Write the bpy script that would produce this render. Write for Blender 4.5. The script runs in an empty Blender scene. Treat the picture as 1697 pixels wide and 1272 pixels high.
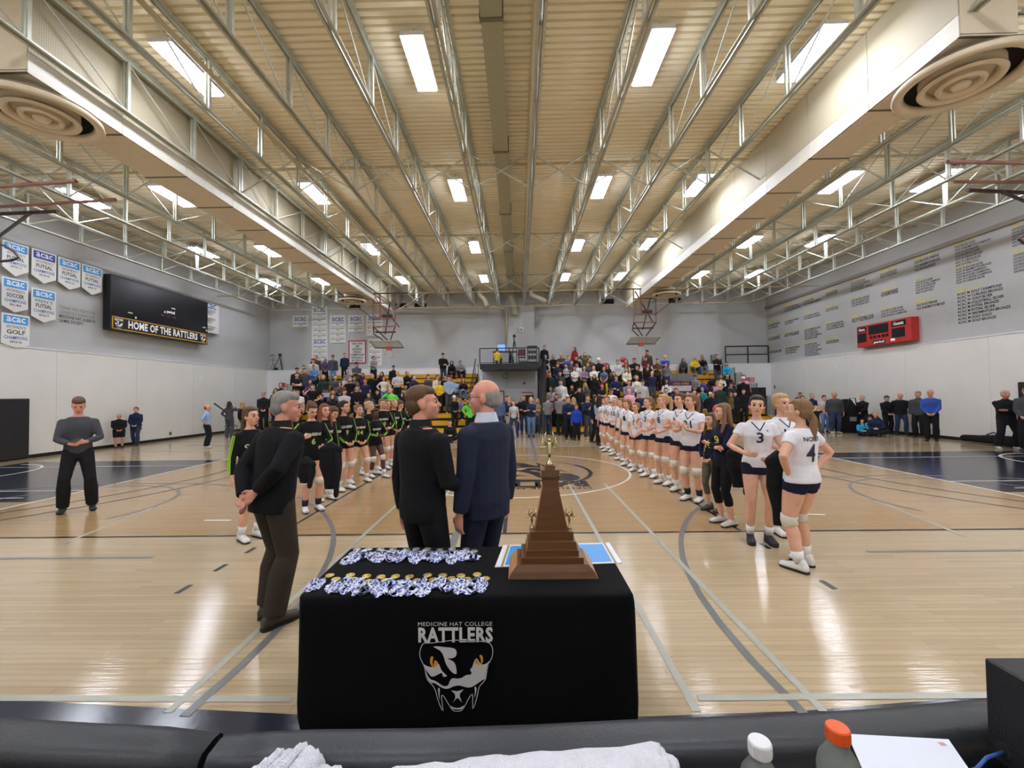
import bpy, bmesh, math, random
import numpy as np
from mathutils import Vector as V, Matrix, Quaternion
from mathutils.bvhtree import BVHTree
from mathutils.geometry import tessellate_polygon
R = random.Random(7)
PI = math.pi
rad = math.radians
SC = bpy.context.scene
COL = SC.collection

# ------------------------------------------------------------------ camera
F, YAW, PITCH, ROLL, CH, CX = 707.7, .0152, .0248, -.0137, 1.789, .178
def ray(px, py):
    x = (px - 848.5) / F; y = -(py - 636) / F
    c, s = math.cos(ROLL), math.sin(ROLL)
    x, y = c*x - s*y, s*x + c*y
    c, s = math.cos(PITCH), math.sin(PITCH)
    v = (x, c - s*y, s + c*y)
    c, s = math.cos(YAW), math.sin(YAW)
    return V((c*v[0] - s*v[1], s*v[0] + c*v[1], v[2]))
CAMP = V((CX, 0, CH))
def G(px, py, z=0.0):            # pixel of the photograph -> point on the horizontal plane z
    r = ray(px, py); return CAMP + r * ((z - CH) / r.z)
def at(px, py, Y):               # pixel -> point on the plane at depth Y
    r = ray(px, py); return CAMP + r * (Y / r.y)
def atx(px, py, X):              # pixel -> point on a side wall X
    r = ray(px, py); return CAMP + r * ((X - CX) / r.x)
def hgt(py, px, Y): return at(px, py, Y).z
fwd = ray(848.5, 636).normalized()
upv = (ray(848.5, 536) - ray(848.5, 636)).normalized()
rgt = fwd.cross(upv)
cam_d = bpy.data.cameras.new('camera'); cam = bpy.data.objects.new('camera', cam_d); COL.objects.link(cam)
cam_d.sensor_width = 36; cam_d.lens = 36 * F / 1697; cam_d.clip_start = .05; cam_d.clip_end = 200
cam.matrix_world = Matrix(((rgt.x, upv.x, -fwd.x, CAMP.x), (rgt.y, upv.y, -fwd.y, CAMP.y), (rgt.z, upv.z, -fwd.z, CAMP.z), (0, 0, 0, 1)))
SC.camera = cam
# ------------------------------------------------------------------ light and exposure
LAMP = 54.0                       # strength of the luminaire diffusers
w = bpy.data.worlds.new('world'); SC.world = w; w.use_nodes = True
w.node_tree.nodes['Background'].inputs[0].default_value = (.6, .62, .65, 1)
w.node_tree.nodes['Background'].inputs[1].default_value = .3
SC.view_settings.view_transform = 'Standard'; SC.view_settings.look = 'None'
SC.view_settings.exposure = 0.0; SC.view_settings.gamma = 1.0; SC.view_settings.use_curve_mapping = False
SC.cycles.use_denoising = True
SC.cycles.max_bounces = 9; SC.cycles.diffuse_bounces = 7; SC.cycles.glossy_bounces = 3; SC.cycles.transmission_bounces = 6
SC.cycles.sample_clamp_indirect = 8
SC.cycles.caustics_reflective = False; SC.cycles.caustics_refractive = False

# ------------------------------------------------------------------ room numbers (metres)
XL, XR, YF, YB = -15.23, 15.38, 25.94, -4.0
ZH = 3.48                         # top of the pale lower wall
YU = YF + .5                      # upper far wall stands back
ZD, ZB = 8.12, 7.05               # deck, joist bottom chord
Y0 = 2.428                        # near side line of the court

# ------------------------------------------------------------------ materials
def s2l(c): return tuple(((x/255)/12.92 if x/255 <= .04045 else ((x/255+.055)/1.055)**2.4) for x in c)
MATS = {}
def mat(name, rgb, rough=.6, metal=0, var=.08, scale=6., bump=0, bscale=40., spec=.5, emit=0, alpha=1, trans=0, stretch=None, sheen=0, coat=0):
    if name in MATS: return MATS[name]
    m = bpy.data.materials.new(name); MATS[name] = m; m.use_nodes = True
    nt = m.node_tree; b = nt.nodes['Principled BSDF']
    c = s2l(rgb)
    b.inputs['Roughness'].default_value = rough; b.inputs['Metallic'].default_value = metal
    b.inputs['Specular IOR Level'].default_value = spec
    if trans: b.inputs['Transmission Weight'].default_value = trans; b.inputs['IOR'].default_value = 1.33
    if coat: b.inputs['Coat Weight'].default_value = coat
    if sheen: b.inputs['Sheen Weight'].default_value = sheen
    if alpha < 1: b.inputs['Alpha'].default_value = alpha
    if emit:
        b.inputs['Emission Color'].default_value = (*c, 1); b.inputs['Emission Strength'].default_value = emit
    tc = nt.nodes.new('ShaderNodeTexCoord')
    src = tc.outputs['Object']
    if stretch:
        mp = nt.nodes.new('ShaderNodeMapping'); mp.inputs['Scale'].default_value = stretch
        nt.links.new(src, mp.inputs[0]); src = mp.outputs[0]
    if var:
        n = nt.nodes.new('ShaderNodeTexNoise'); n.inputs['Scale'].default_value = scale; n.inputs['Detail'].default_value = 3
        nt.links.new(src, n.inputs['Vector'])
        r = nt.nodes.new('ShaderNodeValToRGB')
        r.color_ramp.elements[0].position = .3; r.color_ramp.elements[1].position = .7
        r.color_ramp.elements[0].color = (*[x*(1-var) for x in c], 1); r.color_ramp.elements[1].color = (*[min(1, x*(1+var)) for x in c], 1)
        nt.links.new(n.outputs[0], r.inputs[0]); nt.links.new(r.outputs[0], b.inputs['Base Color'])
    else: b.inputs['Base Color'].default_value = (*c, 1)
    if bump:
        n2 = nt.nodes.new('ShaderNodeTexNoise'); n2.inputs['Scale'].default_value = bscale; n2.inputs['Detail'].default_value = 2
        nt.links.new(src, n2.inputs['Vector'])
        bp = nt.nodes.new('ShaderNodeBump'); bp.inputs['Strength'].default_value = bump; bp.inputs['Distance'].default_value = .01
        nt.links.new(n2.outputs[0], bp.inputs['Height']); nt.links.new(bp.outputs[0], b.inputs['Normal'])
    return m
def tintmat(name, rough=.8, bump=.25, bscale=30, pat=None, sss=0, spec=.3):   # base colour comes from each object's own colour
    m = bpy.data.materials.new(name); MATS[name] = m; m.use_nodes = True
    nt = m.node_tree; b = nt.nodes['Principled BSDF']; b.inputs['Roughness'].default_value = rough
    b.inputs['Specular IOR Level'].default_value = spec
    oi = nt.nodes.new('ShaderNodeObjectInfo'); tc = nt.nodes.new('ShaderNodeTexCoord')
    n = nt.nodes.new('ShaderNodeTexNoise'); n.inputs['Scale'].default_value = 9; n.inputs['Detail'].default_value = 3
    nt.links.new(tc.outputs['Object'], n.inputs['Vector'])
    mr = nt.nodes.new('ShaderNodeMapRange'); mr.inputs[3].default_value = .8; mr.inputs[4].default_value = 1.2
    nt.links.new(n.outputs[0], mr.inputs[0])
    mx = nt.nodes.new('ShaderNodeMix'); mx.data_type = 'RGBA'; mx.blend_type = 'MULTIPLY'; mx.inputs[0].default_value = 1
    nt.links.new(oi.outputs['Color'], mx.inputs[6])
    last = mr.outputs[0]
    if pat == 'check':
        ck = nt.nodes.new('ShaderNodeTexChecker'); ck.inputs['Scale'].default_value = 22
        ck.inputs[1].default_value = (.25, .22, .3, 1); ck.inputs[2].default_value = (1.1, 1.1, 1.1, 1)
        nt.links.new(tc.outputs['Object'], ck.inputs[0]); last = ck.outputs[0]
    if pat == 'camo':
        n.inputs['Scale'].default_value = 14; mr.inputs[3].default_value = .1; mr.inputs[4].default_value = 2.0
    if pat == 'hair':
        mp = nt.nodes.new('ShaderNodeMapping'); mp.inputs['Scale'].default_value = (60, 60, 6)
        nt.links.new(tc.outputs['Object'], mp.inputs[0]); nt.links.new(mp.outputs[0], n.inputs['Vector']); n.inputs['Scale'].default_value = 1
        mr.inputs[3].default_value = .55; mr.inputs[4].default_value = 1.45
    nt.links.new(last, mx.inputs[7]); nt.links.new(mx.outputs[2], b.inputs['Base Color'])
    n2 = nt.nodes.new('ShaderNodeTexNoise'); n2.inputs['Scale'].default_value = bscale
    nt.links.new(tc.outputs['Object'], n2.inputs['Vector'])
    bp = nt.nodes.new('ShaderNodeBump'); bp.inputs['Strength'].default_value = bump; bp.inputs['Distance'].default_value = .01
    nt.links.new(n2.outputs[0], bp.inputs['Height']); nt.links.new(bp.outputs[0], b.inputs['Normal'])
    return m
CLOTH = tintmat('dyed_cloth', .9, .5, 14)
PLAID = tintmat('plaid_cloth', .9, .3, 20, 'check')
CAMO = tintmat('camouflage_cloth', .9, .3, 20, 'camo')
SKIN = tintmat('skin', .55, .05, 60, spec=.4)
HAIR = tintmat('hair_strands', .6, .4, 60, 'hair', spec=.35)
SHOE = tintmat('shoe_leather', .5, .1, 30, spec=.5)

# ------------------------------------------------------------------ mesh collector
class MB:
    def __init__(s): s.v = []; s.f = []; s.m = []
    def add(s, vs, fs, mi=0):
        o = len(s.v); s.v += [tuple(p) for p in vs]; s.f += [tuple(i+o for i in f) for f in fs]; s.m += [mi]*len(fs); return s
    def box(s, c, d, rot=None, mi=0, bev=0):
        x, y, z = d[0]/2, d[1]/2, d[2]/2
        vs = [V((a*x, b*y, e*z)) for e in (-1, 1) for b in (-1, 1) for a in (-1, 1)]
        fs = [(0,2,3,1),(4,5,7,6),(0,1,5,4),(2,6,7,3),(0,4,6,2),(1,3,7,5)]
        if bev:
            vs2 = []; 
            for p in vs:
                for k in range(3):
                    q = p.copy(); 
                    for j in range(3):
                        if j != k: q[j] -= math.copysign(bev, q[j])
                    vs2.append(q)
            # convex bevelled box through bmesh hull
            bm = bmesh.new()
            for q in vs2: bm.verts.new(q)
            bmesh.ops.convex_hull(bm, input=bm.verts)
            bm.verts.index_update(); vs = [v.co.copy() for v in bm.verts]; fs = [tuple(v.index for v in f.verts) for f in bm.faces]; bm.free()
        if rot is not None: vs = [rot @ p for p in vs]
        c = V(c); return s.add([p + c for p in vs], fs, mi)
    def b2(s, lo, hi, mi=0, bev=0):
        return s.box([(a+b)/2 for a, b in zip(lo, hi)], [abs(b-a) for a, b in zip(lo, hi)], None, mi, bev)
    def bar(s, p0, p1, w, h, mi=0):     # rectangular bar between two points
        p0, p1 = V(p0), V(p1); d = p1 - p0
        q = d.to_track_quat('Z', 'Y'); return s.box((p0+p1)/2, (w, h, d.length), q.to_matrix(), mi)
    def tube(s, pts, r, n=8, mi=0, caps=True):
        pts = [V(p) for p in pts]; k = len(pts); rs = r if isinstance(r, (list, tuple)) else [r]*k
        vs = []; ref = None
        for i, p in enumerate(pts):
            t = (pts[min(i+1, k-1)] - pts[max(i-1, 0)]).normalized()
            if ref is None: ref = V((0, 0, 1)) if abs(t.z) < .9 else V((0, 1, 0))
            u = t.cross(ref); 
            if u.length < 1e-5: u = t.cross(V((1, 0, 0)))
            u.normalize(); w_ = u.cross(t).normalized(); ref = w_
            for j in range(n):
                a = 2*PI*j/n; vs.append(p + (u*math.cos(a) + w_*math.sin(a)) * rs[i])
        fs = [(i*n+j, i*n+(j+1) % n, (i+1)*n+(j+1) % n, (i+1)*n+j) for i in range(k-1) for j in range(n)]
        if caps: fs += [tuple(range(n))[::-1], tuple(range((k-1)*n, k*n))]
        return s.add(vs, fs, mi)
    def loft(s, rings, n=14, mi=0, cap=True):    # ring = (centre, ux, uy)
        vs = []
        for c, ux, uy in rings:
            for j in range(n):
                a = 2*PI*j/n; vs.append(V(c) + V(ux)*math.cos(a) + V(uy)*math.sin(a))
        k = len(rings)
        fs = [(i*n+j, i*n+(j+1) % n, (i+1)*n+(j+1) % n, (i+1)*n+j) for i in range(k-1) for j in range(n)]
        if cap: fs += [tuple(range(n))[::-1], tuple(range((k-1)*n, k*n))]
        return s.add(vs, fs, mi)
    def lathe(s, prof, n=24, c=(0,0,0), mi=0, rot=None, cap=True):   # prof = [(r, z)]
        c = V(c); rg = []
        for r, z in prof:
            r = max(r, 1e-4); a, b, e = V((r, 0, 0)), V((0, r, 0)), V((0, 0, z))
            if rot is not None: a, b, e = rot @ a, rot @ b, rot @ e
            rg.append((c+e, a, b))
        return s.loft(rg, n, mi, cap)
    def ell(s, c, r, rot=None, n=12, k=8, mi=0):
        c = V(c); rg = []
        for i in range(k+1):
            t = -PI/2 + PI*i/k; cr = max(math.cos(t), .03); z = math.sin(t)
            a, b, e = V((r[0]*cr, 0, 0)), V((0, r[1]*cr, 0)), V((0, 0, r[2]*z))
            if rot is not None: a, b, e = rot @ a, rot @ b, rot @ e
            rg.append((c+e, a, b))
        return s.loft(rg, n, mi)
    def limb(s, pts, rs, n=12, flat0=False, flat1=False, mi=0):   # rounded tapered limb
        pts = [V(p) for p in pts]; rs = list(rs)
        d0 = (pts[0]-pts[1]).normalized(); d1 = (pts[-1]-pts[-2]).normalized()
        P, Q = [], []
        if not flat0:
            P += [pts[0]+d0*rs[0]*.9, pts[0]+d0*rs[0]*.6]; Q += [rs[0]*.35, rs[0]*.78]
        P += pts; Q += rs
        if not flat1:
            P += [pts[-1]+d1*rs[-1]*.6, pts[-1]+d1*rs[-1]*.9]; Q += [rs[-1]*.78, rs[-1]*.35]
        return s.tube(P, Q, n, mi)
    def poly(s, pts, z=0, h=0, mi=0):   # flat polygon from 2-D points
        t = tessellate_polygon([[V((p[0], p[1], 0)) for p in pts]])
        return s.add([(p[0], p[1], z) for p in pts], [tuple(x) for x in t], mi)
    def mesh(s, name, mats, smooth=False):
        me = bpy.data.meshes.new(name); me.from_pydata(s.v, [], s.f)
        for m in (mats if isinstance(mats, (list, tuple)) else [mats]): me.materials.append(m)
        if len(set(s.m)) > 1: me.polygons.foreach_set('material_index', s.m)
        if smooth: me.shade_smooth()
        me.update(); return me
    def obj(s, name, mats, parent=None, loc=None, rotz=0, smooth=False, **kw):
        return put(name, s.mesh(name, mats, smooth), parent, loc, rotz, **kw)
def setp(o, label=None, cat=None, group=None, kind=None):
    if label: o['label'] = label
    if cat: o['category'] = cat
    if group: o['group'] = group
    if kind: o['kind'] = kind
    return o
def put(name, data, parent=None, loc=None, rotz=0, **kw):
    o = bpy.data.objects.new(name, data); COL.objects.link(o)
    if parent is not None: o.parent = parent
    if loc is not None: o.location = loc
    if rotz: o.rotation_euler.z = rotz
    return setp(o, **kw)
def thing(name, label, cat, loc=(0,0,0), rotz=0, group=None):
    return put(name, None, None, loc, rotz, label=label, cat=cat, group=group)
def copy_tree(o, parent=None):
    c = o.copy(); COL.objects.link(c); c.parent = parent
    for ch in o.children: copy_tree(ch, c)
    return c
def smoothcurve(pts, k=4, closed=True):   # Catmull-Rom through 2-D points
    n = len(pts); out = []
    rng = range(n) if closed else range(n-1)
    for i in rng:
        p0, p1, p2, p3 = [pts[(i+j) % n] if closed else pts[min(max(i+j, 0), n-1)] for j in (-1, 0, 1, 2)]
        for q in range(k):
            t = q/k
            out.append(tuple(.5*((2*p1[a]) + (-p0[a]+p2[a])*t + (2*p0[a]-5*p1[a]+4*p2[a]-p3[a])*t*t + (-p0[a]+3*p1[a]-3*p2[a]+p3[a])*t**3) for a in (0, 1)))
    if not closed: out.append(tuple(pts[-1]))
    return out
def stroke(mb, pts, wd, z=0, closed=False, mi=0):   # flat line of a given width through 2-D points
    n = len(pts); L_, R_ = [], []
    for i, p in enumerate(pts):
        a = pts[(i-1) % n] if closed or i > 0 else p; b = pts[(i+1) % n] if closed or i < n-1 else p
        d = V((b[0]-a[0], b[1]-a[1])); 
        if d.length < 1e-9: d = V((1, 0))
        d.normalize(); nn = V((-d.y, d.x))*wd/2
        L_.append((p[0]+nn.x, p[1]+nn.y, z)); R_.append((p[0]-nn.x, p[1]-nn.y, z))
    m = n if closed else n-1
    mb.add(L_+R_, [(i, n+i, n+(i+1) % n, (i+1) % n) for i in range(m)], mi)

# ------------------------------------------------------------------ deferred conversions (voxel skins, lettering)
PENDING = []     # (temp object, users, smooth)
CACHE = {}
def skin(mb, name, material, voxel, parent, key=None, smooth=6, color=None, loc=None, rot=None, **kw):
    """one continuous surface grown over the collected forms; alike pieces share it through key"""
    k = (key, material.name) if key else None
    if k and k in CACHE: rec = CACHE[k]
    else:
        b = mb() if callable(mb) else mb
        me = bpy.data.meshes.new(name); me.from_pydata(b.v, [], b.f); me.materials.append(material)
        rec = dict(me=me, vox=voxel, sm=smooth, users=[], name=name)
        PENDING.append(rec)
        if k: CACHE[k] = rec
    o = put(name, rec['me'], parent, loc, **kw)
    if rot is not None: o.rotation_euler = rot
    if color: o.color = (*s2l(color), 1)
    rec['users'].append(o); return o
TEXTS = []; AFTER = []
def text(body, material, w, h=None, parent=None, name='lettering', mw=None, bold=0., align='CENTER', line=1.0, spacing=1.0, target=None, fit=True, xs=1.0, depth=0, color=None, loc=None, rot=None, **kw):
    """lettering fitted into w x h (metres) centred at its origin, in its local XY plane"""
    cu = bpy.data.curves.new(name, 'FONT'); cu.body = body; cu.align_x = align; cu.size = 1; cu.offset = bold
    cu.space_line = line; cu.space_character = spacing; cu.resolution_u = 2; cu.materials.append(material)
    t = bpy.data.objects.new(name, cu); COL.objects.link(t)
    o = put(name, bpy.data.meshes.new(name), parent, loc, **kw)
    if rot is not None: o.rotation_euler = rot
    if mw is not None: o.matrix_local = mw
    if color: o.color = (*s2l(color), 1)
    TEXTS.append((t, o, w, h, target, depth)); return o
def flush():
    tmp = []
    for r in PENDING:
        t = bpy.data.objects.new('tmp', r['me']); COL.objects.link(t)
        m = t.modifiers.new('r', 'REMESH'); m.mode = 'VOXEL'; m.voxel_size = r['vox']; m.use_smooth_shade = True
        if r['sm']: s = t.modifiers.new('s', 'SMOOTH'); s.factor = .5; s.iterations = r['sm']
        tmp.append(t)
    dg = bpy.context.evaluated_depsgraph_get(); dg.update()
    for r, t in zip(PENDING, tmp):
        me = bpy.data.meshes.new_from_object(t.evaluated_get(dg)); me.name = r['name']
        me.shade_smooth()
        for o in r['users']: o.data = me
        bpy.data.objects.remove(t)
    for t, o, w_, h_, target, depth in TEXTS:
        me = bpy.data.meshes.new_from_object(t.evaluated_get(dg)); n = len(me.vertices)
        if n:
            a = np.empty(n*3, 'f'); me.vertices.foreach_get('co', a); a = a.reshape(-1, 3)
            lo, hi = a.min(0), a.max(0); sx = w_/max(hi[0]-lo[0], 1e-6)
            sy = sx if h_ is None else h_/max(hi[1]-lo[1], 1e-6)
            a[:, 0] = (a[:, 0]-(lo[0]+hi[0])/2)*sx; a[:, 1] = (a[:, 1]-(lo[1]+hi[1])/2)*sy; a[:, 2] = 0
            me.vertices.foreach_set('co', a.ravel())
        me.name = o.name; o.data = me; bpy.data.objects.remove(t)
        if target is not None: AFTER.append((o, target))
    trees = {}
    for o, target in AFTER:      # lettering wrapped onto a garment
        me = o.data; mt = target.data
        if mt.name not in trees: trees[mt.name] = BVHTree.FromPolygons([v.co for v in mt.vertices], [p.vertices for p in mt.polygons])
        M = o.matrix_basis if o.parent == target else target.matrix_basis.inverted() @ o.matrix_basis
        Mi = M.inverted(); d = (M.to_3x3() @ V((0, 0, -1))).normalized(); bm = bmesh.new(); bm.from_mesh(me)
        bmesh.ops.triangulate(bm, faces=bm.faces)
        for _ in range(3):
            lg = [e for e in bm.edges if e.calc_length() > .016]
            if lg: bmesh.ops.subdivide_edges(bm, edges=lg, cuts=1); bmesh.ops.triangulate(bm, faces=bm.faces)
        for v in bm.verts:
            p = M @ v.co; hit = trees[mt.name].ray_cast(p, d)
            if hit[0] is not None: v.co = Mi @ (hit[0] - d*.004)
        bm.to_mesh(me); bm.free()
    PENDING.clear(); TEXTS.clear(); AFTER.clear()

# ================================================================== SETTING
def wood(name, ca, cb, groove, rough=.10):
    m = bpy.data.materials.new(name); MATS[name] = m; m.use_nodes = True
    nt = m.node_tree; b = nt.nodes['Principled BSDF']; b.inputs['Roughness'].default_value = rough
    b.inputs['Specular IOR Level'].default_value = .5
    tc = nt.nodes.new('ShaderNodeTexCoord'); geo = nt.nodes.new('ShaderNodeNewGeometry')
    br = nt.nodes.new('ShaderNodeTexBrick'); br.offset = .37; br.offset_frequency = 2; br.squash = 1
    br.inputs['Scale'].default_value = 1; br.inputs['Brick Width'].default_value = 1.15; br.inputs['Row Height'].default_value = .057
    br.inputs['Mortar Size'].default_value = .0012; br.inputs['Mortar Smooth'].default_value = .3
    br.inputs['Color1'].default_value = (*s2l(ca), 1); br.inputs['Color2'].default_value = (*s2l(cb), 1)
    br.inputs['Mortar'].default_value = (*s2l(groove), 1)
    nt.links.new(geo.outputs['Position'], br.inputs['Vector'])
    mp = nt.nodes.new('ShaderNodeMapping'); mp.inputs['Scale'].default_value = (1.2, 22, 1)
    nt.links.new(geo.outputs['Position'], mp.inputs[0])
    n = nt.nodes.new('ShaderNodeTexNoise'); n.inputs['Scale'].default_value = 1; n.inputs['Detail'].default_value = 5; n.inputs['Roughness'].default_value = .65
    nt.links.new(mp.outputs[0], n.inputs['Vector'])
    mr = nt.nodes.new('ShaderNodeMapRange'); mr.inputs[1].default_value = .3; mr.inputs[2].default_value = .7; mr.inputs[3].default_value = .92; mr.inputs[4].default_value = 1.05
    nt.links.new(n.outputs[0], mr.inputs[0])
    mx = nt.nodes.new('ShaderNodeMix'); mx.data_type = 'RGBA'; mx.blend_type = 'MULTIPLY'; mx.inputs[0].default_value = 1
    nt.links.new(br.outputs[0], mx.inputs[6]); nt.links.new(mr.outputs[0], mx.inputs[7]); nt.links.new(mx.outputs[2], b.inputs['Base Color'])
    n3 = nt.nodes.new('ShaderNodeTexNoise'); n3.inputs['Scale'].default_value = 3; n3.inputs['Detail'].default_value = 4
    nt.links.new(mp.outputs[0], n3.inputs['Vector'])
    bp = nt.nodes.new('ShaderNodeBump'); bp.inputs['Strength'].default_value = .12; bp.inputs['Distance'].default_value = .01
    nt.links.new(n3.outputs[0], bp.inputs['Height']); nt.links.new(bp.outputs[0], b.inputs['Normal'])
    return m
M_MAPLE = wood('maple_strips', (194, 174, 142), (184, 163, 130), (138, 114, 86))
M_STAIN = wood('stained_maple_strips', (180, 149, 106), (170, 139, 97), (112, 86, 62))
M_NAVY = mat('dark_court_paint', (42, 46, 58), .16, var=.1, scale=2, bump=.04, bscale=15)
M_LBLK = mat('black_line_paint', (24, 24, 28), .25, var=.05)
M_LWHT = mat('white_line_paint', (235, 230, 218), .3, var=.05)
M_LGRY = mat('grey_line_paint', (112, 114, 112), .28, var=.05)
M_LPAL = mat('pale_grey_line_paint', (172, 172, 158), .28, var=.05)
M_LOGOY = mat('yellow_court_paint', (225, 205, 60), .3, var=.04)
M_GREYW = mat('grey_wall_paint', (187, 188, 188), .8, var=.03, scale=1.2, bump=.1, bscale=60)
M_PALEW = mat('off_white_wall_paint', (230, 229, 225), .75, var=.025, scale=1.0, bump=.1, bscale=60)
M_WHITEW = mat('white_wall_paint', (232, 234, 236), .7, var=.02)
M_BLK = mat('black_rubber_trim', (22, 22, 24), .5, var=.1)
M_DECK = mat('cream_roof_deck_paint', (244, 235, 208), .65, var=.05, scale=.8)
M_STEEL = mat('grey_green_steel_paint', (192, 195, 182), .4, metal=.2, var=.08, scale=5)
M_STEELD = mat('olive_steel_paint', (118, 116, 98), .5, metal=.3, var=.08, scale=5)
M_DUCT = mat('beige_duct_paint', (224, 211, 186), .6, var=.04)
M_DUCTW = mat('pale_duct_edge', (222, 219, 206), .5, metal=.0, var=.04)
M_DUCTG = mat('olive_duct_paint', (168, 166, 140), .55, var=.05)
M_PIPE = mat('cream_pipe_paint', (190, 176, 142), .5, var=.05)
M_HOUS = mat('white_lamp_housing', (226, 224, 230), .4, var=.02)
M_GLOW = mat('glowing_lamp_diffuser', (236, 241, 255), .4, var=0, emit=LAMP)
M_DARKV = mat('dark_vent_interior', (28, 26, 22), .8, var=.05)

floor = MB().b2((XL-.3, YB-.3, -.2), (XR+.3, YU+.2, 0)).obj('floor', M_MAPLE, kind='structure')
bd = 2.44; rr = R       # near boards laid one by one
ry_ = bd
while ry_ < 2.98:
    x = -4.2 + rr.random()*.6
    while x < 4.2:
        L = .8 + rr.random()*1.1
        MB().b2((x+.0008, ry_+.0008, -.012), (x+L-.0008, ry_+.0562, .0006+rr.random()*.0004)).obj('floor_board', M_MAPLE, floor)
        x += L
    ry_ += .057
st = MB(); zx = 8.45
st.add([(-zx, Y0+3.12, .0015), (zx, Y0+3.12, .0015), (zx, Y0+12.12, .0015), (-zx, Y0+12.12, .0015)], [(0, 1, 2, 3)])
st.obj('stained_court', M_STAIN, floor)
for sg in (-1, 1):
    k = MB(); k.add([(sg*zx, 7.5, .0016), (sg*14.2, 7.5, .0016), (sg*14.2, 12.4, .0016), (sg*zx, 12.4, .0016)], [(0, 1, 2, 3)] if sg > 0 else [(3, 2, 1, 0)])
    k.obj('painted_key', M_NAVY, floor)
b_ = [G(*p) for p in [(-200, 1138), (0, 1157), (141, 1166.6), (353, 1176.5), (520, 1185)]]+[V((0, 2.41, 0))]+[G(*p) for p in [(1040, 1188), (1327, 1178), (1607, 1155), (1900, 1130)]]
bb = MB(); nb_ = len(b_)
bb.add([(p.x, p.y, .0018) for p in b_] + [(p.x, 0.2, .0018) for p in b_], [(i, nb_+i, nb_+i+1, i+1) for i in range(nb_-1)])
bb.obj('painted_border', M_NAVY, floor)
LZ = [0]
def line(pts, w_, m, z=.003, name='court_line', closed=False):
    LZ[0] += .00003; b = MB(); stroke(b, pts, w_, z+LZ[0], closed); return b.obj(name, m, floor)
def arc(cx, cy, r, a0, a1, n=40): return [(cx+r*math.cos(rad(a0+(a1-a0)*i/n)), cy+r*math.sin(rad(a0+(a1-a0)*i/n))) for i in range(n+1)]
def gl(pts): return [tuple(G(*p)[:2]) for p in pts]
line([(-15, Y0+3.12), (15, Y0+3.12)], .05, M_LBLK)
line([(-14.3, Y0+12.12), (14.3, Y0+12.12)], .04, M_LPAL)
line([(-14.3, 17.67), (14.3, 17.67)], .05, M_LBLK)
for sg in (-1, 1):
    line([(sg*zx, Y0+3.12), (sg*zx, Y0+12.12)], .05, M_LWHT)
    line([(sg*3, Y0+3.12), (sg*3, Y0+12.12)], .05, M_LBLK)
    for a in (2.5, 2.0, 1.5): line([(sg*3, Y0+a), (sg*3, Y0+a+.18)], .05, M_LBLK, name='court_dash')
    line(arc(sg*-7.7, 3.05, 6.0, -6 if sg > 0 else 186, 174 if sg > 0 else 6), .06, M_LGRY)
    line(arc(sg*-7.75, 7.0, 1.8, -20 if sg > 0 else 200, 200 if sg > 0 else -20), .05, M_LGRY)
    line([(sg*5.9, 7.0), (sg*5.55, 5.3)], .05, M_LPAL)
    line([(sg*-12.7 + 6.25*math.cos(a)*sg, 10.06+6.25*math.sin(a)) for a in [rad(t) for t in range(-90, 91, 3)]], .05, M_LBLK)
    line([(sg*-12.7 + 5.6*math.cos(a)*sg, 10.06+5.6*math.sin(a)) for a in [rad(t) for t in range(-60, 61, 3)]], .05, M_LBLK)
    line([(sg*1.15, 3), (sg*1.15, Y0+6.4)], .05, M_LPAL) if sg < 0 else line([(1.15, 2.45), (1.15, Y0+6.1)], .05, M_LPAL)
    line([(sg*1.85, 2.45), (sg*1.85, Y0+6.1)], .05, M_LPAL)
    line([(sg*.65, 11.7), (sg*.65, 18.9)], .1, M_LGRY); line([(sg*.65, 2.45), (sg*.65, 7.0)], .1, M_LGRY)
    line([(sg*4, Y0+2.4), (sg*15, Y0+2.4)], .05, mat('mid_grey_line_paint', (132, 136, 128), .3, var=.05))
    line([(sg*1.2, Y0+.13), (sg*6, Y0+.17)], .05, M_LPAL)
    line(gl([(1336, 852), (1368, 853)]) if sg > 0 else gl([(339, 862), (383, 862)]), .05, M_LWHT, name='court_dash')
    line([(sg*zx, 8.4), (sg*14.2, 8.4)], .04, M_LWHT, .0035); line([(sg*zx, 11.4), (sg*14.2, 11.4)], .04, M_LWHT, .0035)
    line([(sg*9.0, 7.8), (sg*14.2, 7.8)], .04, M_LWHT, .0035)
    line([(sg*13.9+1.6*math.cos(rad(t))*sg*-1, 10.3+1.6*math.sin(rad(t))) for t in range(-90, 91, 6)], .06, M_LWHT, .0036)
line([(-.03, Y0+3.12), (-.03, Y0+15.2)], .05, M_LBLK)
cc = (0, 9.92)
line(arc(.05, 10.05, 2.62, 0, 360, 72)[:-1], .05, M_LWHT, closed=True)
line(arc(.02, cc[1], 1.74, 0, 360, 60)[:-1], .035, M_LBLK, .0036, closed=True)
line(arc(.04, cc[1], 1.76, -70, 30, 40), .07, M_LBLK, .0037)

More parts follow.
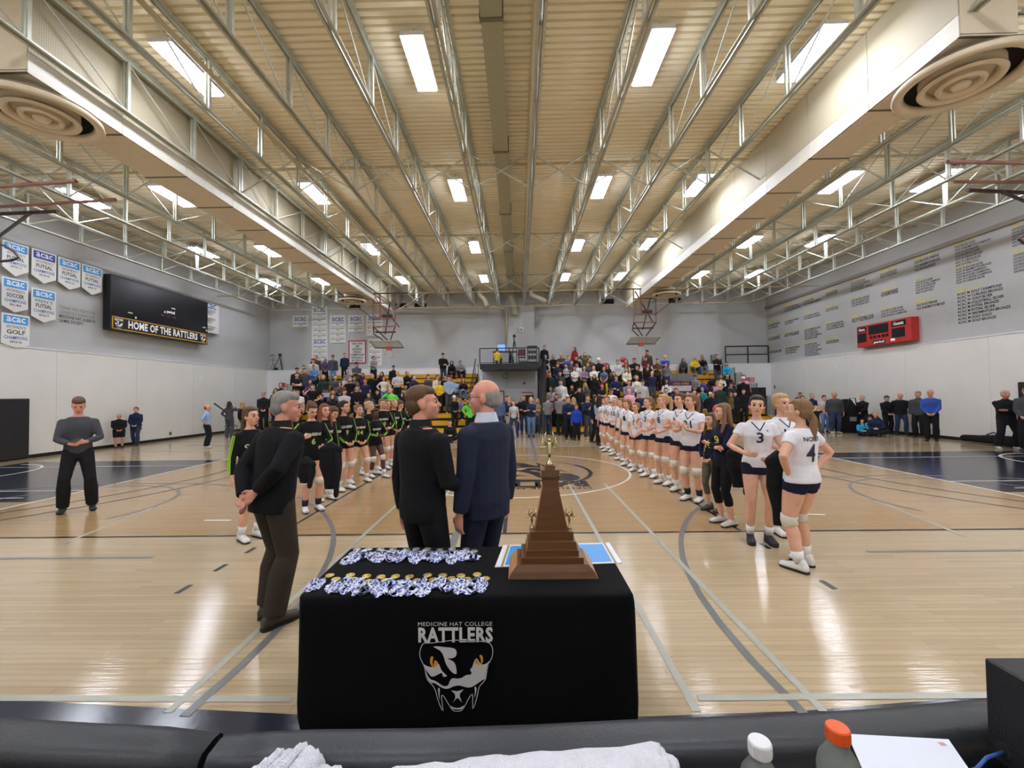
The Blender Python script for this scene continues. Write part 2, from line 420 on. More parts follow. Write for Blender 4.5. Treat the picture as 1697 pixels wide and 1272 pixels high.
# ------------------------------------------------------------------ walls
def wall(name, m, lo, hi): return MB().b2(lo, hi).obj(name, m, kind='structure')
w_left = wall('wall_left', M_PALEW, (XL-.3, YB, 0), (XL, YF, ZH))
MB().b2((XL-.42, YB, ZH), (XL-.12, YU, ZD+.3)).obj('upper_wall', M_GREYW, w_left)
MB().b2((XL-.12, YB, ZH-.02), (XL+.02, YF, ZH+.02)).obj('wall_cap', M_WHITEW, w_left)
w_right = wall('wall_right', M_PALEW, (XR, YB, 0), (XR+.3, YF, ZH))
MB().b2((XR+.1, YB, ZH), (XR+.42, YU, ZD+.3)).obj('upper_wall', M_GREYW, w_right)
MB().b2((XR-.02, YB, ZH-.02), (XR+.1, YF, ZH+.02)).obj('wall_cap', M_WHITEW, w_right)
MB().b2((XR+.02, YB, 6.84), (XR+.1, YU, 6.98)).obj('wall_ledge', mat('taupe_ledge_paint', (150, 143, 134), .7), w_right)
w_far = wall('wall_far', M_WHITEW, (XL-.3, YF, 0), (XR+.3, YF+.25, ZH))
MB().b2((XL-.4, YU, 0), (XR+.4, YU+.3, ZD+.3)).obj('upper_wall', M_GREYW, w_far)
MB().b2((XL, YF-.02, ZH-.04), (XR, YU, ZH)).obj('wall_cap', M_WHITEW, w_far)
colx0, colx1 = at(840, 560, YF).x, at(886, 560, YF).x
MB().b2((colx0, YF-.1, ZH), (colx1, YU, ZD)).obj('wall_pier', M_GREYW, w_far)
wall('wall_near', M_PALEW, (XL-.3, YB-.3, 0), (XR+.3, YB, ZD+.3))
for sd, x0, x1 in (('left', XL, XL+.02), ('right', XR-.02, XR)):
    MB().b2((x0, YB, 0), (x1, YF, .11)).obj('baseboard_'+sd, M_BLK, kind='structure')
# wall joints, sockets, thermostat
for X, s in ((XL+.001, 1), (XR-.001, -1)):
    for y in (2, 5, 8, 11, 14, 17, 20, 23):
        MB().b2((X-.001, y, .12), (X+.002, y+.008, ZH-.03)).obj('wall_joint', mat('wall_joint_grey', (196, 196, 193), .8, var=0), w_left if s > 0 else w_right)  # joints are thin strips of a darker grey than the wall
def wallplate(px, py, X, w_, h_, nm, m, parent):
    p = atx(px, py, X); s = .02 if X < 0 else -.02
    b = MB().b2((X, p.y-w_/2, p.z-h_/2), (X+s, p.y+w_/2, p.z+h_/2), bev=.004)
    b.b2((X+s, p.y-w_/5, p.z-h_/4), (X+s*1.3, p.y+w_/5, p.z+h_/4))
    return b.obj(nm, m, parent)
wallplate(282, 718, XL, .1, .14, 'wall_socket', mat('steel_plate', (120, 110, 95), .4, metal=.6), w_left)
wallplate(331, 625, XL, .3, .3, 'wall_panel', M_WHITEW, w_left)
wallplate(1387, 607, XR, .3, .3, 'wall_panel', M_WHITEW, w_right)
wallplate(1284, 641, XR, .08, .2, 'wall_switch', M_BLK, w_right)

# ------------------------------------------------------------------ roof: fluted deck, joists, bracing
PT = .1524
ck = MB(); ys = []; y = YB
while y < YU+.2:
    ys += [(y, ZD+.09), (y+.014, ZD), (y+.108, ZD), (y+.122, ZD+.09)]; y += PT
vs = [(x, yy, z) for yy, z in ys for x in (XL-.4, XR+.4)]
ck.add(vs, [(2*i, 2*i+1, 2*i+3, 2*i+2) for i in range(len(ys)-1)])
ck.b2((XL-.4, YB-.3, ZD+.12), (XR+.4, YU+.3, ZD+.22))
ceil = ck.obj('ceiling', M_DECK, kind='structure')
JY1, PAN = 25.29, 1.606
npan = 18
jy = [JY1 - PAN*i for i in range(npan)]            # bottom panel points
topb = ZD - .06
def dblbar(b, p0, p1, gap=.035, wd=.022, hd=.045):
    for s in (-1, 1): b.bar(V(p0)+V((s*gap, 0, 0)), V(p1)+V((s*gap, 0, 0)), wd, hd)
ch_ = MB()
for s in (-1, 1):
    ch_.b2((s*.05-.03, YB, topb-.008), (s*.05+.03, YU, topb)); ch_.b2((s*.022-.004, YB, topb-.07), (s*.022+.004, YU, topb))
    ch_.b2((s*.045-.026, jy[-1], ZB), (s*.045+.026, JY1, ZB+.008)); ch_.b2((s*.022-.004, jy[-1], ZB), (s*.022+.004, JY1, ZB+.06))
dblbar(ch_, (0, JY1, ZB+.02), (0, YU-.05, topb-.05)); dblbar(ch_, (0, jy[-1], ZB+.02), (0, YB+.02, topb-.05))
me_ch = ch_.mesh('joist_chords', M_STEEL)
vb = MB(); dblbar(vb, (0, 0, ZB+.02), (0, 0, topb-.04), .034, .03, .055); me_v = vb.mesh('web_post', M_STEEL)
ma = MB().tube([(0, 0, topb-.05), (0, PAN, ZB+.04)], .016, 6); me_da = ma.mesh('web_diagonal', M_STEEL)
mb_ = MB().tube([(0, 0, ZB+.04), (0, PAN, topb-.05)], .016, 6); me_db = mb_.mesh('web_diagonal', M_STEEL)
JX = [-6.96 + 1.507*k for k in range(-5, 15)]
for x in JX:
    j = put('roof_joist', me_ch, ceil, (x, 0, 0))
    for i, y in enumerate(jy):
        if y < 1.5: continue
        put('web_post', me_v, j, (0, y, 0))
        if i < npan-1: put('web_diagonal', me_da if y < 12.6 else me_db, j, (0, y-PAN, 0))
xb = MB()
me_x = {}
dx = 1.507
for nm, a, b in (('a', (0, 0, ZB+.04), (dx, 0, topb-.06)), ('b', (0, 0, topb-.06), (dx, 0, ZB+.04))):
    me_x[nm] = MB().bar(a, b, .03, .03).mesh('cross_brace', M_STEEL)
for y in (10.83, 16.0, 21.6):
    for x in JX[:-1]:
        put('cross_brace', me_x['a'], ceil, (x, y, 0)); put('cross_brace', me_x['b'], ceil, (x, y+.05, 0))
for y, z in ((11.3, topb-.1), (16.3, topb-.1), (21.9, topb-.1), (21.6, ZB-.01), (25.2, ZB-.01)):
    MB().b2((XL, y-.02, z-.02), (XR, y+.02, z+.02)).obj('bridging_bar', M_PIPE, ceil)

# ------------------------------------------------------------------ ducts, diffusers, pipes
def duct(xa, xb, y0, label, inner):   # inner = x of the face towards the court
    t = thing('air_duct', label, 'duct', ((xa+xb)/2, (y0+24.5)/2, 6.7), 0)
    ox, oy = (xa+xb)/2, (y0+24.5)/2
    def part(b, nm, m, **k):
        o = b.obj(nm, m, t, **k); o.location = (-ox, -oy, -6.7); return o
    y = y0; n = 12; L = (24.5-y0)/n
    for i in range(n):
        a, c = y0+i*L+.006, y0+(i+1)*L-.006
        part(MB().b2((xa+.02, a, 6.7), (xb-.02, c, 6.74)), 'bottom_panel', M_DUCT)
        part(MB().b2((inner-.008, a, 6.705), (inner+.008, c, 7.02)), 'lower_side_panel', M_DUCTW)
        part(MB().b2((inner-.005, a, 7.03), (inner+.005, c, ZD-.02)), 'perforated_side_panel', PERF)
    part(MB().b2((xa+.01, y0, 6.75), (xb-.01, 24.5, ZD-.03)), 'inner_body', M_DUCT)
    for i in range(n): part(MB().b2((xa-.02, y0+i*L-.02, 6.69), (xb+.02, y0+i*L+.02, 6.7)).b2((xa-.3 if inner > xa+.1 else xb+.0, y0+i*L-.015, 7.0), (xa if inner > xa+.1 else xb+.3, y0+i*L+.015, 7.03)), 'hanger_strap', M_STEELD)
    return t
PERF = mat('perforated_duct_paint', (196, 186, 158), .6, var=.02)
nt = PERF.node_tree; vor = nt.nodes.new('ShaderNodeTexVoronoi'); vor.inputs['Scale'].default_value = 30; vor.inputs['Randomness'].default_value = 0
tcn = nt.nodes.new('ShaderNodeTexCoord'); nt.links.new(tcn.outputs['Object'], vor.inputs['Vector'])
rp = nt.nodes.new('ShaderNodeValToRGB'); rp.color_ramp.elements[0].position = .2; rp.color_ramp.elements[1].position = .3
rp.color_ramp.elements[0].color = (*s2l((128, 118, 96)), 1); rp.color_ramp.elements[1].color = (*s2l((182, 172, 146)), 1)
nt.links.new(vor.outputs['Distance'], rp.inputs[0]); nt.links.new(rp.outputs[0], nt.nodes['Principled BSDF'].inputs['Base Color'])
duct(-8.0, -7.1, 6.15, 'long beige air duct hanging under the roof on the left', -7.1)
duct(6.42, 7.24, 5.95, 'long beige air duct hanging under the roof on the right', 6.42)
def diffuser(x, y, r, label, plenum=True, side=1):
    t = thing('air_diffuser', label, 'air diffuser', (x, y, 6.45), 0, 'round air diffusers under the ducts')
    MB().lathe([(r*.98, .06), (r, .0), (r*.97, -.03), (r*.84, -.01), (r*.80, .06), (r*.83, .07), (r*.9, .05), (r*.98, .08)], 44, cap=False).obj('outer_ring', M_DUCT, t, smooth=True)
    MB().lathe([(r*.62, -.02), (r*.60, -.05), (r*.52, -.04), (r*.46, .04), (r*.49, .05), (r*.56, .0), (r*.62, -.01)], 40, cap=False).obj('middle_ring', M_DUCT, t, smooth=True)
    MB().lathe([(r*.36, -.04), (r*.34, -.08), (r*.28, -.07), (r*.23, .0), (r*.26, .01), (r*.33, -.03)], 36, cap=False).obj('inner_ring', M_DUCT, t, smooth=True)
    MB().lathe([(.001, -.09), (r*.12, -.085), (r*.15, -.05), (r*.12, -.02), (.001, .0)], 28).obj('centre_cone', M_DUCT, t, smooth=True)
    MB().lathe([(.001, .16), (r*.80, .15), (r*.82, .06)], 36, cap=False).obj('throat', M_DARKV, t, smooth=True)
    MB().lathe([(r*.22, .1), (r*.34, .16), (r*.36, .14), (r*.25, .08)], 30, cap=False).obj('throat_cone', M_DUCT, t, smooth=True)
    if plenum:
        MB().box((0, .05, .66), (1.5, 1.5, .9)).obj('plenum_box', PERF, t)
        MB().box((0, .05, .26), (1.56, 1.56, .05)).obj('plenum_flange', M_DUCTW, t)
        MB().lathe([(r*.8, .1), (r*.8, .28)], 32).obj('collar', M_DUCT, t, smooth=True)
    else: MB().lathe([(r*.6, .06), (r*.6, .32)], 28).obj('collar', M_DUCT, t, smooth=True)
diffuser(-7.55, 6.75, .76, 'large round beige air diffuser at the top left corner', False)
diffuser(6.98, 6.5, .8, 'large round beige air diffuser near the top right corner', False)
diffuser(-7.9, 20.7, .66, 'small-looking round air diffuser above the left far hoop', False)
diffuser(7.34, 20.5, .66, 'small-looking round air diffuser above the right far hoop', False)
t = thing('spine_duct', 'narrow olive duct running down the middle of the roof', 'duct', (-.16, 12, 7.72))
MB().b2((-.18, -15, 0), (.16, 13.4, .34)).obj('duct_body', M_DUCTG, t)
for y in (-5.4, -1.7, 1.9, 5.6, 9.2, 12.6): MB().b2((-.2, y-.04, -.012), (.18, y+.04, .36)).obj('joint_band', M_STEELD, t)
pp = at(852.5, 522, YF-.32)
t2 = MB().tube([(-.16, 25.3, 7.9), (-.16, 25.45, 7.82), (-.15, YF-.36, 7.55), (pp.x, YF-.36, 7.2), (pp.x, YF-.36, pp.z)], .2, 14).obj('drop_duct', M_DUCTG, t); t2.location = (.16, -12, -7.72)
def pipe(label, pts, r, m=M_PIPE, nm='pipe'): return MB().tube(pts, r, 8).obj(nm, m, label=label, cat='pipe', smooth=True)
pipe('straight cream sprinkler pipe beside the olive middle duct', [(.5, YB+.2, 7.75), (.5, 25.9, 7.75)], .035)
pipe('straight cream pipe slanting across the left of the roof', [(-5.35, YB+.2, 7.7), (-5.35, 22.0, 7.7)], .045)
q = [at(*p, YF-.28) for p in ((640, 511), (836, 510), (840, 514), (838, 578))]
pipe('cream drain pipe elbowing down the far wall left of the pier', q, .06)
q = [at(*p, YF-.28) for p in ((872, 504), (925, 502), (930, 497))]
pipe('short cream pipe crossing the far wall right of the pier', q, .05)
for i, pts in enumerate([((795, 478), (794, 487), (803, 496), (807, 507)), ((880, 478), (880, 488), (900, 496), (904, 500))]):
    q = [at(*p, 24.9) for p in pts]
    pipe(['bent round duct elbow left of the pier top', 'bent round duct elbow right of the pier top'][i], q, .13, M_DUCT, 'duct_elbow')
for i, (px, py) in enumerate([(587, 508), (664, 507), (697, 507), (1007, 500), (1118, 498)]):
    p = at(px, py, YU)
    v = thing('wall_vent', ['dark wall vent under the left duct end, leftmost of five', 'left of a close pair of dark vents on the far wall', 'right of a close pair of dark vents on the far wall', 'dark wall vent left of the right far duct', 'dark wall vent behind the right far diffuser'][i], 'vent', (p.x, YU-.02, p.z), 0, 'dark vents high on the far wall')
    MB().box((0, 0, 0), (.75, .04, .34)).obj('opening', M_DARKV, v)
    for k in range(6): MB().box((0, -.03, -.13+.052*k), (.72, .03, .012), Matrix.Rotation(.5, 3, 'X')).obj('slat', M_BLK, v)
# luminaires
LX = [-12.85, -10.15, -5.85, -1.55, 2.7, 5.55, 9.7, 12.5]; LY = [-2.0, 2.85, 7.7, 12.55, 17.45, 22.2]
ordw = ['first', 'second', 'third', 'fourth', 'fifth', 'sixth', 'seventh', 'eighth']
hb = MB().box((0, 0, .07), (.40, 1.3, .08)).b2((-.2, -.66, .02), (-.185, .66, .07)).b2((.185, -.66, .02), (.2, .66, .07)).b2((-.2, -.66, .02), (.2, -.645, .07)).b2((-.2, .645, .02), (.2, .66, .07)).mesh('lamp_housing', M_HOUS)
db = MB().b2((-.184, -.64, -.006), (.184, .64, .02)).mesh('diffuser', M_GLOW)
wb = MB().tube([(0, -.5, .1), (0, -.5, .3)], .006, 5).tube([(0, .5, .1), (0, .5, .3)], .006, 5).mesh('hanger', M_STEELD)
for iy, y in enumerate(LY):
    for ix, x in enumerate(LX):
        wh = f'{ordw[ix]} from the left in the {ordw[iy-2]} visible row' if iy > 1 else f'{ordw[ix]} from the left in the {["rearmost", "nearer"][iy]} row behind the photographer'
        t = thing('ceiling_light', f'bright rectangular ceiling light, {wh}', 'ceiling light', (x, y, 7.86), 0, 'rectangular ceiling lights')
        put('lamp_housing', hb, t); put('diffuser', db, t); put('hanger', wb, t)

# ================================================================== PEOPLE
def ik(a, b, l1, l2, hint):
    a, b = V(a), V(b); d = b-a; L = d.length
    if L > (l1+l2)*.995: b = a + d*((l1+l2)*.995/L); d = b-a; L = d.length
    x = (l1*l1 - l2*l2 + L*L)/(2*L); h_ = math.sqrt(max(l1*l1-x*x, 0))
    u = d/L; hh = V(hint) - u*V(hint).dot(u)
    hh = hh.normalized() if hh.length > 1e-6 else V((0, 1, 0))
    return a + u*x + hh*h_, b
# wrist targets for the figure's left (+x) and right (-x) hand: (x, y, z), elbow hint, hand direction; the figure faces -y, 1.75 m tall
POSE = {
 'down':    dict(l=((.25, -.02, .83), (.3, .6, 0), (0, -.15, -1)), r=((-.25, -.02, .83), (-.3, .6, 0), (0, -.15, -1))),
 'front':   dict(l=((.07, -.19, .93), (1, .5, 0), (-.8, -.3, -.5)), r=((-.07, -.19, .93), (-1, .5, 0), (.8, -.3, -.5))),
 'crossed': dict(l=((-.08, -.205, 1.17), (1, -.1, -1), (-1, .2, .2)), r=((.09, -.20, 1.12), (-1, -.1, -1), (1, .2, .15))),
 'behind':  dict(l=((.05, .19, .93), (1, .4, 0), (-.8, .2, -.6)), r=((-.06, .17, .99), (-1, .4, 0), (.5, .3, -.8))),
 'clap':    dict(l=((.055, -.27, 1.18), (1, .3, -1), (-.35, -.5, .8)), r=((-.055, -.27, 1.18), (-1, .3, -1), (.35, -.5, .8))),
 'phone':   dict(l=((.10, -.27, 1.08), (1, .3, -.8), (-.8, -.5, .1)), r=((-.06, -.27, 1.06), (-1, .3, -.8), (.5, -.8, .1))),
 'raise':   dict(l=((.20, -.12, 1.0), (1, .5, -.2), (-.6, -.6, 0)), r=((-.14, -.17, 1.46), (-1, .1, -1), (.5, .1, .8))),
 'both_up': dict(l=((.15, -.12, 1.56), (1, -.2, -.4), (-.7, .2, .5)), r=((-.15, -.12, 1.56), (-1, -.2, -.4), (.7, .2, .5))),
 'hip':     dict(l=((.20, .0, 1.0), (1, .35, 0), (-.5, -.6, -.4)), r=((-.20, .0, 1.0), (-1, .35, 0), (.5, -.6, -.4))),
 'hold':    dict(l=((.10, -.24, 1.02), (1, .4, -.6), (-.8, -.4, 0)), r=((-.18, -.24, 1.08), (-1, .4, -.6), (.6, -.7, 0))),
 'gesture': dict(l=((.25, -.02, .83), (.3, .6, 0), (0, -.15, -1)), r=((-.22, -.30, 1.10), (-.6, .5, -1), (.1, -.6, .8))),
 'lap':     dict(l=((.10, -.30, .99), (1, .3, -.3), (-.5, -.8, -.2)), r=((-.10, -.30, .99), (-1, .3, -.3), (.5, -.8, -.2))),
 'lapfold': dict(l=((.05, -.26, 1.08), (1, .3, -.3), (-.9, -.3, 0)), r=((-.05, -.26, 1.08), (-1, .3, -.3), (.9, -.3, 0))),
}
STANCE = {
 'stand': dict(dz=0, l=((.10, .02, .085), (.1, -1, 0)), r=((-.10, .02, .085), (-.1, -1, 0))),
 'wide':  dict(dz=-.015, l=((.17, .0, .085), (.2, -1, 0)), r=((-.17, .03, .085), (-.2, -1, 0))),
 'step':  dict(dz=-.01, l=((.10, -.12, .085), (.1, -1, 0)), r=((-.10, .14, .085), (-.1, -1, 0))),
 'sit':   dict(dz=-.52, l=((.13, -.40, .085), (.2, -.5, 1)), r=((-.13, -.40, .085), (-.2, -.5, 1))),
 'floor': dict(dz=-.80, l=((-.06, -.32, .07), (1, -.3, .4)), r=((.08, -.38, .07), (-1, -.3, .4))),
}
def hand(mb, w_, d, n, s=1., detail=2, thumb=1, curl=.35):
    """palm, four unequal bent fingers and a thumb leaving the side of the palm; n = palm normal"""
    w_ = V(w_); d = V(d).normalized(); n = V(n); n = (n - d*n.dot(d)).normalized(); sd = d.cross(n).normalized()*thumb
    mb.loft([(w_ - d*.01*s, sd*.024*s, n*.018*s), (w_ + d*.03*s, sd*.036*s, n*.017*s), (w_ + d*.07*s, sd*.042*s, n*.015*s), (w_ + d*.092*s, sd*.038*s, n*.012*s)], 12)
    r = .0092*s if detail > 1 else .0105*s
    for i, (o, L) in enumerate(((.030, .070), (.010, .078), (-.010, .073), (-.030, .058))):
        b = w_ + d*.082*s + sd*o*s; a1 = curl*1.1; a2 = curl*2.6
        k = b + (d*math.cos(a1) + n*math.sin(a1))*L*.5*s; e = k + (d*math.cos(a2) + n*math.sin(a2))*L*.5*s
        mb.limb([b - d*.02*s, k, e], [r*1.08, r, r*.85], 8)
    b = w_ + d*.02*s + sd*.028*s; k = b + (sd*.75 + d*.75 + n*.25)*.035*s; e = k + (d*.9 + sd*.25 + n*.35)*.034*s
    mb.limb([b - sd*.012*s, k, e], [r*1.35, r*1.2, r*.95], 8)
def frame_head(yaw, pitch, tilt=0): return Matrix.Rotation(rad(yaw), 3, 'Z') @ Matrix.Rotation(rad(pitch), 3, 'X') @ Matrix.Rotation(rad(tilt), 3, 'Y')
def skeleton(sex, pose, stance, lean=0, arms=None, legs=None):
    f = sex == 'f'; k = sex == 'k'
    S = {}
    st = legs or STANCE[stance]; dz = st['dz']; po = arms or POSE[pose]
    Lm = Matrix.Rotation(rad(lean), 4, 'X'); piv = V((0, 0, .95))
    T = Matrix.Translation((0, 0, dz)) @ Matrix.Translation(piv) @ Lm @ Matrix.Translation(-piv)
    S['T'] = T; hipx = .085; shx = .155 if f else .182
    S['hip'] = [T @ V((hipx, 0, .92)), T @ V((-hipx, 0, .92))]
    S['sh'] = [T @ V((shx, .01, 1.375)), T @ V((-shx, .01, 1.375))]
    S['el'], S['wr'], S['hd'] = [], [], []
    for i, c in enumerate('lr'):
        w_, h_, d_ = po[c]; e, w2 = ik(S['sh'][i], T @ V(w_), .28, .25, Lm.to_3x3() @ V(h_))
        S['el'].append(e); S['wr'].append(w2); S['hd'].append(Lm.to_3x3() @ V(d_))
    S['kn'], S['an'] = [], []
    for i, c in enumerate('lr'):
        a_, h_ = st[c][:2]; e, a2 = ik(S['hip'][i], V(a_), .43, .425, h_)
        S['kn'].append(e); S['an'].append(a2)
    S['toe'] = [V(st[c][2]) if len(st[c]) > 2 else V((0.12 if c == 'l' else -.12, -1, 0)) for c in 'lr']
    S['neck'] = T @ V((0, .01, 1.47)); S['head'] = T @ V((0, -.018, 1.628))
    return S
def torso_rings(S, sex, lo, hi, grow, wd=1., belly=0, straight=0):
    f = sex == 'f'; T = S['T']; X, Y = T.to_3x3() @ V((1, 0, 0)), T.to_3x3() @ V((0, 1, 0))
    prof = ([(.84, .150, .112, 0), (.92, .172, .118, .005), (.98, .165, .112, 0), (1.08, .132, .092, 0), (1.18, .138, .100, 0), (1.28, .156, .118, -.012), (1.35, .158, .105, 0), (1.40, .140, .085, .01), (1.44, .092, .068, .012), (1.48, .058, .055, .012)] if f else
            [(.84, .150, .110, 0), (.92, .165, .115, .005), (.98, .160, .112, 0), (1.08, .152, .105, 0), (1.18, .162, .110, 0), (1.28, .180, .122, -.005), (1.35, .188, .115, 0), (1.405, .165, .092, .01), (1.45, .112, .075, .012), (1.49, .068, .062, .012)])
    out = []
    zs = sorted(set([lo, hi] + [p[0] for p in prof if lo < p[0] < hi]))
    P = np.array(prof)
    for z in zs:
        rx, ry, oy = [float(np.interp(z, P[:, 0], P[:, i])) for i in (1, 2, 3)]
        if z < .84: rx += (.84-z)*.12
        if straight and z < 1.3: rx = rx*(1-straight) + .172*straight; ry = ry*(1-straight) + .12*straight
        bl = belly*math.exp(-((z-1.05)/.13)**2)
        out.append((T @ V((0, oy - bl*.5, z)), X*(rx*wd+grow), Y*(ry*wd+grow+bl*.6)))
    return out
def arm_pts(S, i, t0, t1):   # portion of the arm: 0 shoulder, 1 elbow, 2 wrist
    a, e, w_ = S['sh'][i], S['el'][i], S['wr'][i]; rs = [.056, .048, .041, .040, .027]
    P = [a, (a+e)/2, e, e.lerp(w_, .35), w_]; T_ = [0, .5, 1, 1.35, 2]
    def ev(t):
        for j in range(4):
            if t <= T_[j+1]+1e-9:
                u = (t-T_[j])/(T_[j+1]-T_[j]); return P[j].lerp(P[j+1], u), rs[j]*(1-u)+rs[j+1]*u
        return P[-1], rs[-1]
    ts = sorted(set([t0, t1]+[t for t in T_ if t0 < t < t1])); q = [ev(t) for t in ts]
    return [x[0] for x in q], [x[1] for x in q]
def leg_pts(S, i, t0, t1, f):
    h_, k, a = S['hip'][i], S['kn'][i], S['an'][i]; rs = [.098, .082, .056, .057, .036] if f else [.092, .077, .055, .056, .038]
    P = [h_, (h_+k)/2, k, k.lerp(a, .33)+V((0, .012, 0)), a]; T_ = [0, .5, 1, 1.33, 2]
    def ev(t):
        for j in range(4):
            if t <= T_[j+1]+1e-9:
                u = (t-T_[j])/(T_[j+1]-T_[j]); return P[j].lerp(P[j+1], u), rs[j]*(1-u)+rs[j+1]*u
        return P[-1], rs[-1]
    ts = sorted(set([t0, t1]+[t for t in T_ if t0 < t < t1])); q = [ev(t) for t in ts]
    return [x[0] for x in q], [x[1] for x in q]
def head_forms(mb, hc, M, sex):
    def E(c, r): mb.ell(hc + M @ V(c), r, M, 16, 12)
    f = sex != 'm'
    E((0, .018, .028), (.074, .093, .088)); E((0, -.022, -.03), (.058 if f else .062, .068, .080 if f else .084))
    E((0, -.058, -.088), (.026 if f else .032, .026, .022)); E((0, -.072, .022), (.045, .02, .016))
    mb.limb([hc + M @ V((0, -.084, .008)), hc + M @ V((0, -.104, -.022))], [.008, .0135], 8)
    E((0, -.084, -.058), (.024, .012, .013)); E((.034, -.062, -.024), (.022, .022, .022)); E((-.034, -.062, -.024), (.022, .022, .022))
    for s in (-1, 1): E((s*.073, .006, -.012), (.011, .021, .032))
def body_forms(sex, S, M, wd, det, hands, thin=0):
    mb = MB(); f = sex == 'f'
    mb.loft(torso_rings(S, sex, .84, 1.465, -.006 - thin, wd), 18)
    nk = .048 if f else .058
    mb.limb([S['neck'] - V((0, 0, .05)), S['neck'] + V((0, 0, .02)), S['head'] + M @ V((0, .02, -.04))], [nk*1.25, nk, nk*.95], 12)
    head_forms(mb, S['head'], M, sex)
    for i in (0, 1):
        p, r = arm_pts(S, i, 0, 2); r = [x*wd*(.88 if f else 1) for x in r]; mb.limb(p, r, 12, flat0=True); mb.ell(p[0], (r[0], r[0], r[0]*.82), None, 12, 8)
        s = 1 if i == 0 else -1
        nn = hands[i] if hands else V((-s, .1, .1))
        hand(mb, S['wr'][i], S['hd'][i], nn, .92 if f else 1.02, det, 1 if i else -1)
        p, r = leg_pts(S, i, 0, 2, f); mb.limb(p, [x*wd for x in r], 14)
        a = S['an'][i]; t = S['toe'][i].normalized(); mb.limb([a + t*-.04 + V((0, 0, -.03)), a + t*.07 + V((0, 0, -.045)), a + t*.15 + V((0, 0, -.05))], [.034, .034, .024], 10)
    return mb
def shoe_forms(S, i, wd=1., sole=False):
    mb = MB(); a = S['an'][i]; t = S['toe'][i].normalized(); sd = V((-t.y, t.x, 0)); z0 = a.z - .085
    b = V((a.x, a.y, z0))
    up = V((0, 0, 1))
    mb.loft([(b - t*.085 + up*.05, sd*.028, up*.04), (b - t*.06 + up*.05, sd*.04, up*.048), (b - t*.0 + up*.055, sd*.042, up*.054), (b + t*.07 + up*.045, sd*.045, up*.042), (b + t*.13 + up*.036, sd*.049, up*.035), (b + t*.17 + up*.033, sd*.045, up*.031), (b + t*.19 + up*.03, sd*.032, up*.024)], 14)
    mb.limb([b - t*.035 + up*.06, b - t*.03 + up*.10], [.042, .042], 12)
    return mb
def sole_mesh(S, i):
    mb = MB(); a = S['an'][i]; t = S['toe'][i].normalized(); sd = V((-t.y, t.x, 0)); b = V((a.x, a.y, a.z-.085))
    pr = [(-.09, .02), (-.07, .036), (-.02, .042), (.06, .043), (.12, .048), (.165, .04), (.195, .018)]
    L = [b + t*x + sd*y for x, y in pr] + [b + t*x - sd*y for x, y in pr[::-1]]
    n = len(L); mb.add([p for p in L] + [p + V((0, 0, .022)) for p in L], [(j, (j+1) % n, n+(j+1) % n, n+j) for j in range(n)] + [tuple(range(n))[::-1], tuple(range(n, 2*n))])
    return mb
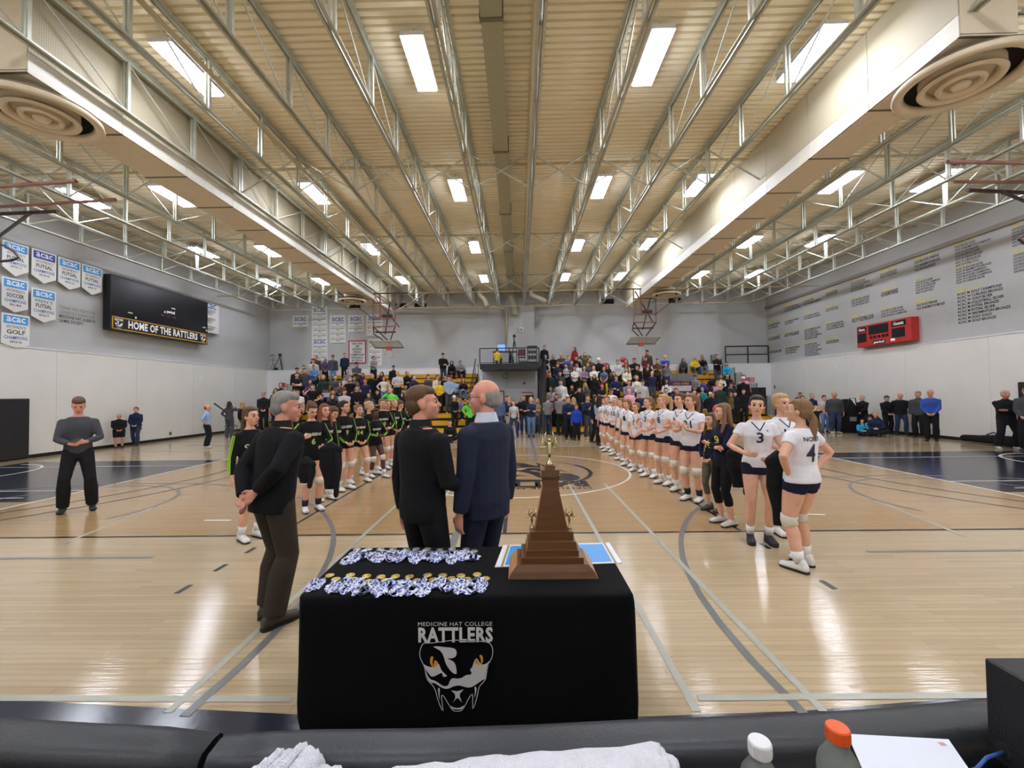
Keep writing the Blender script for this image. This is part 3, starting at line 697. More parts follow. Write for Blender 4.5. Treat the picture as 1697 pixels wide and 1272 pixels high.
def hair_forms(style, sex):
    mb = MB()
    def E(c, r): mb.ell(c, r, None, 16, 12)
    if style == 'short':
        E((0, .028, .046), (.0775, .091, .078)); E((0, .052, -.004), (.075, .066, .078)); E((0, -.012, .074), (.064, .066, .040))
    elif style == 'thin':
        E((0, .034, .004), (.0772, .083, .074)); E((0, .05, -.03), (.07, .062, .05))
    elif style in ('long', 'loose', 'pony', 'bun', 'bob', 'low'):
        E((0, .03, .043), (.081, .093, .083)); E((0, .055, -.005), (.077, .066, .075)); E((0, .0, .078), (.066, .068, .038)); E((.064, .012, .016), (.019, .038, .045)); E((-.064, .012, .016), (.019, .038, .045))
        if style in ('long', 'loose'):
            mb.loft([(V((0, .05, .02)), V((.085, 0, 0)), V((0, .06, 0))), (V((0, .07, -.08)), V((.095, 0, 0)), V((0, .05, 0))), (V((0, .085, -.19)), V((.11, 0, 0)), V((0, .04, 0))), (V((0, .095, -.30)), V((.085, 0, 0)), V((0, .03, 0)))], 14)
            for s in (-1, 1): mb.limb([(s*.072, .0, .04), (s*.083, -.01, -.05), (s*.095, -.03, -.16), (s*.09, -.06, -.27)], [.022, .026, .028, .018], 8)
        if style == 'bob':
            mb.loft([(V((0, .04, .02)), V((.09, 0, 0)), V((0, .07, 0))), (V((0, .05, -.07)), V((.095, 0, 0)), V((0, .055, 0))), (V((0, .05, -.12)), V((.085, 0, 0)), V((0, .04, 0)))], 14)
        if style == 'pony':
            mb.limb([(0, .10, .055), (0, .15, .05), (0, .165, -.03), (0, .16, -.15), (0, .15, -.26)], [.026, .03, .036, .03, .012], 10)
        if style == 'low':
            mb.limb([(0, .10, -.01), (0, .13, -.06), (0, .135, -.17), (0, .13, -.30), (0, .13, -.36)], [.028, .033, .036, .028, .012], 10)
        if style == 'bun': E((0, .12, .065), (.042, .04, .042))
    elif style == 'curly':
        for i in range(46):
            a = R.random()*2*PI; e = R.random()*1.9-.55; d = V((math.cos(a)*math.cos(e), math.sin(a)*math.cos(e)+.35, math.sin(e)))
            p = V((0, .035, .03)) + V((d.x*.085, d.y*.085, d.z*.085)); 
            if p.y < -.045 and p.z < .07: continue
            E(p, (.028, .028, .028))
        E((0, .04, .03), (.085, .085, .08))
    elif style == 'cap':
        E((0, .02, .058), (.083, .098, .070)); mb.loft([(V((0, -.07, .052)), V((.066, 0, 0)), V((0, .0, .008))), (V((0, -.125, .045)), V((.058, 0, 0)), V((0, 0, .007))), (V((0, -.155, .038)), V((.03, 0, 0)), V((0, 0, .005)))], 12)
    elif style == 'beanie':
        E((0, .025, .055), (.086, .098, .085)); mb.loft([(V((0, .02, .02)), V((.087, 0, 0)), V((0, .1, 0))), (V((0, .02, .055)), V((.088, 0, 0)), V((0, .101, 0)))], 16)
    elif style == 'hood':
        E((0, .035, .02), (.098, .10, .115)); mb.loft([(V((0, .05, -.05)), V((.10, 0, 0)), V((0, .08, 0))), (V((0, .05, -.16)), V((.12, 0, 0)), V((0, .09, 0)))], 14)
    return mb
def eye_mesh():
    b = MB(); n = 10; k = 8; vs = []; fs = []
    for i in range(k+1):
        t = PI*i/k
        for j in range(n): a = 2*PI*j/n; vs.append((.0125*math.sin(t)*math.cos(a), -.0125*math.cos(t), .0125*math.sin(t)*math.sin(a)))
    for i in range(k):
        for j in range(n): b.m.append(1 if i < 3 else 0); fs.append((i*n+j, (i+1)*n+j, (i+1)*n+(j+1) % n, i*n+(j+1) % n))
    b.v = vs; b.f = fs
    return b.mesh('eye', [mat('eye_white', (196, 186, 178), .4, var=0), mat('eye_iris', (50, 36, 28), .2, var=0)], True)
EYE = eye_mesh()
bm_ = MB()
for s in (-1, 1): bm_.tube([(s*.014, -.0925, .024), (s*.03, -.088, .030), (s*.046, -.074, .026)], [.003, .0042, .0022], 6)
BROWM = bm_.mesh('eyebrows', HAIR, True)
MOUTHM = MB().ell((0, -.0955, -.052), (.022, .005, .0035), None, 10, 6).ell((0, -.094, -.0595), (.018, .006, .0045), None, 10, 6).mesh('mouth', SKIN, True)
HS = 1.08      # head scale
HAIRC = dict(dark=(48, 36, 28), brown=(92, 66, 44), lbrown=(130, 98, 66), blonde=(186, 152, 104), grey=(140, 136, 130), lgrey=(185, 182, 176), black=(28, 25, 24), red=(130, 70, 44), ginger=(165, 95, 55))
SK = dict(p=(222, 172, 145), t=(205, 150, 120), d=(92, 60, 46), r=(214, 152, 128))
def figure(label, loc, rotz, H=1.75, sex='m', pose='down', stance='stand', wd=1., skin_='p', hair=('short', 'brown'), yaw=0, pitch=0, tilt=0,
           top=('tee', (60, 60, 60)), bot=('trousers', (40, 40, 45)), shoes=(40, 38, 36), shoe_n='shoe', vox=.016, key=None, group=None, lean=0, belly=0,
           face=True, pads=None, socks=None, sleeves=True, arms=None, legs=None, hands=None, hat=None, det=1, topmat=None, botmat=None, hem=None, cat='person'):
    t = thing('person', label, cat, loc, rotz, group); s = H/1.75; t.scale = (s, s, s)
    S = skeleton(sex, pose, stance, lean, arms, legs); M = frame_head(yaw, pitch, tilt) @ Matrix.Scale(HS, 3); S['M'] = M; P = {'root': t, 'S': S, 'M': M}
    f = sex == 'f'; kk = (lambda *a: (key,)+a) if key else (lambda *a: None)
    P['body'] = skin(lambda: body_forms(sex, S, M, wd, det, hands, .0), 'body', SKIN, vox, t, kk('body'), 2, SK[skin_])
    kind, tc = top
    grow = dict(tee=.010, jersey=.010, long=.012, hoodie=.024, jacket=.022, coat=.026, sport=.006)[kind]
    lo = hem or dict(tee=.88, jersey=.90, long=.89, hoodie=.86, jacket=.84, coat=.72, sport=.90)[kind]
    sl = dict(tee=.62, jersey=.45, long=1.9, hoodie=1.95, jacket=1.93, coat=1.93, sport=1.88)[kind]
    def tform():
        mb = MB(); mb.loft(torso_rings(S, sex, lo, 1.455, grow, wd, belly, .35 if kind in ('hoodie', 'jacket', 'coat') else .12), 20)
        for i in (0, 1):
            p, r = arm_pts(S, i, 0, sl); g = grow*.8 + (.004 if kind in ('tee', 'jersey') else 0)
            r = [x*wd*(.92 if f else 1)+g for x in r]; mb.limb(p, r, 12, flat0=True, flat1=True); mb.ell(p[0], (r[0], r[0], r[0]*.84), None, 12, 8)
        if kind in ('hoodie',): mb.ell(S['neck'] + V((0, .07, -.01)), (.10, .06, .05), None, 12, 8)
        if kind in ('jacket', 'coat'): mb.tube([S['neck'] + V((0, .0, -.03)), S['neck'] + V((0, -.0, .03))], [.082, .07], 14)
        return mb
    P['top'] = skin(tform, dict(tee='shirt', jersey='jersey', long='jumper', hoodie='hoodie', jacket='jacket', coat='coat', sport='jersey')[kind], topmat or CLOTH, vox, t, kk('top', kind, lo), 3, tc)
    bk, bc = bot
    def bform():
        mb = MB(); T = S['T']
        g = dict(trousers=.012, jeans=.008, shorts=.007, wide=.024, leggings=.004, skirt=.03, kneeshorts=.03)[bk]
        mb.loft(torso_rings(S, sex, .83, 1.0 if bk != 'shorts' else .97, g, wd), 18)
        for i in (0, 1):
            e = dict(trousers=1.99, jeans=1.98, shorts=.28, wide=1.95, leggings=1.5, skirt=1.0, kneeshorts=.9)[bk]
            p, r = leg_pts(S, i, 0, e, f); ext = {'trousers': .014, 'wide': .026, 'jeans': .008, 'skirt': .03, 'kneeshorts': .03}.get(bk, .006)
            mb.limb(p, [x*wd + ext + (.009*max(0, j-1) if bk in ('trousers', 'wide') else .004*max(0, j-1) if bk == 'jeans' else 0) for j, x in enumerate(r)], 14, flat1=True)
        return mb
    P['bot'] = skin(bform, dict(jeans='jeans', shorts='shorts', leggings='leggings', skirt='skirt', kneeshorts='shorts').get(bk, 'trousers'), botmat or CLOTH, vox, t, kk('bot', bk), 3, bc)
    for i in (0, 1):
        so = skin(lambda: shoe_forms(S, i), shoe_n, SHOE, min(vox, .012), t, kk('shoe', i), 2, shoes)
        if det > 0: put('sole', CACHE.setdefault((key, 'sole', i), None) or sole_mesh(S, i).mesh('sole', mat('rubber_sole', (200, 200, 200) if sum(shoes) > 450 else (30, 28, 27), .6)), so)
    hs, hc = hair
    if hs != 'bald':
        h_ = skin(lambda: hair_forms(hs, sex), 'hair', HAIR, .008 if det > 1 else .011, t, ('hair', hs, det > 1), 3, HAIRC[hc] if isinstance(hc, str) else hc, loc=S['head'], rot=M.to_euler()); h_.scale = (HS,)*3
        P['hair'] = h_
    if hat:
        ht_ = skin(lambda: hair_forms(hat[0], sex), {'cap': 'cap', 'beanie': 'knit_hat', 'hood': 'hood'}[hat[0]], CLOTH, .009, t, ('hat', hat[0]), 3, hat[1], loc=S['head'], rot=M.to_euler()); ht_.scale = (HS,)*3
    if face:
        for s_ in (-1, 1): e_ = put('eye', EYE, t, S['head'] + M @ V((s_*.031, -.0745, .004))); e_.rotation_euler = M.to_euler(); e_.scale = (HS,)*3
        mo = put('mouth', MOUTHM, t, S['head']); mo.rotation_euler = M.to_euler(); mo.scale = (HS,)*3; c = SK[skin_]; mo.color = (*s2l((c[0]*.86, c[1]*.58, c[2]*.58)), 1)
        br = put('eyebrows', BROWM, t, S['head']); br.rotation_euler = M.to_euler(); br.scale = (HS,)*3; br.color = (*s2l(HAIRC[hc] if isinstance(hc, str) else (90, 80, 70)), 1)
    if pads:
        for i in (0, 1):
            p, r = leg_pts(S, i, .88, 1.14, f)
            MB().limb(p, [x*wd+.010 for x in r], 14, flat0=True, flat1=True).obj('knee_pad', mat('white_knee_pad', (226, 218, 208), .8, bump=.2), t, smooth=True)
    if socks:
        for i in (0, 1):
            p, r = leg_pts(S, i, 1.72, 1.97, f)
            MB().limb(p, [x*wd+.006 for x in r], 12, flat0=True, flat1=True).obj('sock', mat('sock_%d_%d' % (socks[0], socks[2]), socks, .9, bump=.2), t, smooth=True)
    return P

# ================================================================== BLEACHERS AND PLATFORM
M_YEL = mat('yellow_seat_plastic', (226, 168, 32), .45, var=.06, scale=3)
M_DKD = mat('dark_bleacher_deck', (40, 38, 38), .6, var=.1)
M_RAIL = mat('black_rail_paint', (24, 24, 26), .4, var=.05)
M_RAILW = mat('grey_rail_mesh_paint', (150, 152, 156), .5, var=.05)
RY = lambda k: 19.1 + .72*k
RZ = lambda k: .308*(k+1)
def bleachers(label, x0, x1, nsec, rail_x, inner_x, in_side):
    t = thing('bleachers', label, 'bleachers', ((x0+x1)/2, 19.1, 0)); ox, oy = (x0+x1)/2, 19.1
    def P_(b, nm, m, **k): o = b.obj(nm, m, t, **k); o.location = (-ox, -oy, 0); return o
    L = (x1-x0)/nsec
    for k in range(10):
        for i in range(nsec):
            a, c = x0+i*L+.012, x0+(i+1)*L-.012
            P_(MB().b2((a, RY(k)-.02, RZ(k)-.22), (c, RY(k)+.02, RZ(k)-.012)).b2((a, RY(k)-.02, RZ(k)-.03), (c, RY(k)+.27, RZ(k))), 'seat_board', M_YEL)
        P_(MB().b2((x0, RY(k)+.27, RZ(k)-.06), (x1, RY(k)+.74 if k < 9 else YF-.01, RZ(k)-.03)).b2((x0, RY(k)+.02, max(RZ(k)-.3, .01)), (x1, RY(k)+.04, RZ(k)-.02)), 'foot_deck', M_DKD)
    for xs in (x0, x1):
        pr = [(19.1, .02)] + sum([[(RY(k)+.02, RZ(k)-.25), (RY(k)+.02, RZ(k)-.03)] for k in range(10)], []) + [(YF-.02, RZ(9)-.03), (YF-.02, .02)]
        b = MB(); tt = tessellate_polygon([[V((p[0], p[1], 0)) for p in pr]])
        for s in (-.02, .02): b.add([(xs+s, p[0], p[1]) for p in pr], [tuple(q) for q in tt])
        b.add([(xs-.02, p[0], p[1]) for p in pr]+[(xs+.02, p[0], p[1]) for p in pr], [(i, (i+1) % len(pr), len(pr)+(i+1) % len(pr), len(pr)+i) for i in range(len(pr))])
        P_(b, 'end_panel', M_DKD)
    for k in range(0, 10):          # stepped guard rails on the outer end
        y0, y1, z = RY(k)+.1, RY(k)+.74, RZ(k)
        b = MB().tube([(rail_x, y0, z), (rail_x, y0, z+.95), (rail_x, y1, z+.95), (rail_x, y1, z)], .02, 6)
        for j in range(1, 6): b.tube([(rail_x, y0+(y1-y0)*j/6, z+.05), (rail_x, y0+(y1-y0)*j/6, z+.93)], .012, 5)
        P_(b, 'guard_rail', M_RAIL)
    b = MB()
    b.tube([(inner_x, 19.6, 1.1), (inner_x, YF-1.9, RZ(9)+.75)], .03, 6)
    b.tube([(inner_x, 19.6, .6), (inner_x, YF-1.9, RZ(9)+.25)], .02, 6)
    for k in range(0, 10, 2): b.tube([(inner_x, RY(k)+.5, RZ(k)-.1), (inner_x, RY(k)+.5, RZ(k)+.85)], .02, 6)
    P_(b, 'hand_rail', M_RAIL)
    return t, P_
BL, PL_ = bleachers('yellow and black tiered bleachers left of the raised platform', -11.8, -2.3, 4, -11.9, -2.22, 1)
BR_, PR_ = bleachers('yellow and black tiered bleachers right of the raised platform', 1.5, 11.9, 4, 12.0, 1.42, -1)
M_GPAN = mat('grey_bleacher_panel', (128, 128, 130), .6)
# raised camera platform
pf = thing('camera_platform', 'black raised platform with railing between the two bleachers', 'platform', (-.3, 24.4, 0))
def PF(b, nm, m, **k): o = b.obj(nm, m, pf, **k); o.location = (.3, -24.4, 0); return o
px0, px1, pz = -1.94, 1.33, 3.5
PF(MB().b2((px0, 23.5, 3.2), (px1, YF-.12, pz)), 'deck_slab', M_RAIL)
for x in (px0+.05, px1-.05): PF(MB().b2((x-.05, 23.6, .02), (x+.05, 23.7, 3.2)), 'support_post', mat('white_post_paint', (214, 216, 214), .5) if x < 0 else M_RAIL)
PF(MB().b2((px1+.02, 19.4, .02), (px1+.12, 23.6, 3.3)), 'side_screen', M_RAIL)
PF(MB().tube([(px0, 23.55, 4.36), (px1, 23.55, 4.36)], .028, 8).tube([(px0, 23.55, 3.56), (px1, 23.55, 3.56)], .02, 8), 'top_rail', M_RAIL)
for i in range(23):
    x = px0 + (px1-px0)*i/22
    PF(MB().tube([(x, 23.55, pz), (x, 23.55, 4.36)], .03 if i in (0, 11, 22) else .009, 6), 'baluster', M_RAIL if i in (0, 11, 22) else M_RAILW)
def AP(px, py, Y): return at(px, py, Y)
# wall details under the platform
p = AP(838, 623, YF)
ck_ = thing('wall_clock', 'round black rimmed wall clock under the raised platform', 'clock', (p.x, YF-.03, p.z))
MB().lathe([(.165, 0), (.165, .05), (.14, .05), (.14, .02), (.001, .02)], 28, rot=Matrix.Rotation(PI/2, 3, 'X')).obj('clock_case', M_RAIL, ck_)
MB().lathe([(.001, .025), (.138, .025), (.138, .02)], 28, rot=Matrix.Rotation(PI/2, 3, 'X')).obj('clock_face', M_WHITEW, ck_)
MB().bar((0, -.03, 0), (-.05, -.03, .07), .012, .004).bar((0, -.03, 0), (.02, -.03, .1), .008, .004).obj('hands', M_BLK, ck_)
p = AP(869, 635, YF); MB().lathe([(.09, 0), (.09, .03), (.06, .03), (.05, .01), (.001, .01)], 20, rot=Matrix.Rotation(PI/2, 3, 'X')).obj('round_vent', mat('grey_vent', (130, 130, 132), .5), label='small round grey vent right of the wall clock', cat='vent', loc=(p.x, YF-.002, p.z))
d0, d1 = AP(820, 649, YF), AP(834, 649, YF)
dr = MB().b2((d0.x, YF-.05, 0), (d1.x, YF-.01, d0.z)).obj('door_1', mat('pinkish_white_door', (240, 225, 222), .5), kind='structure')
MB().b2((d0.x-.07, YF-.06, 0), (d0.x, YF-.005, d0.z+.07)).b2((d1.x, YF-.06, 0), (d1.x+.07, YF-.005, d0.z+.07)).b2((d0.x, YF-.06, d0.z), (d1.x, YF-.005, d0.z+.07)).obj('door_frame', mat('brown_door_frame', (96, 84, 76), .5), dr)
zz = AP(860, 641, YF).z
MB().b2((-1.9, YF-.06, zz-.03), (1.3, YF-.005, zz+.03)).obj('trim_1', M_WHITEW, kind='structure')
MB().b2((-.55, YF-.03, zz), (-.5, YF-.005, 3.3)).obj('trim_2', mat('pale_grey_trim', (196, 198, 200), .6), kind='structure')
p = AP(874, 651, YF-1.5)
ex = thing('barbell_rack', 'dark rack with a red bar standing behind the crowd under the platform', 'rack', (p.x, YF-1.5, 0))
MB().tube([(-.35, 0, p.z+.03), (.28, 0, p.z+.03), (.36, 0, p.z-.3)], .03, 8).obj('red_bar', mat('red_bar_paint', (170, 40, 48), .4), ex)
MB().b2((-.12, -.1, 0), (.3, .15, p.z-.12)).obj('rack_body', M_BLK, ex)
# platform gear
tp = thing('tripod', 'black camera tripod standing on the raised platform', 'tripod', (0, 24.2, pz)); c = AP(852.5, 600, 24.2).x; tp.location.x = c
for a in (0, 2.1, 4.2): MB().tube([(.32*math.cos(a), .32*math.sin(a), .01), (.04*math.cos(a), .04*math.sin(a), 1.3)], .02, 6).obj('leg', M_RAIL, tp)
MB().tube([(0, 0, 1.0), (0, 0, 1.5)], .03, 8).obj('column', M_RAIL, tp)
MB().box((0, 0, 1.6), (.14, .24, .14)).tube([(0, -.1, 1.62), (0, -.25, 1.62)], .05, 10).obj('camera_head', M_RAIL, tp)
mp_ = AP(831, 585, 24.3)
mo = thing('monitor', 'blue lit computer screen on the raised platform', 'monitor', (mp_.x, 24.3, pz+.75))
MB().box((0, 0, .22), (.5, .04, .42)).obj('screen_frame', M_RAIL, mo)
MB().box((0, -.022, .22), (.45, .004, .37)).obj('screen', mat('lit_blue_screen', (110, 150, 215), .3, var=.3, scale=8, emit=.9), mo)
MB().tube([(0, 0, 0), (0, 0, .1)], .03, 8).box((0, 0, .01), (.2, .15, .02)).obj('stand', M_RAIL, mo)
MB().b2((-.5, -.25, -.05), (.9, .3, 0)).b2((-.48, -.23, -.75), (-.44, -.19, -.05)).b2((.84, -.23, -.75), (.88, -.19, -.05)).b2((-.48, .24, -.75), (-.44, .28, -.05)).b2((.84, .24, -.75), (.88, .28, -.05)).obj('table', M_BLK, label='dark work table under the blue screen on the platform', cat='table', loc=(mp_.x, 24.3, pz+.75))
p = AP(882, 590, 24.0)
rk = thing('equipment_rack', 'black equipment rack with pale fronts at the platform right end', 'rack', (p.x, 24.0, pz))
MB().b2((-.28, -.2, 0), (.28, .25, 1.0)).obj('case', M_BLK, rk)
for z in (.12, .45, .72): MB().b2((-.22, -.215, z), (.22, -.2, z+.12)).obj('front_panel', mat('pale_rack_front', (150, 150, 150), .5, var=.4, scale=30), rk)
p = AP(868, 600, 23.9)
MB().b2((-.28, -.16, 0), (.28, .16, .16), bev=.02).b2((-.24, -.17, .03), (.24, -.155, .07)).obj('printer', mat('grey_printer_plastic', (70, 70, 74), .5, var=.2), label='dark printer on the platform floor behind the railing', cat='printer', loc=(p.x, 23.85, pz))
ch2 = thing('chair', 'maroon backed chair on the raised platform', 'chair', (AP(865, 585, 24.8).x, 24.8, pz))
MB().box((0, .2, .75), (.45, .05, .4), bev=.02).obj('backrest', mat('maroon_fabric', (100, 42, 48), .9), ch2)
MB().box((0, 0, .45), (.45, .42, .06), bev=.02).obj('seat', mat('maroon_fabric', (100, 42, 48), .9), ch2)
for a in (-1, 1):
    for b in (-1, 1): MB().tube([(a*.2, b*.18, 0), (a*.2, b*.18, .43)], .012, 6).obj('leg', M_RAIL, ch2)
# wall box, sensor and pier cable
p = AP(864, 546, YF-.1)
wb_ = thing('wall_speaker', 'white square box with a dark round centre on the pier', 'speaker', (p.x, YF-.14, p.z))
MB().box((0, 0, 0), (.26, .06, .26), bev=.01).obj('box', M_WHITEW, wb_); MB().lathe([(.001, .04), (.05, .04), (.05, .02)], 16, rot=Matrix.Rotation(PI/2, 3, 'X')).obj('centre', M_BLK, wb_)
MB().tube([(0, .02, .1), (0, .02, .62)], .01, 5).obj('cable', M_WHITEW, wb_)
p = AP(853.5, 557, YF-.1); MB().lathe([(.001, .05), (.05, .04), (.06, 0)], 14, rot=Matrix.Rotation(PI/2, 3, 'X')).obj('wall_sensor', M_BLK, label='tiny dark round sensor on the pier above the tripod', cat='sensor', loc=(p.x, YF-.1, p.z))
# tripod on the far left ledge
tl = thing('tripod', 'black tripod standing on the far left wall ledge', 'tripod', (AP(464, 600, YF+.22).x, YF+.22, ZH))
hz = AP(464, 588, YF+.22).z - ZH
for dx_, dy_ in ((-.42, -.1), (.26, -.12), (.0, .2)): MB().tube([(dx_, dy_, 0), (0, 0, hz-.1)], .02, 6).obj('leg', M_RAIL, tl)
MB().box((0, 0, hz), (.12, .12, .18)).obj('head', M_RAIL, tl)
st_ = thing('music_stand', 'thin dark stand on the ledge left of the tripod', 'stand', (AP(452, 600, YF+.2).x, YF+.2, ZH))
MB().tube([(-.16, 0, 0), (0, 0, .45), (0, 0, .95)], .012, 6).tube([(.2, 0, 0), (0, 0, .45)], .012, 6).obj('legs', M_RAIL, st_)
MB().tube([(-.15, 0, .85), (-.05, 0, 1.0), (.12, 0, .9)], .02, 6).tube([(-.22, -.05, .66), (.22, -.05, .64)], .014, 6).obj('arm', M_RAIL, st_)
p = AP(456.5, 613, YF+.15); MB().ell((0, 0, .09), (.12, .1, .1)).tube([(-.1, 0, .03), (.2, 0, .02)], .02, 6).obj('cable_bundle', M_RAIL, label='small dark cable bundle on the ledge between the tripod legs', cat='cable', loc=(p.x, YF+.2, ZH))
# guard rail on the right ledge
gr = thing('ledge_railing', 'black pipe railing on the far right ledge', 'railing', (AP(1240, 600, YF+.1).x, YF+.1, ZH)); gx = gr.location.x
a_, b_2 = AP(1202, 574, YF+.1), AP(1278, 573, YF+.1); H1 = a_.z - ZH
MB().tube([(a_.x-gx, 0, H1), (XR-gx-.05, 0, H1)], .04, 8).obj('top_rail', M_RAIL, gr); MB().tube([(a_.x-gx, 0, H1*.52), (XR-gx-.05, 0, H1*.52)], .035, 8).obj('mid_rail', M_RAIL, gr)
for x in (a_.x-gx, AP(1239.5, 590, YF+.1).x-gx, XR-gx-.05): MB().tube([(x, 0, 0), (x, 0, H1)], .04, 8).obj('post', M_RAIL, gr)
# dark display board at the right end
q0, q1 = AP(1238, 642, YF-.6), AP(1270, 690, YF-.6)
db_ = thing('display_cabinet', 'black framed dark glass cabinet at the far right corner', 'cabinet', ((q0.x+q1.x)/2, YF-.6, 0)); hw = (q1.x-q0.x)/2
MB().b2((-hw, 0, 0), (hw, .4, q0.z)).obj('case', M_BLK, db_)
MB().b2((-hw+.06, -.01, .2), (hw-.06, 0, q0.z-.08)).obj('glass', mat('dark_cabinet_glass', (40, 36, 30), .08, var=.5, scale=3), db_)
MB().b2((-hw, -.03, q0.z-.06), (hw, 0, q0.z)).b2((-hw, -.03, 0), (-hw+.06, 0, q0.z)).b2((hw-.06, -.03, 0), (hw, 0, q0.z)).obj('frame', M_RAIL, db_)
p = AP(1244.5, 629, YF); MB().box((0, -.015, 0), (.42, .02, .3)).obj('wall_sign', mat('pale_red_sign', (228, 150, 150), .6), label='small pale red sign on the white far wall at right', cat='sign', loc=(p.x, YF-.005, p.z))
p = AP(468, 638, YF); MB().box((0, -.015, 0), (.4, .02, .3)).obj('wall_sign', mat('red_sign', (205, 70, 70), .6), label='small red sign on the white far wall behind the left guard rails', cat='sign', loc=(p.x, YF-.005, p.z))
# cloth banners draped on the rows
def drape(px0_, py0, px1_, py1, Y, label, base, words, wc):
    a, b = AP(px0_, py0, Y), AP(px1_, py1, Y)
    t = thing('draped_banner', label, 'banner', ((a.x+b.x)/2, Y, (a.z+b.z)/2)); hw, hh = (b.x-a.x)/2, (a.z-b.z)/2
    m = MB(); n = 14
    m.add([(-hw+2*hw*i/n, .04*math.sin(i*1.3), z) for z in (-hh, hh) for i in range(n+1)], [(i, i+1, n+2+i, n+1+i) for i in range(n)])
    m.obj('cloth', mat('purple_banner_cloth', (78, 46, 92), .85), t)
    MB().b2((-hw*.96, -.055, -hh*.5), (hw*.96, -.05, hh*.35)).obj('pale_field', mat('pale_banner_field', base, .85), t)
    text(words, wc, hw*1.5, hh*.32, t, mw=Matrix(((1, 0, 0, 0), (0, 0, -1, -.06), (0, 1, 0, hh*.66), (0, 0, 0, 1))), bold=.02)
    return t
drape(1110, 632, 1146, 653, 22.0, 'purple and white banner with gold lettering draped over right bleachers', (205, 202, 210), 'GOLD STARS', mat('gold_letters', (214, 170, 60), .6, var=0))
drape(534, 645, 547, 662, 21.3, 'small purple and white banner draped over the left bleachers', (215, 212, 220), 'GO', mat('gold_letters', (214, 170, 60), .6, var=0))
MB().box((0, .0, 0), (1.9, .05, .42)).obj('grey_cover', M_GPAN, label='grey cover spread over seats above the purple banner', cat='cover', loc=(AP(1126, 622, 24.3).x, 24.1, AP(1126, 625, 24.3).z))

# ================================================================== HOOPS
M_HFR = mat('reddish_brown_hoop_frame', (140, 98, 84), .5, var=.1); M_HFD = mat('dark_maroon_hoop_frame', (66, 38, 38), .5, var=.1)
M_ORG = mat('orange_rim_paint', (226, 92, 62), .4, var=.05); M_GLS = mat('backboard_glass', (205, 215, 212), .1, var=0, alpha=.45); M_NET = mat('white_net_cord', (225, 215, 212), .8)
def hoop(cx_, label, flip):
    c = AP(cx_, 566, 22); X = c.x; t = thing('basketball_hoop', label, 'basketball hoop', (X, 21.6, 7.0))
    def H(b, nm, m, par=t, **k):
        o = b.obj(nm, m, par, **k)
        if par is t: o.location = (-X, -21.6, -7.0)
        return o
    hw = .74
    za, zb = 4.60, 4.38; ya, yb = 21.5, 22.45
    bb_ = H(MB().add([(X-hw, ya, za), (X+hw, ya, za), (X+hw, yb, zb), (X-hw, yb, zb), (X-hw, ya, za+.02), (X+hw, ya, za+.02), (X+hw, yb, zb+.02), (X-hw, yb, zb+.02)], [(0, 1, 2, 3), (7, 6, 5, 4), (0, 4, 5, 1), (1, 5, 6, 2), (2, 6, 7, 3), (3, 7, 4, 0)]), 'backboard', M_GLS)
    H(MB().tube([(X-hw, ya, za), (X+hw, ya, za)], .03, 6).tube([(X-hw, yb, zb), (X+hw, yb, zb)], .035, 6).tube([(X-hw, ya, za), (X-hw, yb, zb)], .03, 6).tube([(X+hw, ya, za), (X+hw, yb, zb)], .03, 6), 'backboard_frame', mat('pale_board_frame', (190, 185, 175), .4, metal=.3))
    H(MB().tube([(X-.02-hw, yb, zb-.03), (X+hw+.02, yb, zb-.03)], .03, 6), 'edge_padding', M_RAIL)
    H(MB().box((X, yb-.05, zb-.06), (.26, .2, .16)), 'rim_bracket', M_ORG)
    ring = [(X+.225*math.cos(a), yb-.05, zb-.38+.225*math.sin(a)) for a in [2*PI*i/24 for i in range(25)]]
    H(MB().tube(ring, .014, 6, caps=False), 'rim', mat('worn_rim_paint', (205, 150, 140), .4))
    nb = MB()
    for i in range(10):
        a = 2*PI*i/10; nb.tube([(X+.21*math.cos(a), yb-.05, zb-.38+.21*math.sin(a)), (X+.1*math.cos(a+.5), yb-.25, zb-.62+.14*math.sin(a+.5)), (X+.08*math.cos(a), yb-.3, zb-.86+.1*math.sin(a))], .005, 4)
    H(nb, 'net', M_NET)
    y = 21.6
    f = MB()
    for s in (-1, 1): f.tube([(X+s*.56, y, 7.06), (X+s*.56, y, 5.35)], .03, 6)
    for z in (6.55, 5.75, 5.35): f.tube([(X-.56, y, z), (X+.56, y, z)], .035, 6)
    f.tube([(X-.2, y, 7.0), (X-.2, y, 5.75)], .05, 6)
    H(f, 'hanging_frame', M_HFR)
    H(MB().tube([(X-.5, y-.1, 6.9), (X+.6, y+.6, 5.4)], .03, 6).tube([(X-.56, y, 5.35), (X+.1, y+.6, 4.6)], .03, 6).tube([(X+.56, y, 5.35), (X+.1, y+.55, 4.6)], .03, 6).tube([(X-.56, y+.3, 5.1), (X+.5, y+.3, 5.1)], .04, 6).tube([(X-.56, y, 5.35), (X-.6, y+.2, 5.0), (X-.1, y+.5, 4.62)], .03, 6).box((X+.12, y+.1, 5.9), (.5, .25, .12)).tube([(X+.3, y, 6.6), (X-.05, y+.3, 5.0)], .03, 6), 'fold_linkage', M_HFD)
    H(MB().tube([(X+flip*2.2, y, 7.05), (X+flip*.56, y, 6.1)], .03, 6), 'side_brace', mat('pale_pink_brace', (196, 172, 160), .5))
    H(MB().tube([(X-flip*2.0, y-.9, 6.95), (X-flip*.5, y, 5.7)], .018, 6).tube([(X-1.5, y-.2, 7.0), (X+1.3, y-.2, 7.0)], .03, 6), 'cable_brace', M_HFD)
hoop(641, 'folded up basketball hoop hanging left of the platform', 1)
hoop(1066, 'folded up basketball hoop hanging right of the platform', -1)
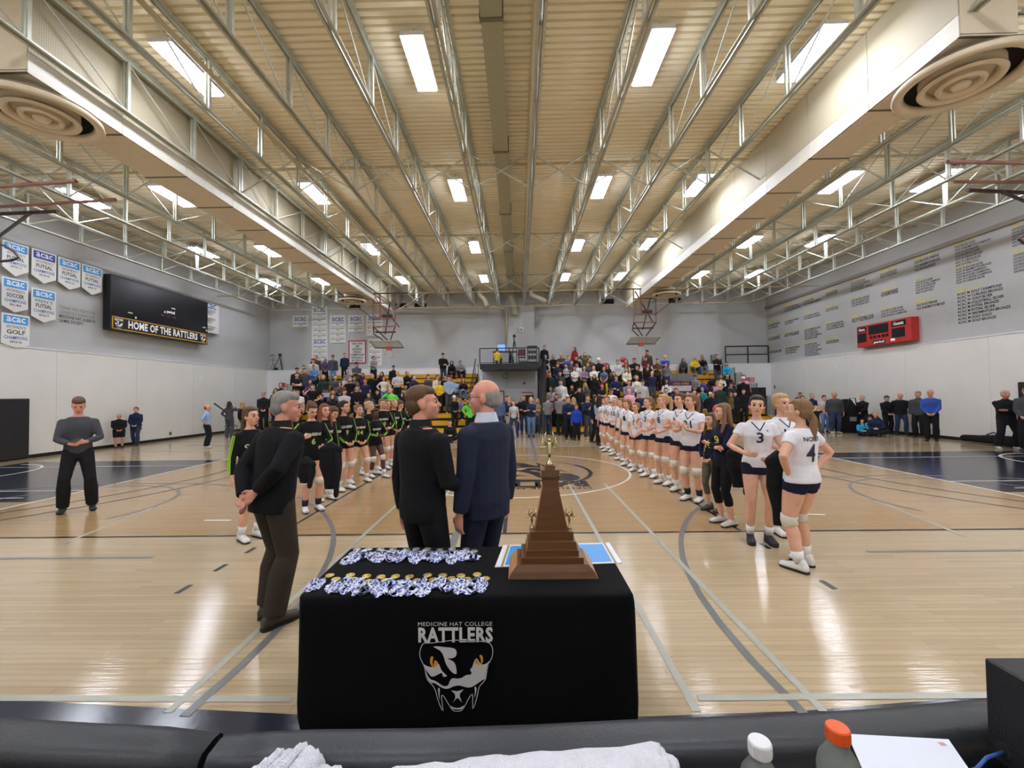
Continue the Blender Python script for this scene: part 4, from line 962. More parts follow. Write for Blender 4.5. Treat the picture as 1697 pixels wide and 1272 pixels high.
def sidehoop(label, bars, ring):
    p0 = G(*bars[0][1], 6.9); t = thing('basketball_hoop', label, 'basketball hoop', p0)
    for (a, b, z, m, r_) in [(x[0], x[1], x[2], x[3], x[4]) for x in bars]:
        o = MB().tube([G(*a, z), G(*b, z)], r_, 8).obj('support_bar', m, t); o.location = -p0
    o = MB().tube([AP(*q, 10.2) for q in ring], .03, 6).obj('backboard_frame', M_HFD, t); o.location = -p0
sidehoop('brown support bars of the hoop at the left edge', [((-60, 313), (126, 300), 6.98, M_HFR, .045), ((-60, 346), (192, 331), 6.98, M_HFR, .04), ((-60, 357), (96, 350), 6.98, M_HFD, .05), ((-10, 398), (50, 353), 6.6, M_HFD, .04)], [(-30, 400), (5, 406), (24, 417), (31, 427), (20, 431), (-30, 436)])
sidehoop('brown support bars of the hoop at the right edge', [((1760, 271), (1570, 268), 6.98, M_HFR, .045), ((1760, 302), (1578, 301), 6.98, M_HFR, .04), ((1760, 322), (1603, 315), 6.98, M_HFD, .05), ((1740, 350), (1660, 318), 6.6, M_HFD, .04)], [(1730, 380), (1697, 389), (1688, 396), (1697, 403), (1730, 408)])

# ================================================================== LOGO
LG_OUT = [(310,372),(285,410),(268,470),(272,530),(300,590),(325,650),(335,720),(360,790),(400,830),(430,870),(450,920),(470,1000),(500,1080),(530,1132),(521,1050),(516,958),(545,975),(590,1050),(640,1122),(690,1137),(745,1125),(790,1060),(830,985),(868,943),(872,1010),(870,1108),(900,1050),(930,940),(945,870),(975,830),(1020,780),(1040,700),(1060,600),(1095,540),(1108,470),(1100,410),(1060,365),(980,350),(860,350),(690,335),(540,350),(420,365),(350,365)]
LG_W = [[(425,410),(480,405),(560,415),(630,420),(680,440),(693,480),(680,520),(640,540),(600,540),(590,545),(650,575),(680,620),(690,715),(640,700),(590,640),(560,580),(540,510),(500,450)],
 [(305,600),(340,622),(390,637),(430,632),(475,600),(495,620),(520,680),(580,738),(545,748),(530,738),(522,705),(490,715),(440,740),(400,745),(370,710),(330,660)],
 [(338,680),(362,745),(400,782),(440,792),(500,830),(545,855),(590,845),(610,800),(640,765),(700,770),(750,760),(800,730),(850,725),(862,700),(845,670),(870,640),(900,560),(930,545),(960,600),(1000,612),(1040,595),(1068,575),(1052,650),(1040,720),(1020,770),(980,790),(920,830),(860,865),(800,868),(740,850),(690,848),(640,862),(600,880),(550,882),(500,860),(440,820),(400,815),(370,790),(348,740)],
 [(625,900),(690,912),(770,890),(725,940),(730,990),(748,1040),(697,985),(645,1040),(670,990),(665,940)],
 [(475,880),(495,882),(492,940),(495,1010),(480,950)], [(895,865),(915,870),(912,920),(893,985),(898,920)],
 [(620,1075),(650,1093),(690,1099),(735,1092),(770,1070),(745,1112),(690,1116),(640,1108)]]
LG_Y = [[(410,515),(425,530),(415,580),(420,630),(400,620),(385,580),(393,530)], [(440,560),(468,575),(480,600),(440,635),(420,638),(428,600)],
 [(970,500),(990,520),(995,570),(980,605),(966,615),(971,570),(962,530),(952,515)], [(925,540),(935,570),(958,612),(930,612),(903,592),(905,565)]]
def logo(parent, M, sc, fill, light, yel, dz=.0005, words=True, yscale=1, lw=8, name='emblem'):
    def tr(pts): return [((x-690)*sc, -(y-650)*sc*yscale) for x, y in pts]
    out = smoothcurve(LG_OUT, 2); e = 0
    if fill is not None:
        o = MB().poly(tr(out)).obj(name+'_field', fill, parent); o.matrix_local = M @ Matrix.Translation((0, 0, dz))
    b = MB(); stroke(b, tr(out), lw*sc, 0, True)
    for w_ in LG_W: b.poly(tr(smoothcurve(w_, 2)))
    o = b.obj(name, light, parent); o.matrix_local = M @ Matrix.Translation((0, 0, dz*2))
    b = MB()
    for w_ in LG_Y: b.poly(tr(smoothcurve(w_, 2)))
    o = b.obj(name+'_eyes', yel, parent); o.matrix_local = M @ Matrix.Translation((0, 0, dz*3))
    if words:
        wm = light if fill is None else fill
        text('MEDICINE HAT COLLEGE', wm, 855*sc, 45*sc*yscale, parent, 'lettering', M @ Matrix.Translation((-12*sc, (650-152)*sc*yscale, dz*2)), spacing=1.08)
        text('RATTLERS', wm, 860*sc, 175*sc*yscale, parent, 'lettering', M @ Matrix.Translation((-8*sc, (650-275)*sc*yscale, dz*2)), bold=.04, spacing=1.1)
FARM = lambda x, y, z: Matrix(((1, 0, 0, x), (0, 0, -1, y), (0, 1, 0, z), (0, 0, 0, 1)))
LEFM = lambda x, y, z: Matrix(((0, 0, 1, x), (1, 0, 0, y), (0, 1, 0, z), (0, 0, 0, 1)))
RIGM = lambda x, y, z: Matrix(((0, 0, -1, x), (-1, 0, 0, y), (0, 1, 0, z), (0, 0, 0, 1)))
# floor emblem, upside down for the camera
M0 = Matrix.Translation((.02, 9.75, .004)) @ Matrix.Rotation(PI, 4, 'Z')
logo(floor, M0, .00345, M_LBLK, M_STAIN, M_LOGOY, .0006, yscale=.93, lw=8)

# ================================================================== SCOREBOARDS
M_SBB = mat('black_scoreboard_face', (26, 26, 34), .25, var=.1); M_SBT = mat('glowing_scoreboard_white', (232, 232, 232), .5, var=0, emit=.25); M_SBY = mat('yellow_border_paint', (225, 175, 50), .5, var=0)  # white print is given a faint glow of its own, shared with lit marks
y0, y1, z0, z1 = 15.58, 20.54, 4.42, 6.5
sb = thing('scoreboard', 'large black scoreboard with a yellow bordered strip on left wall', 'scoreboard', (XL, (y0+y1)/2, z0)); W_ = y1-y0; Hh = z1-z0
MB().b2((-.02, -W_/2, 0), (.28, W_/2, Hh), bev=.01).obj('case', M_RAIL, sb)
MB().b2((.28, -W_/2+.03, .27*Hh), (.285, W_/2-.03, Hh-.03)).obj('display_face', M_SBB, sb)
for a, b in (((-W_/2+.05, .02*Hh), (W_/2-.05, .035*Hh)), ((-W_/2+.05, .235*Hh), (W_/2-.05, .25*Hh)), ((-W_/2+.05, .02*Hh), (-W_/2+.09, .25*Hh)), ((W_/2-.09, .02*Hh), (W_/2-.05, .25*Hh))):
    MB().b2((.28, a[0], a[1]), (.29, b[0], b[1])).obj('strip_border', M_SBY, sb)
text('HOME OF THE RATTLERS', M_SBT, W_*.72, Hh*.15, sb, mw=LEFM(.292, 0.02, Hh*.142), bold=.03, spacing=1.06)
for s in (-1, 1): logo(sb, LEFM(.291, s*(W_/2-.32), Hh*.125), .00040, None, M_SBT, M_SBY, .001)
text('period', M_SBT, .42, .16, sb, mw=LEFM(.292, .25, Hh*.55), bold=.03)
for i in range(3):
    MB().b2((.286, -W_*.05+.3*i, Hh*.44), (.289, -W_*.05+.3*i+.18, Hh*.48)).obj('dim_digit', mat('dim_red_digit', (80, 40, 34), .4), sb)
for yy, zz2 in ((-W_*.36, .36), (W_*.06, .64), (W_*.43, .38)): MB().b2((.286, yy, Hh*zz2), (.289, yy+.2, Hh*zz2+.03)).obj('lit_segment', M_SBT, sb)
for yy, zz2 in ((-.1, .52), (-W_*.3, .28), (W_*.47, .31)): MB().add([(.289, yy, Hh*zz2), (.289, yy+.09, Hh*zz2), (.289, yy+.045, Hh*zz2+.1)], [(0, 1, 2)]).obj('lit_arrow', M_SBT, sb)
M_SBR = mat('red_scoreboard_paint', (190, 52, 46), .45, var=.05)
y0, y1, z0, z1 = 16.45, 19.06, 3.64, 4.56
sr = thing('scoreboard', 'red scoreboard with black windows on the right wall', 'scoreboard', (XR, (y0+y1)/2, z0)); W_ = y1-y0; Hh = z1-z0
MB().b2((-.22, -W_/2, 0), (.1, W_/2, Hh), bev=.02).obj('case', M_SBR, sr)
def win(u0, u1, v0, v1, m=M_SBB, nm='window'):    # u from the far end (photo left) to the near end
    return MB().b2((-.23, W_/2-u1*W_, v0*Hh), (-.215, W_/2-u0*W_, v1*Hh)).obj(nm, m, sr)
win(.03, .2, .72, .93); win(.02, .2, .22, .64); win(.25, .62, .52, .93); win(.68, .92, .70, .93); win(.68, .90, .22, .62); win(.33, .56, .05, .22)
for u in (.27, .34, .42, .5, .57): win(u, u+.05, .33, .45)
win(.66, .73, .1, .2, M_SBT, 'label_plate')
text('period', M_SBT, .5, .13, sr, mw=RIGM(-.232, W_/2-.445*W_, .13*Hh), bold=.03)
text('Home', M_SBT, .32, .13, sr, mw=RIGM(-.232, W_/2-.115*W_, .82*Hh), bold=.02); text('Guests', M_SBT, .46, .13, sr, mw=RIGM(-.232, W_/2-.8*W_, .82*Hh), bold=.02)

# ================================================================== BANNERS
M_BW = mat('white_banner_cloth', (228, 228, 224), .8, var=.03, scale=3); M_BB = mat('bright_blue_print', (72, 158, 222), .7, var=.03); M_BN = mat('royal_blue_print', (62, 82, 170), .7, var=.03)
M_TK = mat('dark_grey_print', (58, 62, 66), .7, var=0); M_BLU = mat('blue_lettering', (60, 120, 190), .7, var=0); M_PW = mat('white_print', (238, 240, 244), .7, var=0)
def zz4(x, y): return (x/4.24, 380+y/4.24)
def pennant(TL, TR, bot, tip, sport, season, blue, label):
    a, b = atx(*zz4(*TL), XL), atx(*zz4(*TR), XL); zt = (a.z+b.z)/2; c = atx(*zz4(*bot), XL).z; d = atx(*zz4(*tip), XL).z
    w_ = abs(b.y-a.y); h_ = zt-c; cy = (a.y+b.y)/2; t = thing('pennant_banner', label, 'banner', (XL+.024, cy, zt), 0, 'pennant banners on the left wall')
    pr = [(-w_/2, 0), (w_/2, 0), (w_/2, -h_), (0, d-zt), (-w_/2, -h_)]
    m = MB()
    for x in (.005, .02): m.add([(x, p[0], p[1]) for p in pr], [(0, 1, 2, 3, 4)[::-1] if x < .01 else (0, 1, 2, 3, 4)])
    n = 5; m.add([(x, p[0], p[1]) for x in (.005, .02) for p in pr], [(i, (i+1) % 5, 5+(i+1) % 5, 5+i) for i in range(5)])
    m.obj('cloth', M_BW, t)
    MB().b2((.021, -w_*.44, -h_*.33), (.023, w_*.44, -h_*.05)).obj('blue_field', blue, t)
    text('acac', M_PW, w_*.68, h_*.17, t, mw=LEFM(.026, 0, -h_*.18), bold=.015)
    g = sport.split('|')
    text(g[0], M_TK, w_*.7, h_*.1, t, mw=LEFM(.026, 0, -h_*.43), spacing=1.08)
    text(g[1], M_TK, w_*.66, h_*.14, t, mw=LEFM(.026, 0, -h_*.60), bold=.02)
    text('CHAMPIONS', M_BLU if blue is M_BB else M_BN, w_*.84, h_*.11, t, mw=LEFM(.026, 0, -h_*.79), bold=.012, spacing=1.05)
    text(season, M_TK, w_*.42, h_*.07, t, mw=LEFM(.026, 0, -h_*.93), bold=.02)
pennant((8, 75), (193, 118), (188, 300), (105, 332), "WOMEN'S|FUTSAL", '2010-11', M_BB, "women's futsal pennant 2010-11 behind the hoop rim, top row leftmost")
pennant((215, 130), (388, 180), (386, 358), (300, 380), "WOMEN'S|FUTSAL", '2014-15', M_BN, "women's futsal pennant with royal blue head and purple lettering")
pennant((402, 190), (558, 237), (558, 405), (487, 425), "WOMEN'S|FUTSAL", '2015-16', M_BB, "women's futsal pennant 2015-16, third in the top row")
pennant((568, 238), (710, 282), (710, 440), (643, 462), "WOMEN'S|FUTSAL", '2016-17', M_BB, "women's futsal pennant 2016-17 nearest the black scoreboard")
pennant((5, 335), (190, 360), (188, 562), (105, 585), "WOMEN'S|SOCCER", '91-93', M_BB, "women's soccer pennant in the middle row at the left edge")
pennant((213, 407), (385, 440), (383, 632), (303, 655), "MEN'S|FUTSAL", '2016-17', M_BB, "men's futsal pennant beside the thank you lettering")
pennant((2, 580), (200, 615), (200, 815), (125, 835), "WOMEN'S|GOLF", '2015-16', M_BB, "women's golf pennant, lowest on the left wall")
a, b = atx(*zz4(440, 530), XL), atx(*zz4(693, 575), XL); c = atx(*zz4(440, 648), XL)
hh_ = a.z-c.z; ww_ = b.y-a.y; cy = (a.y+b.y)/2; cz = (a.z+c.z)/2
ty = 0
text('THANK YOU FOR YOUR\nGENEROUS DONATION', mat('grey_wall_lettering', (110, 112, 116), .7, var=0), ww_*.98, hh_*.46, w_left, mw=LEFM(XL+.0-.118, cy, cz+hh_*.25), align='LEFT')
text('MEDICINE HAT ALBERTA\nGAMES SOCIETY', M_TK, ww_, hh_*.46, w_left, mw=LEFM(XL-.118, cy, cz-hh_*.27), align='LEFT', bold=.02)
def sheet(px0_, py0, px1_, py1, Y, label, nl, logos=(.06,), blue=M_BLU, edge=None, heading=None, matx=None, parentw=None):
    a, b = AP(px0_, py0, Y), AP(px1_, py1, Y); w_, h_ = b.x-a.x, a.z-b.z
    t = thing('championship_banner', label, 'banner', ((a.x+b.x)/2, Y, (a.z+b.z)/2), 0, 'white banners on the far wall')
    MB().box((0, 0, 0), (w_, .03, h_)).obj('cloth', M_BW, t)
    if edge:
        for q in (((-w_/2, -h_/2), (w_/2, -h_/2+.07)), ((-w_/2, h_/2-.07), (w_/2, h_/2)), ((-w_/2, -h_/2), (-w_/2+.07, h_/2)), ((w_/2-.07, -h_/2), (w_/2, h_/2))):
            MB().b2((q[0][0], -.022, q[0][1]), (q[1][0], -.014, q[1][1])).obj('red_border', edge, t)
        text('SCAR   KING\n1990\nNATIONAL\nCURLING\nCHAMPIONSHIP\nNATIONAUX\nde CURLING', M_TK, w_*.8, h_*.82, t, mw=FARM(0, -.024, 0), bold=.02)
        return
    for lg in logos: text('acac', blue, w_*.74, .26, t, mw=FARM(0, -.02, h_*(.5-lg)-.17), bold=.012)
    k = 0; z = h_/2 - .55
    lines = []
    while z > -h_/2+.15 and k < nl:
        if not any(abs(z-(h_*(.5-lg)-.17)) < .3 for lg in logos if lg > .1):
            text(R.choice(['MEN\'S CURLING CHAMPIONS\n1989-90', 'WOMEN\'S TABLE CHAMPIONS\n1987-88', 'MIXED CURLING CHAMPIONS\n1991-92']), M_TK, w_*.82, .17, t, mw=FARM(0, -.02, z), bold=.02)
            MB().b2((-w_*.42, -.02, z-.19), (w_*.42, -.016, z-.165)).obj('rule', mat('grey_rule', (150, 150, 150), .7, var=0), t)
        z -= .34; k += 1
sheet(484.7, 523, 511, 542, YU-.03, 'smallest white banner with a blue logo, leftmost on far wall', 1)
sheet(516.8, 507, 543, 606, YU-.03, 'tallest white banner of many lines hanging on the far wall', 12, (.02, .55))
sheet(546.8, 522, 573.4, 567.7, YU-.03, 'medium white banner right of the tallest one on far wall', 4)
sheet(577, 522, 603, 550, YU-.03, 'white banner directly above the red bordered one', 2)
sheet(607, 521, 634, 556.6, YU-.03, 'white banner behind the frame of the left far hoop', 3)
sheet(577.6, 564, 607, 602, YU-.03, 'red bordered white curling championship banner on the far wall', 0, (), edge=mat('crimson_border', (196, 50, 72), .7, var=0))
sheet(610.7, 561, 633, 606, YU-.03, 'white banner right of the red bordered one behind the hoop', 3, ())
a, b = atx(337, 499, XL), atx(360, 505, XL); c = atx(337, 549, XL)
t = thing('championship_banner', 'white lettered banner just beyond the black scoreboard on left wall', 'banner', (XL+.0, (a.y+b.y)/2, (a.z+c.z)/2)); w_ = b.y-a.y+.35; h_ = a.z-c.z
MB().box((.015, -.1, 0), (.03, w_, h_)).obj('cloth', M_BW, t)
text('acac', M_BLU, w_*.7, .28, t, mw=LEFM(.035, -.1, h_*.4), bold=.012)
for k in range(4): text("MEN'S BASKETBALL\nCHAMPIONS\n1972-73", M_TK, w_*.66, .26, t, mw=LEFM(.035, -.1, h_*.18-.4*k), bold=.02)
# honours painted on the right wall
M_HY = mat('faded_yellow_lettering', (222, 205, 95), .7, var=.03); M_HK = mat('charcoal_lettering', (66, 68, 74), .7, var=0)
def z1(x, y): return (1270+x/3.974, 370+y/3.974)
HB = [(10,645,60,90,3,700),(15,735,60,88,2,775),(20,830,60,100,2,858),(120,535,195,225,3,585),(120,628,180,215,3,670),(120,712,185,215,2,750),(125,808,185,220,4,862),
 (245,490,315,355,3,542),(248,590,312,357,3,636),(250,685,315,362,6,768),(252,780,320,365,7,878),(390,440,468,468,2,485),(392,545,470,475,2,585),(395,650,470,515,4,705),(395,758,470,478,2,795),
 (555,378,645,700,5,455),(560,490,650,680,4,552),(562,608,655,708,2,655),(750,312,855,860,2,365),(755,435,860,868,2,487),(755,560,855,925,4,622),
 (975,228,1100,1145,4,320),(982,370,1100,1145,6,468),(988,505,1110,1175,3,572),(1240,130,1385,1480,8,292),(1248,282,1390,1485,7,402),(1255,435,1395,1605,10,665),(1615,15,1760,1790,7,160),(1625,185,1760,1790,7,330)]
SP = ['CURLING', 'FUTSAL', 'GOLF', 'SOCCER', 'VOLLEYBALL', 'BADMINTON']; PL2 = ['CHAMPIONS', 'SILVER', 'BRONZE', 'GOLD']
yr = 1990
for (x0, y0_, hx1, tx1, nl, yb_) in HB:
    XW = XR+.1; a = atx(*z1(x0, y0_), XW); e = atx(*z1(hx1, y0_-(hx1-x0)*.22), XW); e2 = atx(*z1(tx1, y0_), XW); bz = atx(*z1(x0, yb_), XW).z
    full = a.z-bz; hh = full/(nl+1.6)*1.35 if nl > 3 else full*.42; w1 = a.y-e.y; w2 = a.y-e2.y
    text(f'{yr} - {(yr+1) % 100:02d}', M_HY, w1, hh*.85, w_right, mw=RIGM(XW-.006, a.y-w1/2, a.z-hh/2), bold=.05); yr += 1
    body = '\n'.join(f'ACAC {R.choice("MW")} {R.choice(SP)} {R.choice(PL2)}' for _ in range(max(1, nl-1)))
    text(body, M_HK, w2, full-hh, w_right, mw=RIGM(XW-.006, a.y-w2/2, bz+(full-hh)/2), bold=.025, align='LEFT')
# padded wall panels beside the frame edges
def dpanel(label, pts, X):
    a, b = atx(*pts[0], X), atx(*pts[1], X); s = .06 if X < 0 else -.06
    t = thing('wall_pad', label, 'wall pad', (X, (a.y+b.y)/2, 0)); hw = abs(a.y-b.y)/2
    MB().b2((0, -hw, .04), (s, hw, a.z), bev=.02).obj('pad', mat('charcoal_vinyl', (40, 41, 46), .4), t)
    MB().b2((s, -hw*.7, a.z-.17), (s*1.05, -hw*.45, a.z-.12)).obj('label_tag', M_PW, t)
dpanel('dark wall pad at the left edge behind the man with a phone', [(-60, 661), (47, 662)], XL+.02)
dpanel('dark wall pad at the right edge of the hall', [(1760, 631), (1689, 638)], XR-.02)

# ================================================================== THE THREE MEN AT THE TABLE
def facef(P, m):   # matrix in the figure's own frame
    return P['S']['T'] @ m
def numbers(P, body, col, w_, h_, z, y=-.17, back=False, nm='lettering', bold=.02, x=0, curve=0):
    m = Matrix(((-1, 0, 0, x), (0, 0, 1, -y), (0, 1, 0, z), (0, 0, 0, 1))) if back else FARM(x, y, z)
    return text(body, col, w_, h_, P['root'], nm, facef(P, m), bold=bold, target=P['top'])
def decal(P, mb, material, z=0, y=-.17, nm='trim', back=False):
    o = mb.obj(nm, material, P['root']); m = Matrix(((-1, 0, 0, 0), (0, 0, 1, -y), (0, 1, 0, z), (0, 0, 0, 1))) if back else FARM(0, y, z)
    o.matrix_local = facef(P, m); AFTER.append((o, P['top'])); return o
def collar(P, col, r=.085, h=.05, nm='shirt_collar', z0=-.035):
    n = P['S']['neck']; mb = MB()
    mb.loft([(n + V((0, .0, z0)), V((r*1.12, 0, 0)), V((0, r, 0))), (n + V((0, -.002, z0+h)), V((r*.9, 0, 0)), V((0, r*.86, 0)))], 20, cap=False)
    mb.loft([(n + V((0, .0, z0)), V((r*1.22, 0, 0)), V((0, r*1.1, 0))), (n + V((0, -.002, z0+h)), V((r*.9, 0, 0)), V((0, r*.86, 0)))], 20, cap=False)
    return mb.obj(nm, col, P['root'], smooth=True)
M_NVC = mat('navy_cloth', (26, 32, 54), .85, var=.1, bump=.2); M_BKC = mat('black_cloth', (18, 18, 21), .9, var=.15, bump=.3, bscale=25); M_WHC = mat('white_cloth', (232, 234, 238), .85, var=.03, bump=.2)
p = G(452, 1026); Hh_ = at(480, 650, p.y).z + .02
M1 = figure('person in black fleece, brown trousers, hands clasped behind back beside the table', (p.x, p.y, 0), rad(152), Hh_, 'm', 'behind', hair=('short', 'grey'), yaw=-46, pitch=4,
    lean=9, top=('jacket', (20, 20, 24)), bot=('trousers', (58, 50, 44)), shoes=(62, 54, 46), vox=.0095, det=2, hands=[V((0, 1, -.3)), V((0, 1, -.2))], hem=.82, wd=1.04,
    legs=dict(dz=0, l=((.09, -.02, .085), (.1, -1, 0), (.35, -1, 0)), r=((-.11, .06, .085), (-.1, -1, 0), (-.1, -1, 0))), skin_='r')
collar(M1, M_BKC, .074, .085, 'jacket_collar')
yc = 3.15; p = at(700, 800, yc)
M2 = figure('person in plain black jacket gesturing with one hand behind the medals', (p.x, yc, 0), rad(142), at(702, 639, yc).z, 'm', 'gesture', hair=('short', 'brown'), yaw=-44, pitch=-4,
    top=('jacket', (16, 16, 19)), bot=('trousers', (20, 20, 24)), vox=.0095, det=2, hem=.84, wd=1.0, skin_='r', hands=[V((-1, .1, .1)), V((.9, -.2, .1))],
    arms=dict(l=POSE['down']['l'], r=((-.17, -.24, 1.06), (-.5, .5, -1), (-.1, -.5, .85))))
collar(M2, M_BKC, .076, .085, 'jacket_collar'); collar(M2, M_WHC, .068, .03, 'shirt_collar', -.0)
yc = 3.3; p = at(806, 800, yc)
M3 = figure('tall person in navy blazer and jeans with glasses behind the table', (p.x, yc, 0), rad(-128), at(803, 630, yc).z, 'm', 'down', hair=('thin', 'grey'), yaw=34, pitch=2,
    top=('coat', (34, 40, 58)), bot=('jeans', (34, 42, 62)), vox=.0095, det=2, hem=.80, wd=1.02, skin_='r', hands=[V((-1, 0, .1)), V((1, 0, .1))], belly=.03)
collar(M3, mat('pale_blue_shirt', (196, 206, 222), .8, var=.03), .078, .075, 'shirt_collar', -.02)
gl_ = MB()
for s in (-1, 1):
    c = V((s*.032, -.09, .002)); gl_.tube([c+V((.024*math.cos(a), 0, .017*math.sin(a))) for a in [2*PI*i/14 for i in range(15)]], .0018, 5, caps=False)
    gl_.tube([(s*.056, -.088, .006), (s*.076, -.03, .006), (s*.078, .02, .0)], .002, 5)
gl_.tube([(-.008, -.092, .004), (.008, -.092, .004)], .0018, 5)
o = gl_.obj('glasses', M_BLK, M3['root']); o.location = M3['S']['head']; o.rotation_euler = M3['M'].to_euler(); o.scale = (HS,)*3
bt = MB().limb([(0, .0, 0), (0, .0, -.3)], [.02, .02], 8)

# ================================================================== THE TWO TEAMS
M_GRN = mat('lime_green_stripe', (160, 214, 60), .7, var=0); M_NUMW = mat('white_jersey_print', (236, 240, 226), .7, var=0); M_NUMG = mat('yellow_green_jersey_print', (200, 214, 110), .7, var=0); M_NUMN = mat('navy_jersey_print', (28, 32, 62), .7, var=0); M_NUMY = mat('yellow_jersey_print', (226, 208, 60), .7, var=0)
def player(label, hx, hy, fx, fy, rot, team, num, pose='front', hair=('pony', 'brown'), yaw=0, pitch=0, sk='p', wd=1., stance='stand', grp=True, hide=False, Hf=None, arms=None, legs=None, near=False, back=False, pads=True, tilt=0, shoes=None, hands=None, socks=None):
    p = G(fx, fy); H = Hf or min(max(at(hx, hy, p.y).z, 1.45), 1.95)
    v = .0105 if near else .0135
    if team == 'green': kw = dict(top=('sport', (20, 21, 24)), bot=('shorts', (16, 16, 20)), shoes=(226, 226, 226), socks=(228, 228, 226))
    else: kw = dict(top=('jersey', (232, 232, 238)), bot=('shorts', (24, 28, 50)), shoes=(228, 228, 226), socks=(230, 230, 228))
    if shoes: kw['shoes'] = shoes
    if socks: kw['socks'] = socks
    P = figure(label, (p.x, p.y, 0), rad(rot), H, 'f', pose, stance, wd=wd, skin_=sk, hair=hair, yaw=yaw, pitch=pitch, tilt=tilt, vox=v, det=2, pads=pads, arms=arms, legs=legs, hands=hands, shoe_n='sports_shoe',
        group='black and green team in their line' if team == 'green' else 'white and navy team in their line', **kw)
    S = P['S']
    if team == 'green':
        numbers(P, 'QUEENS', M_NUMW, .24, .06, 1.24, bold=.04); numbers(P, num, M_NUMG, .11 if len(num) > 1 else .06, .10, 1.13, bold=.03)
        for i in (0, 1):
            s = 1 if i == 0 else -1; pts, rs = arm_pts(S, i, .0, 1.85); mb = MB()
            for a in (-28, 0, 28):
                q = []
                for j, (c, r) in enumerate(zip(pts, rs)):
                    t = (pts[min(j+1, len(pts)-1)] - pts[max(j-1, 0)]).normalized(); o_ = V((s, 0, .25)); o_ = (o_ - t*o_.dot(t)).normalized(); o_ = Quaternion(t, rad(a)) @ o_
                    q.append(c + o_*(r*.92+.006))
                mb.tube(q, .0065, 6)
            mb.obj('sleeve_stripes', M_GRN, P['root'])
    else:
        if back: numbers(P, num, M_NUMN, .11, .18, 1.21, back=True, bold=.02, x=.03); numbers(P, 'NCREST', M_NUMN, .22, .045, 1.35, back=True, bold=.02)
        else: numbers(P, num, M_NUMN, .13 if len(num) > 1 else .075, .125, 1.255, bold=.02)
        b = MB(); vp = [(-.072, 1.435), (0, 1.335), (.072, 1.435)]; vq = [(vp[k][0]+(vp[k+1][0]-vp[k][0])*u/8, vp[k][1]+(vp[k+1][1]-vp[k][1])*u/8) for k in (0, 1) for u in range(9) if not (k and u == 0)]; stroke(b, vq, .013)
        if not back: decal(P, b, M_NUMN, 0, nm='neck_trim')
        b = MB().add([(.07, 1.33, 0), (.095, 1.33, 0), (.085, 1.348, 0)], [(0, 1, 2)])
        if not back: decal(P, b, M_NUMN, 0, nm='chest_mark')
    return P
L = 'person in black and green jersey '
player(L+'half hidden behind the grey haired head', 434.7, 673.8, 415, 893, 60, 'green', '5', 'down', ('low', 'brown'), yaw=10)
PA = player(L+'looking down, pulling on a black jacket', 515, 667, 517, 846, 40, 'green', '6', hair=('bun', 'brown'), pitch=28, yaw=10, near=True, wd=1.06,
    arms=dict(l=((.10, -.30, 1.05), (1, .3, -.5), (-.5, -.8, 0)), r=((-.20, -.30, 1.22), (-1, .2, -.6), (.5, -.8, .2))), socks=(40, 40, 44))
player(L+'peeking out directly behind the one pulling a jacket', 526, 669, 538, 828, 50, 'green', '8', 'down', ('long', 'red'))
player(L+'with head bowed, third clear one in left line', 546, 674, 553, 816, 62, 'green', '7', 'down', ('pony', 'brown'), pitch=30)
player(L+'with dark ponytail and black ankle brace, hands joined', 568.7, 664, 571, 811, 55, 'green', '9', 'front', ('pony', 'dark'), yaw=20, wd=.97)
player(L+'number 14, hands folded low, hair tied back', 590, 669, 595, 799, 42, 'green', '14', 'front', ('bun', 'lbrown'), yaw=15, stance='wide')
player(L+'shorter, darker skinned, between number 14 and a blonde', 602, 676.6, 622, 790, 50, 'green', '4', 'lapfold', ('bun', 'black'), sk='d', legs=dict(dz=-.02, l=((.12, -.22, .085), (.1, -1, 0)), r=((-.10, .05, .085), (-.1, -1, 0))))
player(L+'with blonde bun, hands low, right of the shorter one', 612, 664, 613, 786, 62, 'green', '3', 'front', ('bun', 'blonde'), yaw=10, stance='step')
player(L+'number 10 with arms bent, hands joined at the waist', 629, 660.6, 634, 777, 40, 'green', '10', 'hold', ('bun', 'lbrown'), yaw=0)
player(L+'mostly hidden behind number 10', 639, 662, 642, 773, 45, 'green', '11', 'down', ('pony', 'lbrown'))
player(L+'number 1 with blonde hair tied back', 651.7, 660.6, 653, 770, 48, 'green', '1', 'front', ('bun', 'blonde'), yaw=20, wd=.96)
player(L+'bowing the head beside number 1', 662, 664, 664, 766, 50, 'green', '13', 'raise', ('bun', 'brown'), pitch=25)
player(L+'number 2, half hidden by the black jacket shoulder', 677, 667, 678, 763, 30, 'green', '2', 'front', ('pony', 'lbrown'))
W = 'person in white jersey '
player(W+'at the far end of right line, barely visible', 1001.8, 658, 1003, 743, -35, 'white', '9', 'down', ('bun', 'dark'))
player(W+'number 15, hand on hip, second from far end', 1010.6, 656, 1008, 748, -38, 'white', '15', 'hip', ('pony', 'lbrown'), yaw=20)
player(W+'number 12 with hands joined behind number 15', 1021.6, 657, 1021, 754, -42, 'white', '12', 'hold', ('pony', 'blonde'))
player(W+'number 17 between numbers 12 and 1', 1029.5, 659.4, 1031, 762, -60, 'white', '17', 'down', ('bob', 'lbrown'))
player(W+'number 1 with short ponytail looking down', 1041.4, 661.6, 1041, 772, -50, 'white', '1', 'down', ('pony', 'lbrown'), pitch=10)
player(W+'number 5 with hands folded low in front', 1055.7, 667, 1056, 781, -38, 'white', '5', 'front', ('bun', 'lbrown'), yaw=-10)
player(W+'number 7 clasping both hands, right of number 5', 1078.8, 657, 1077, 790, -50, 'white', '7', 'hold', ('pony', 'lbrown'), yaw=-15, wd=.97)
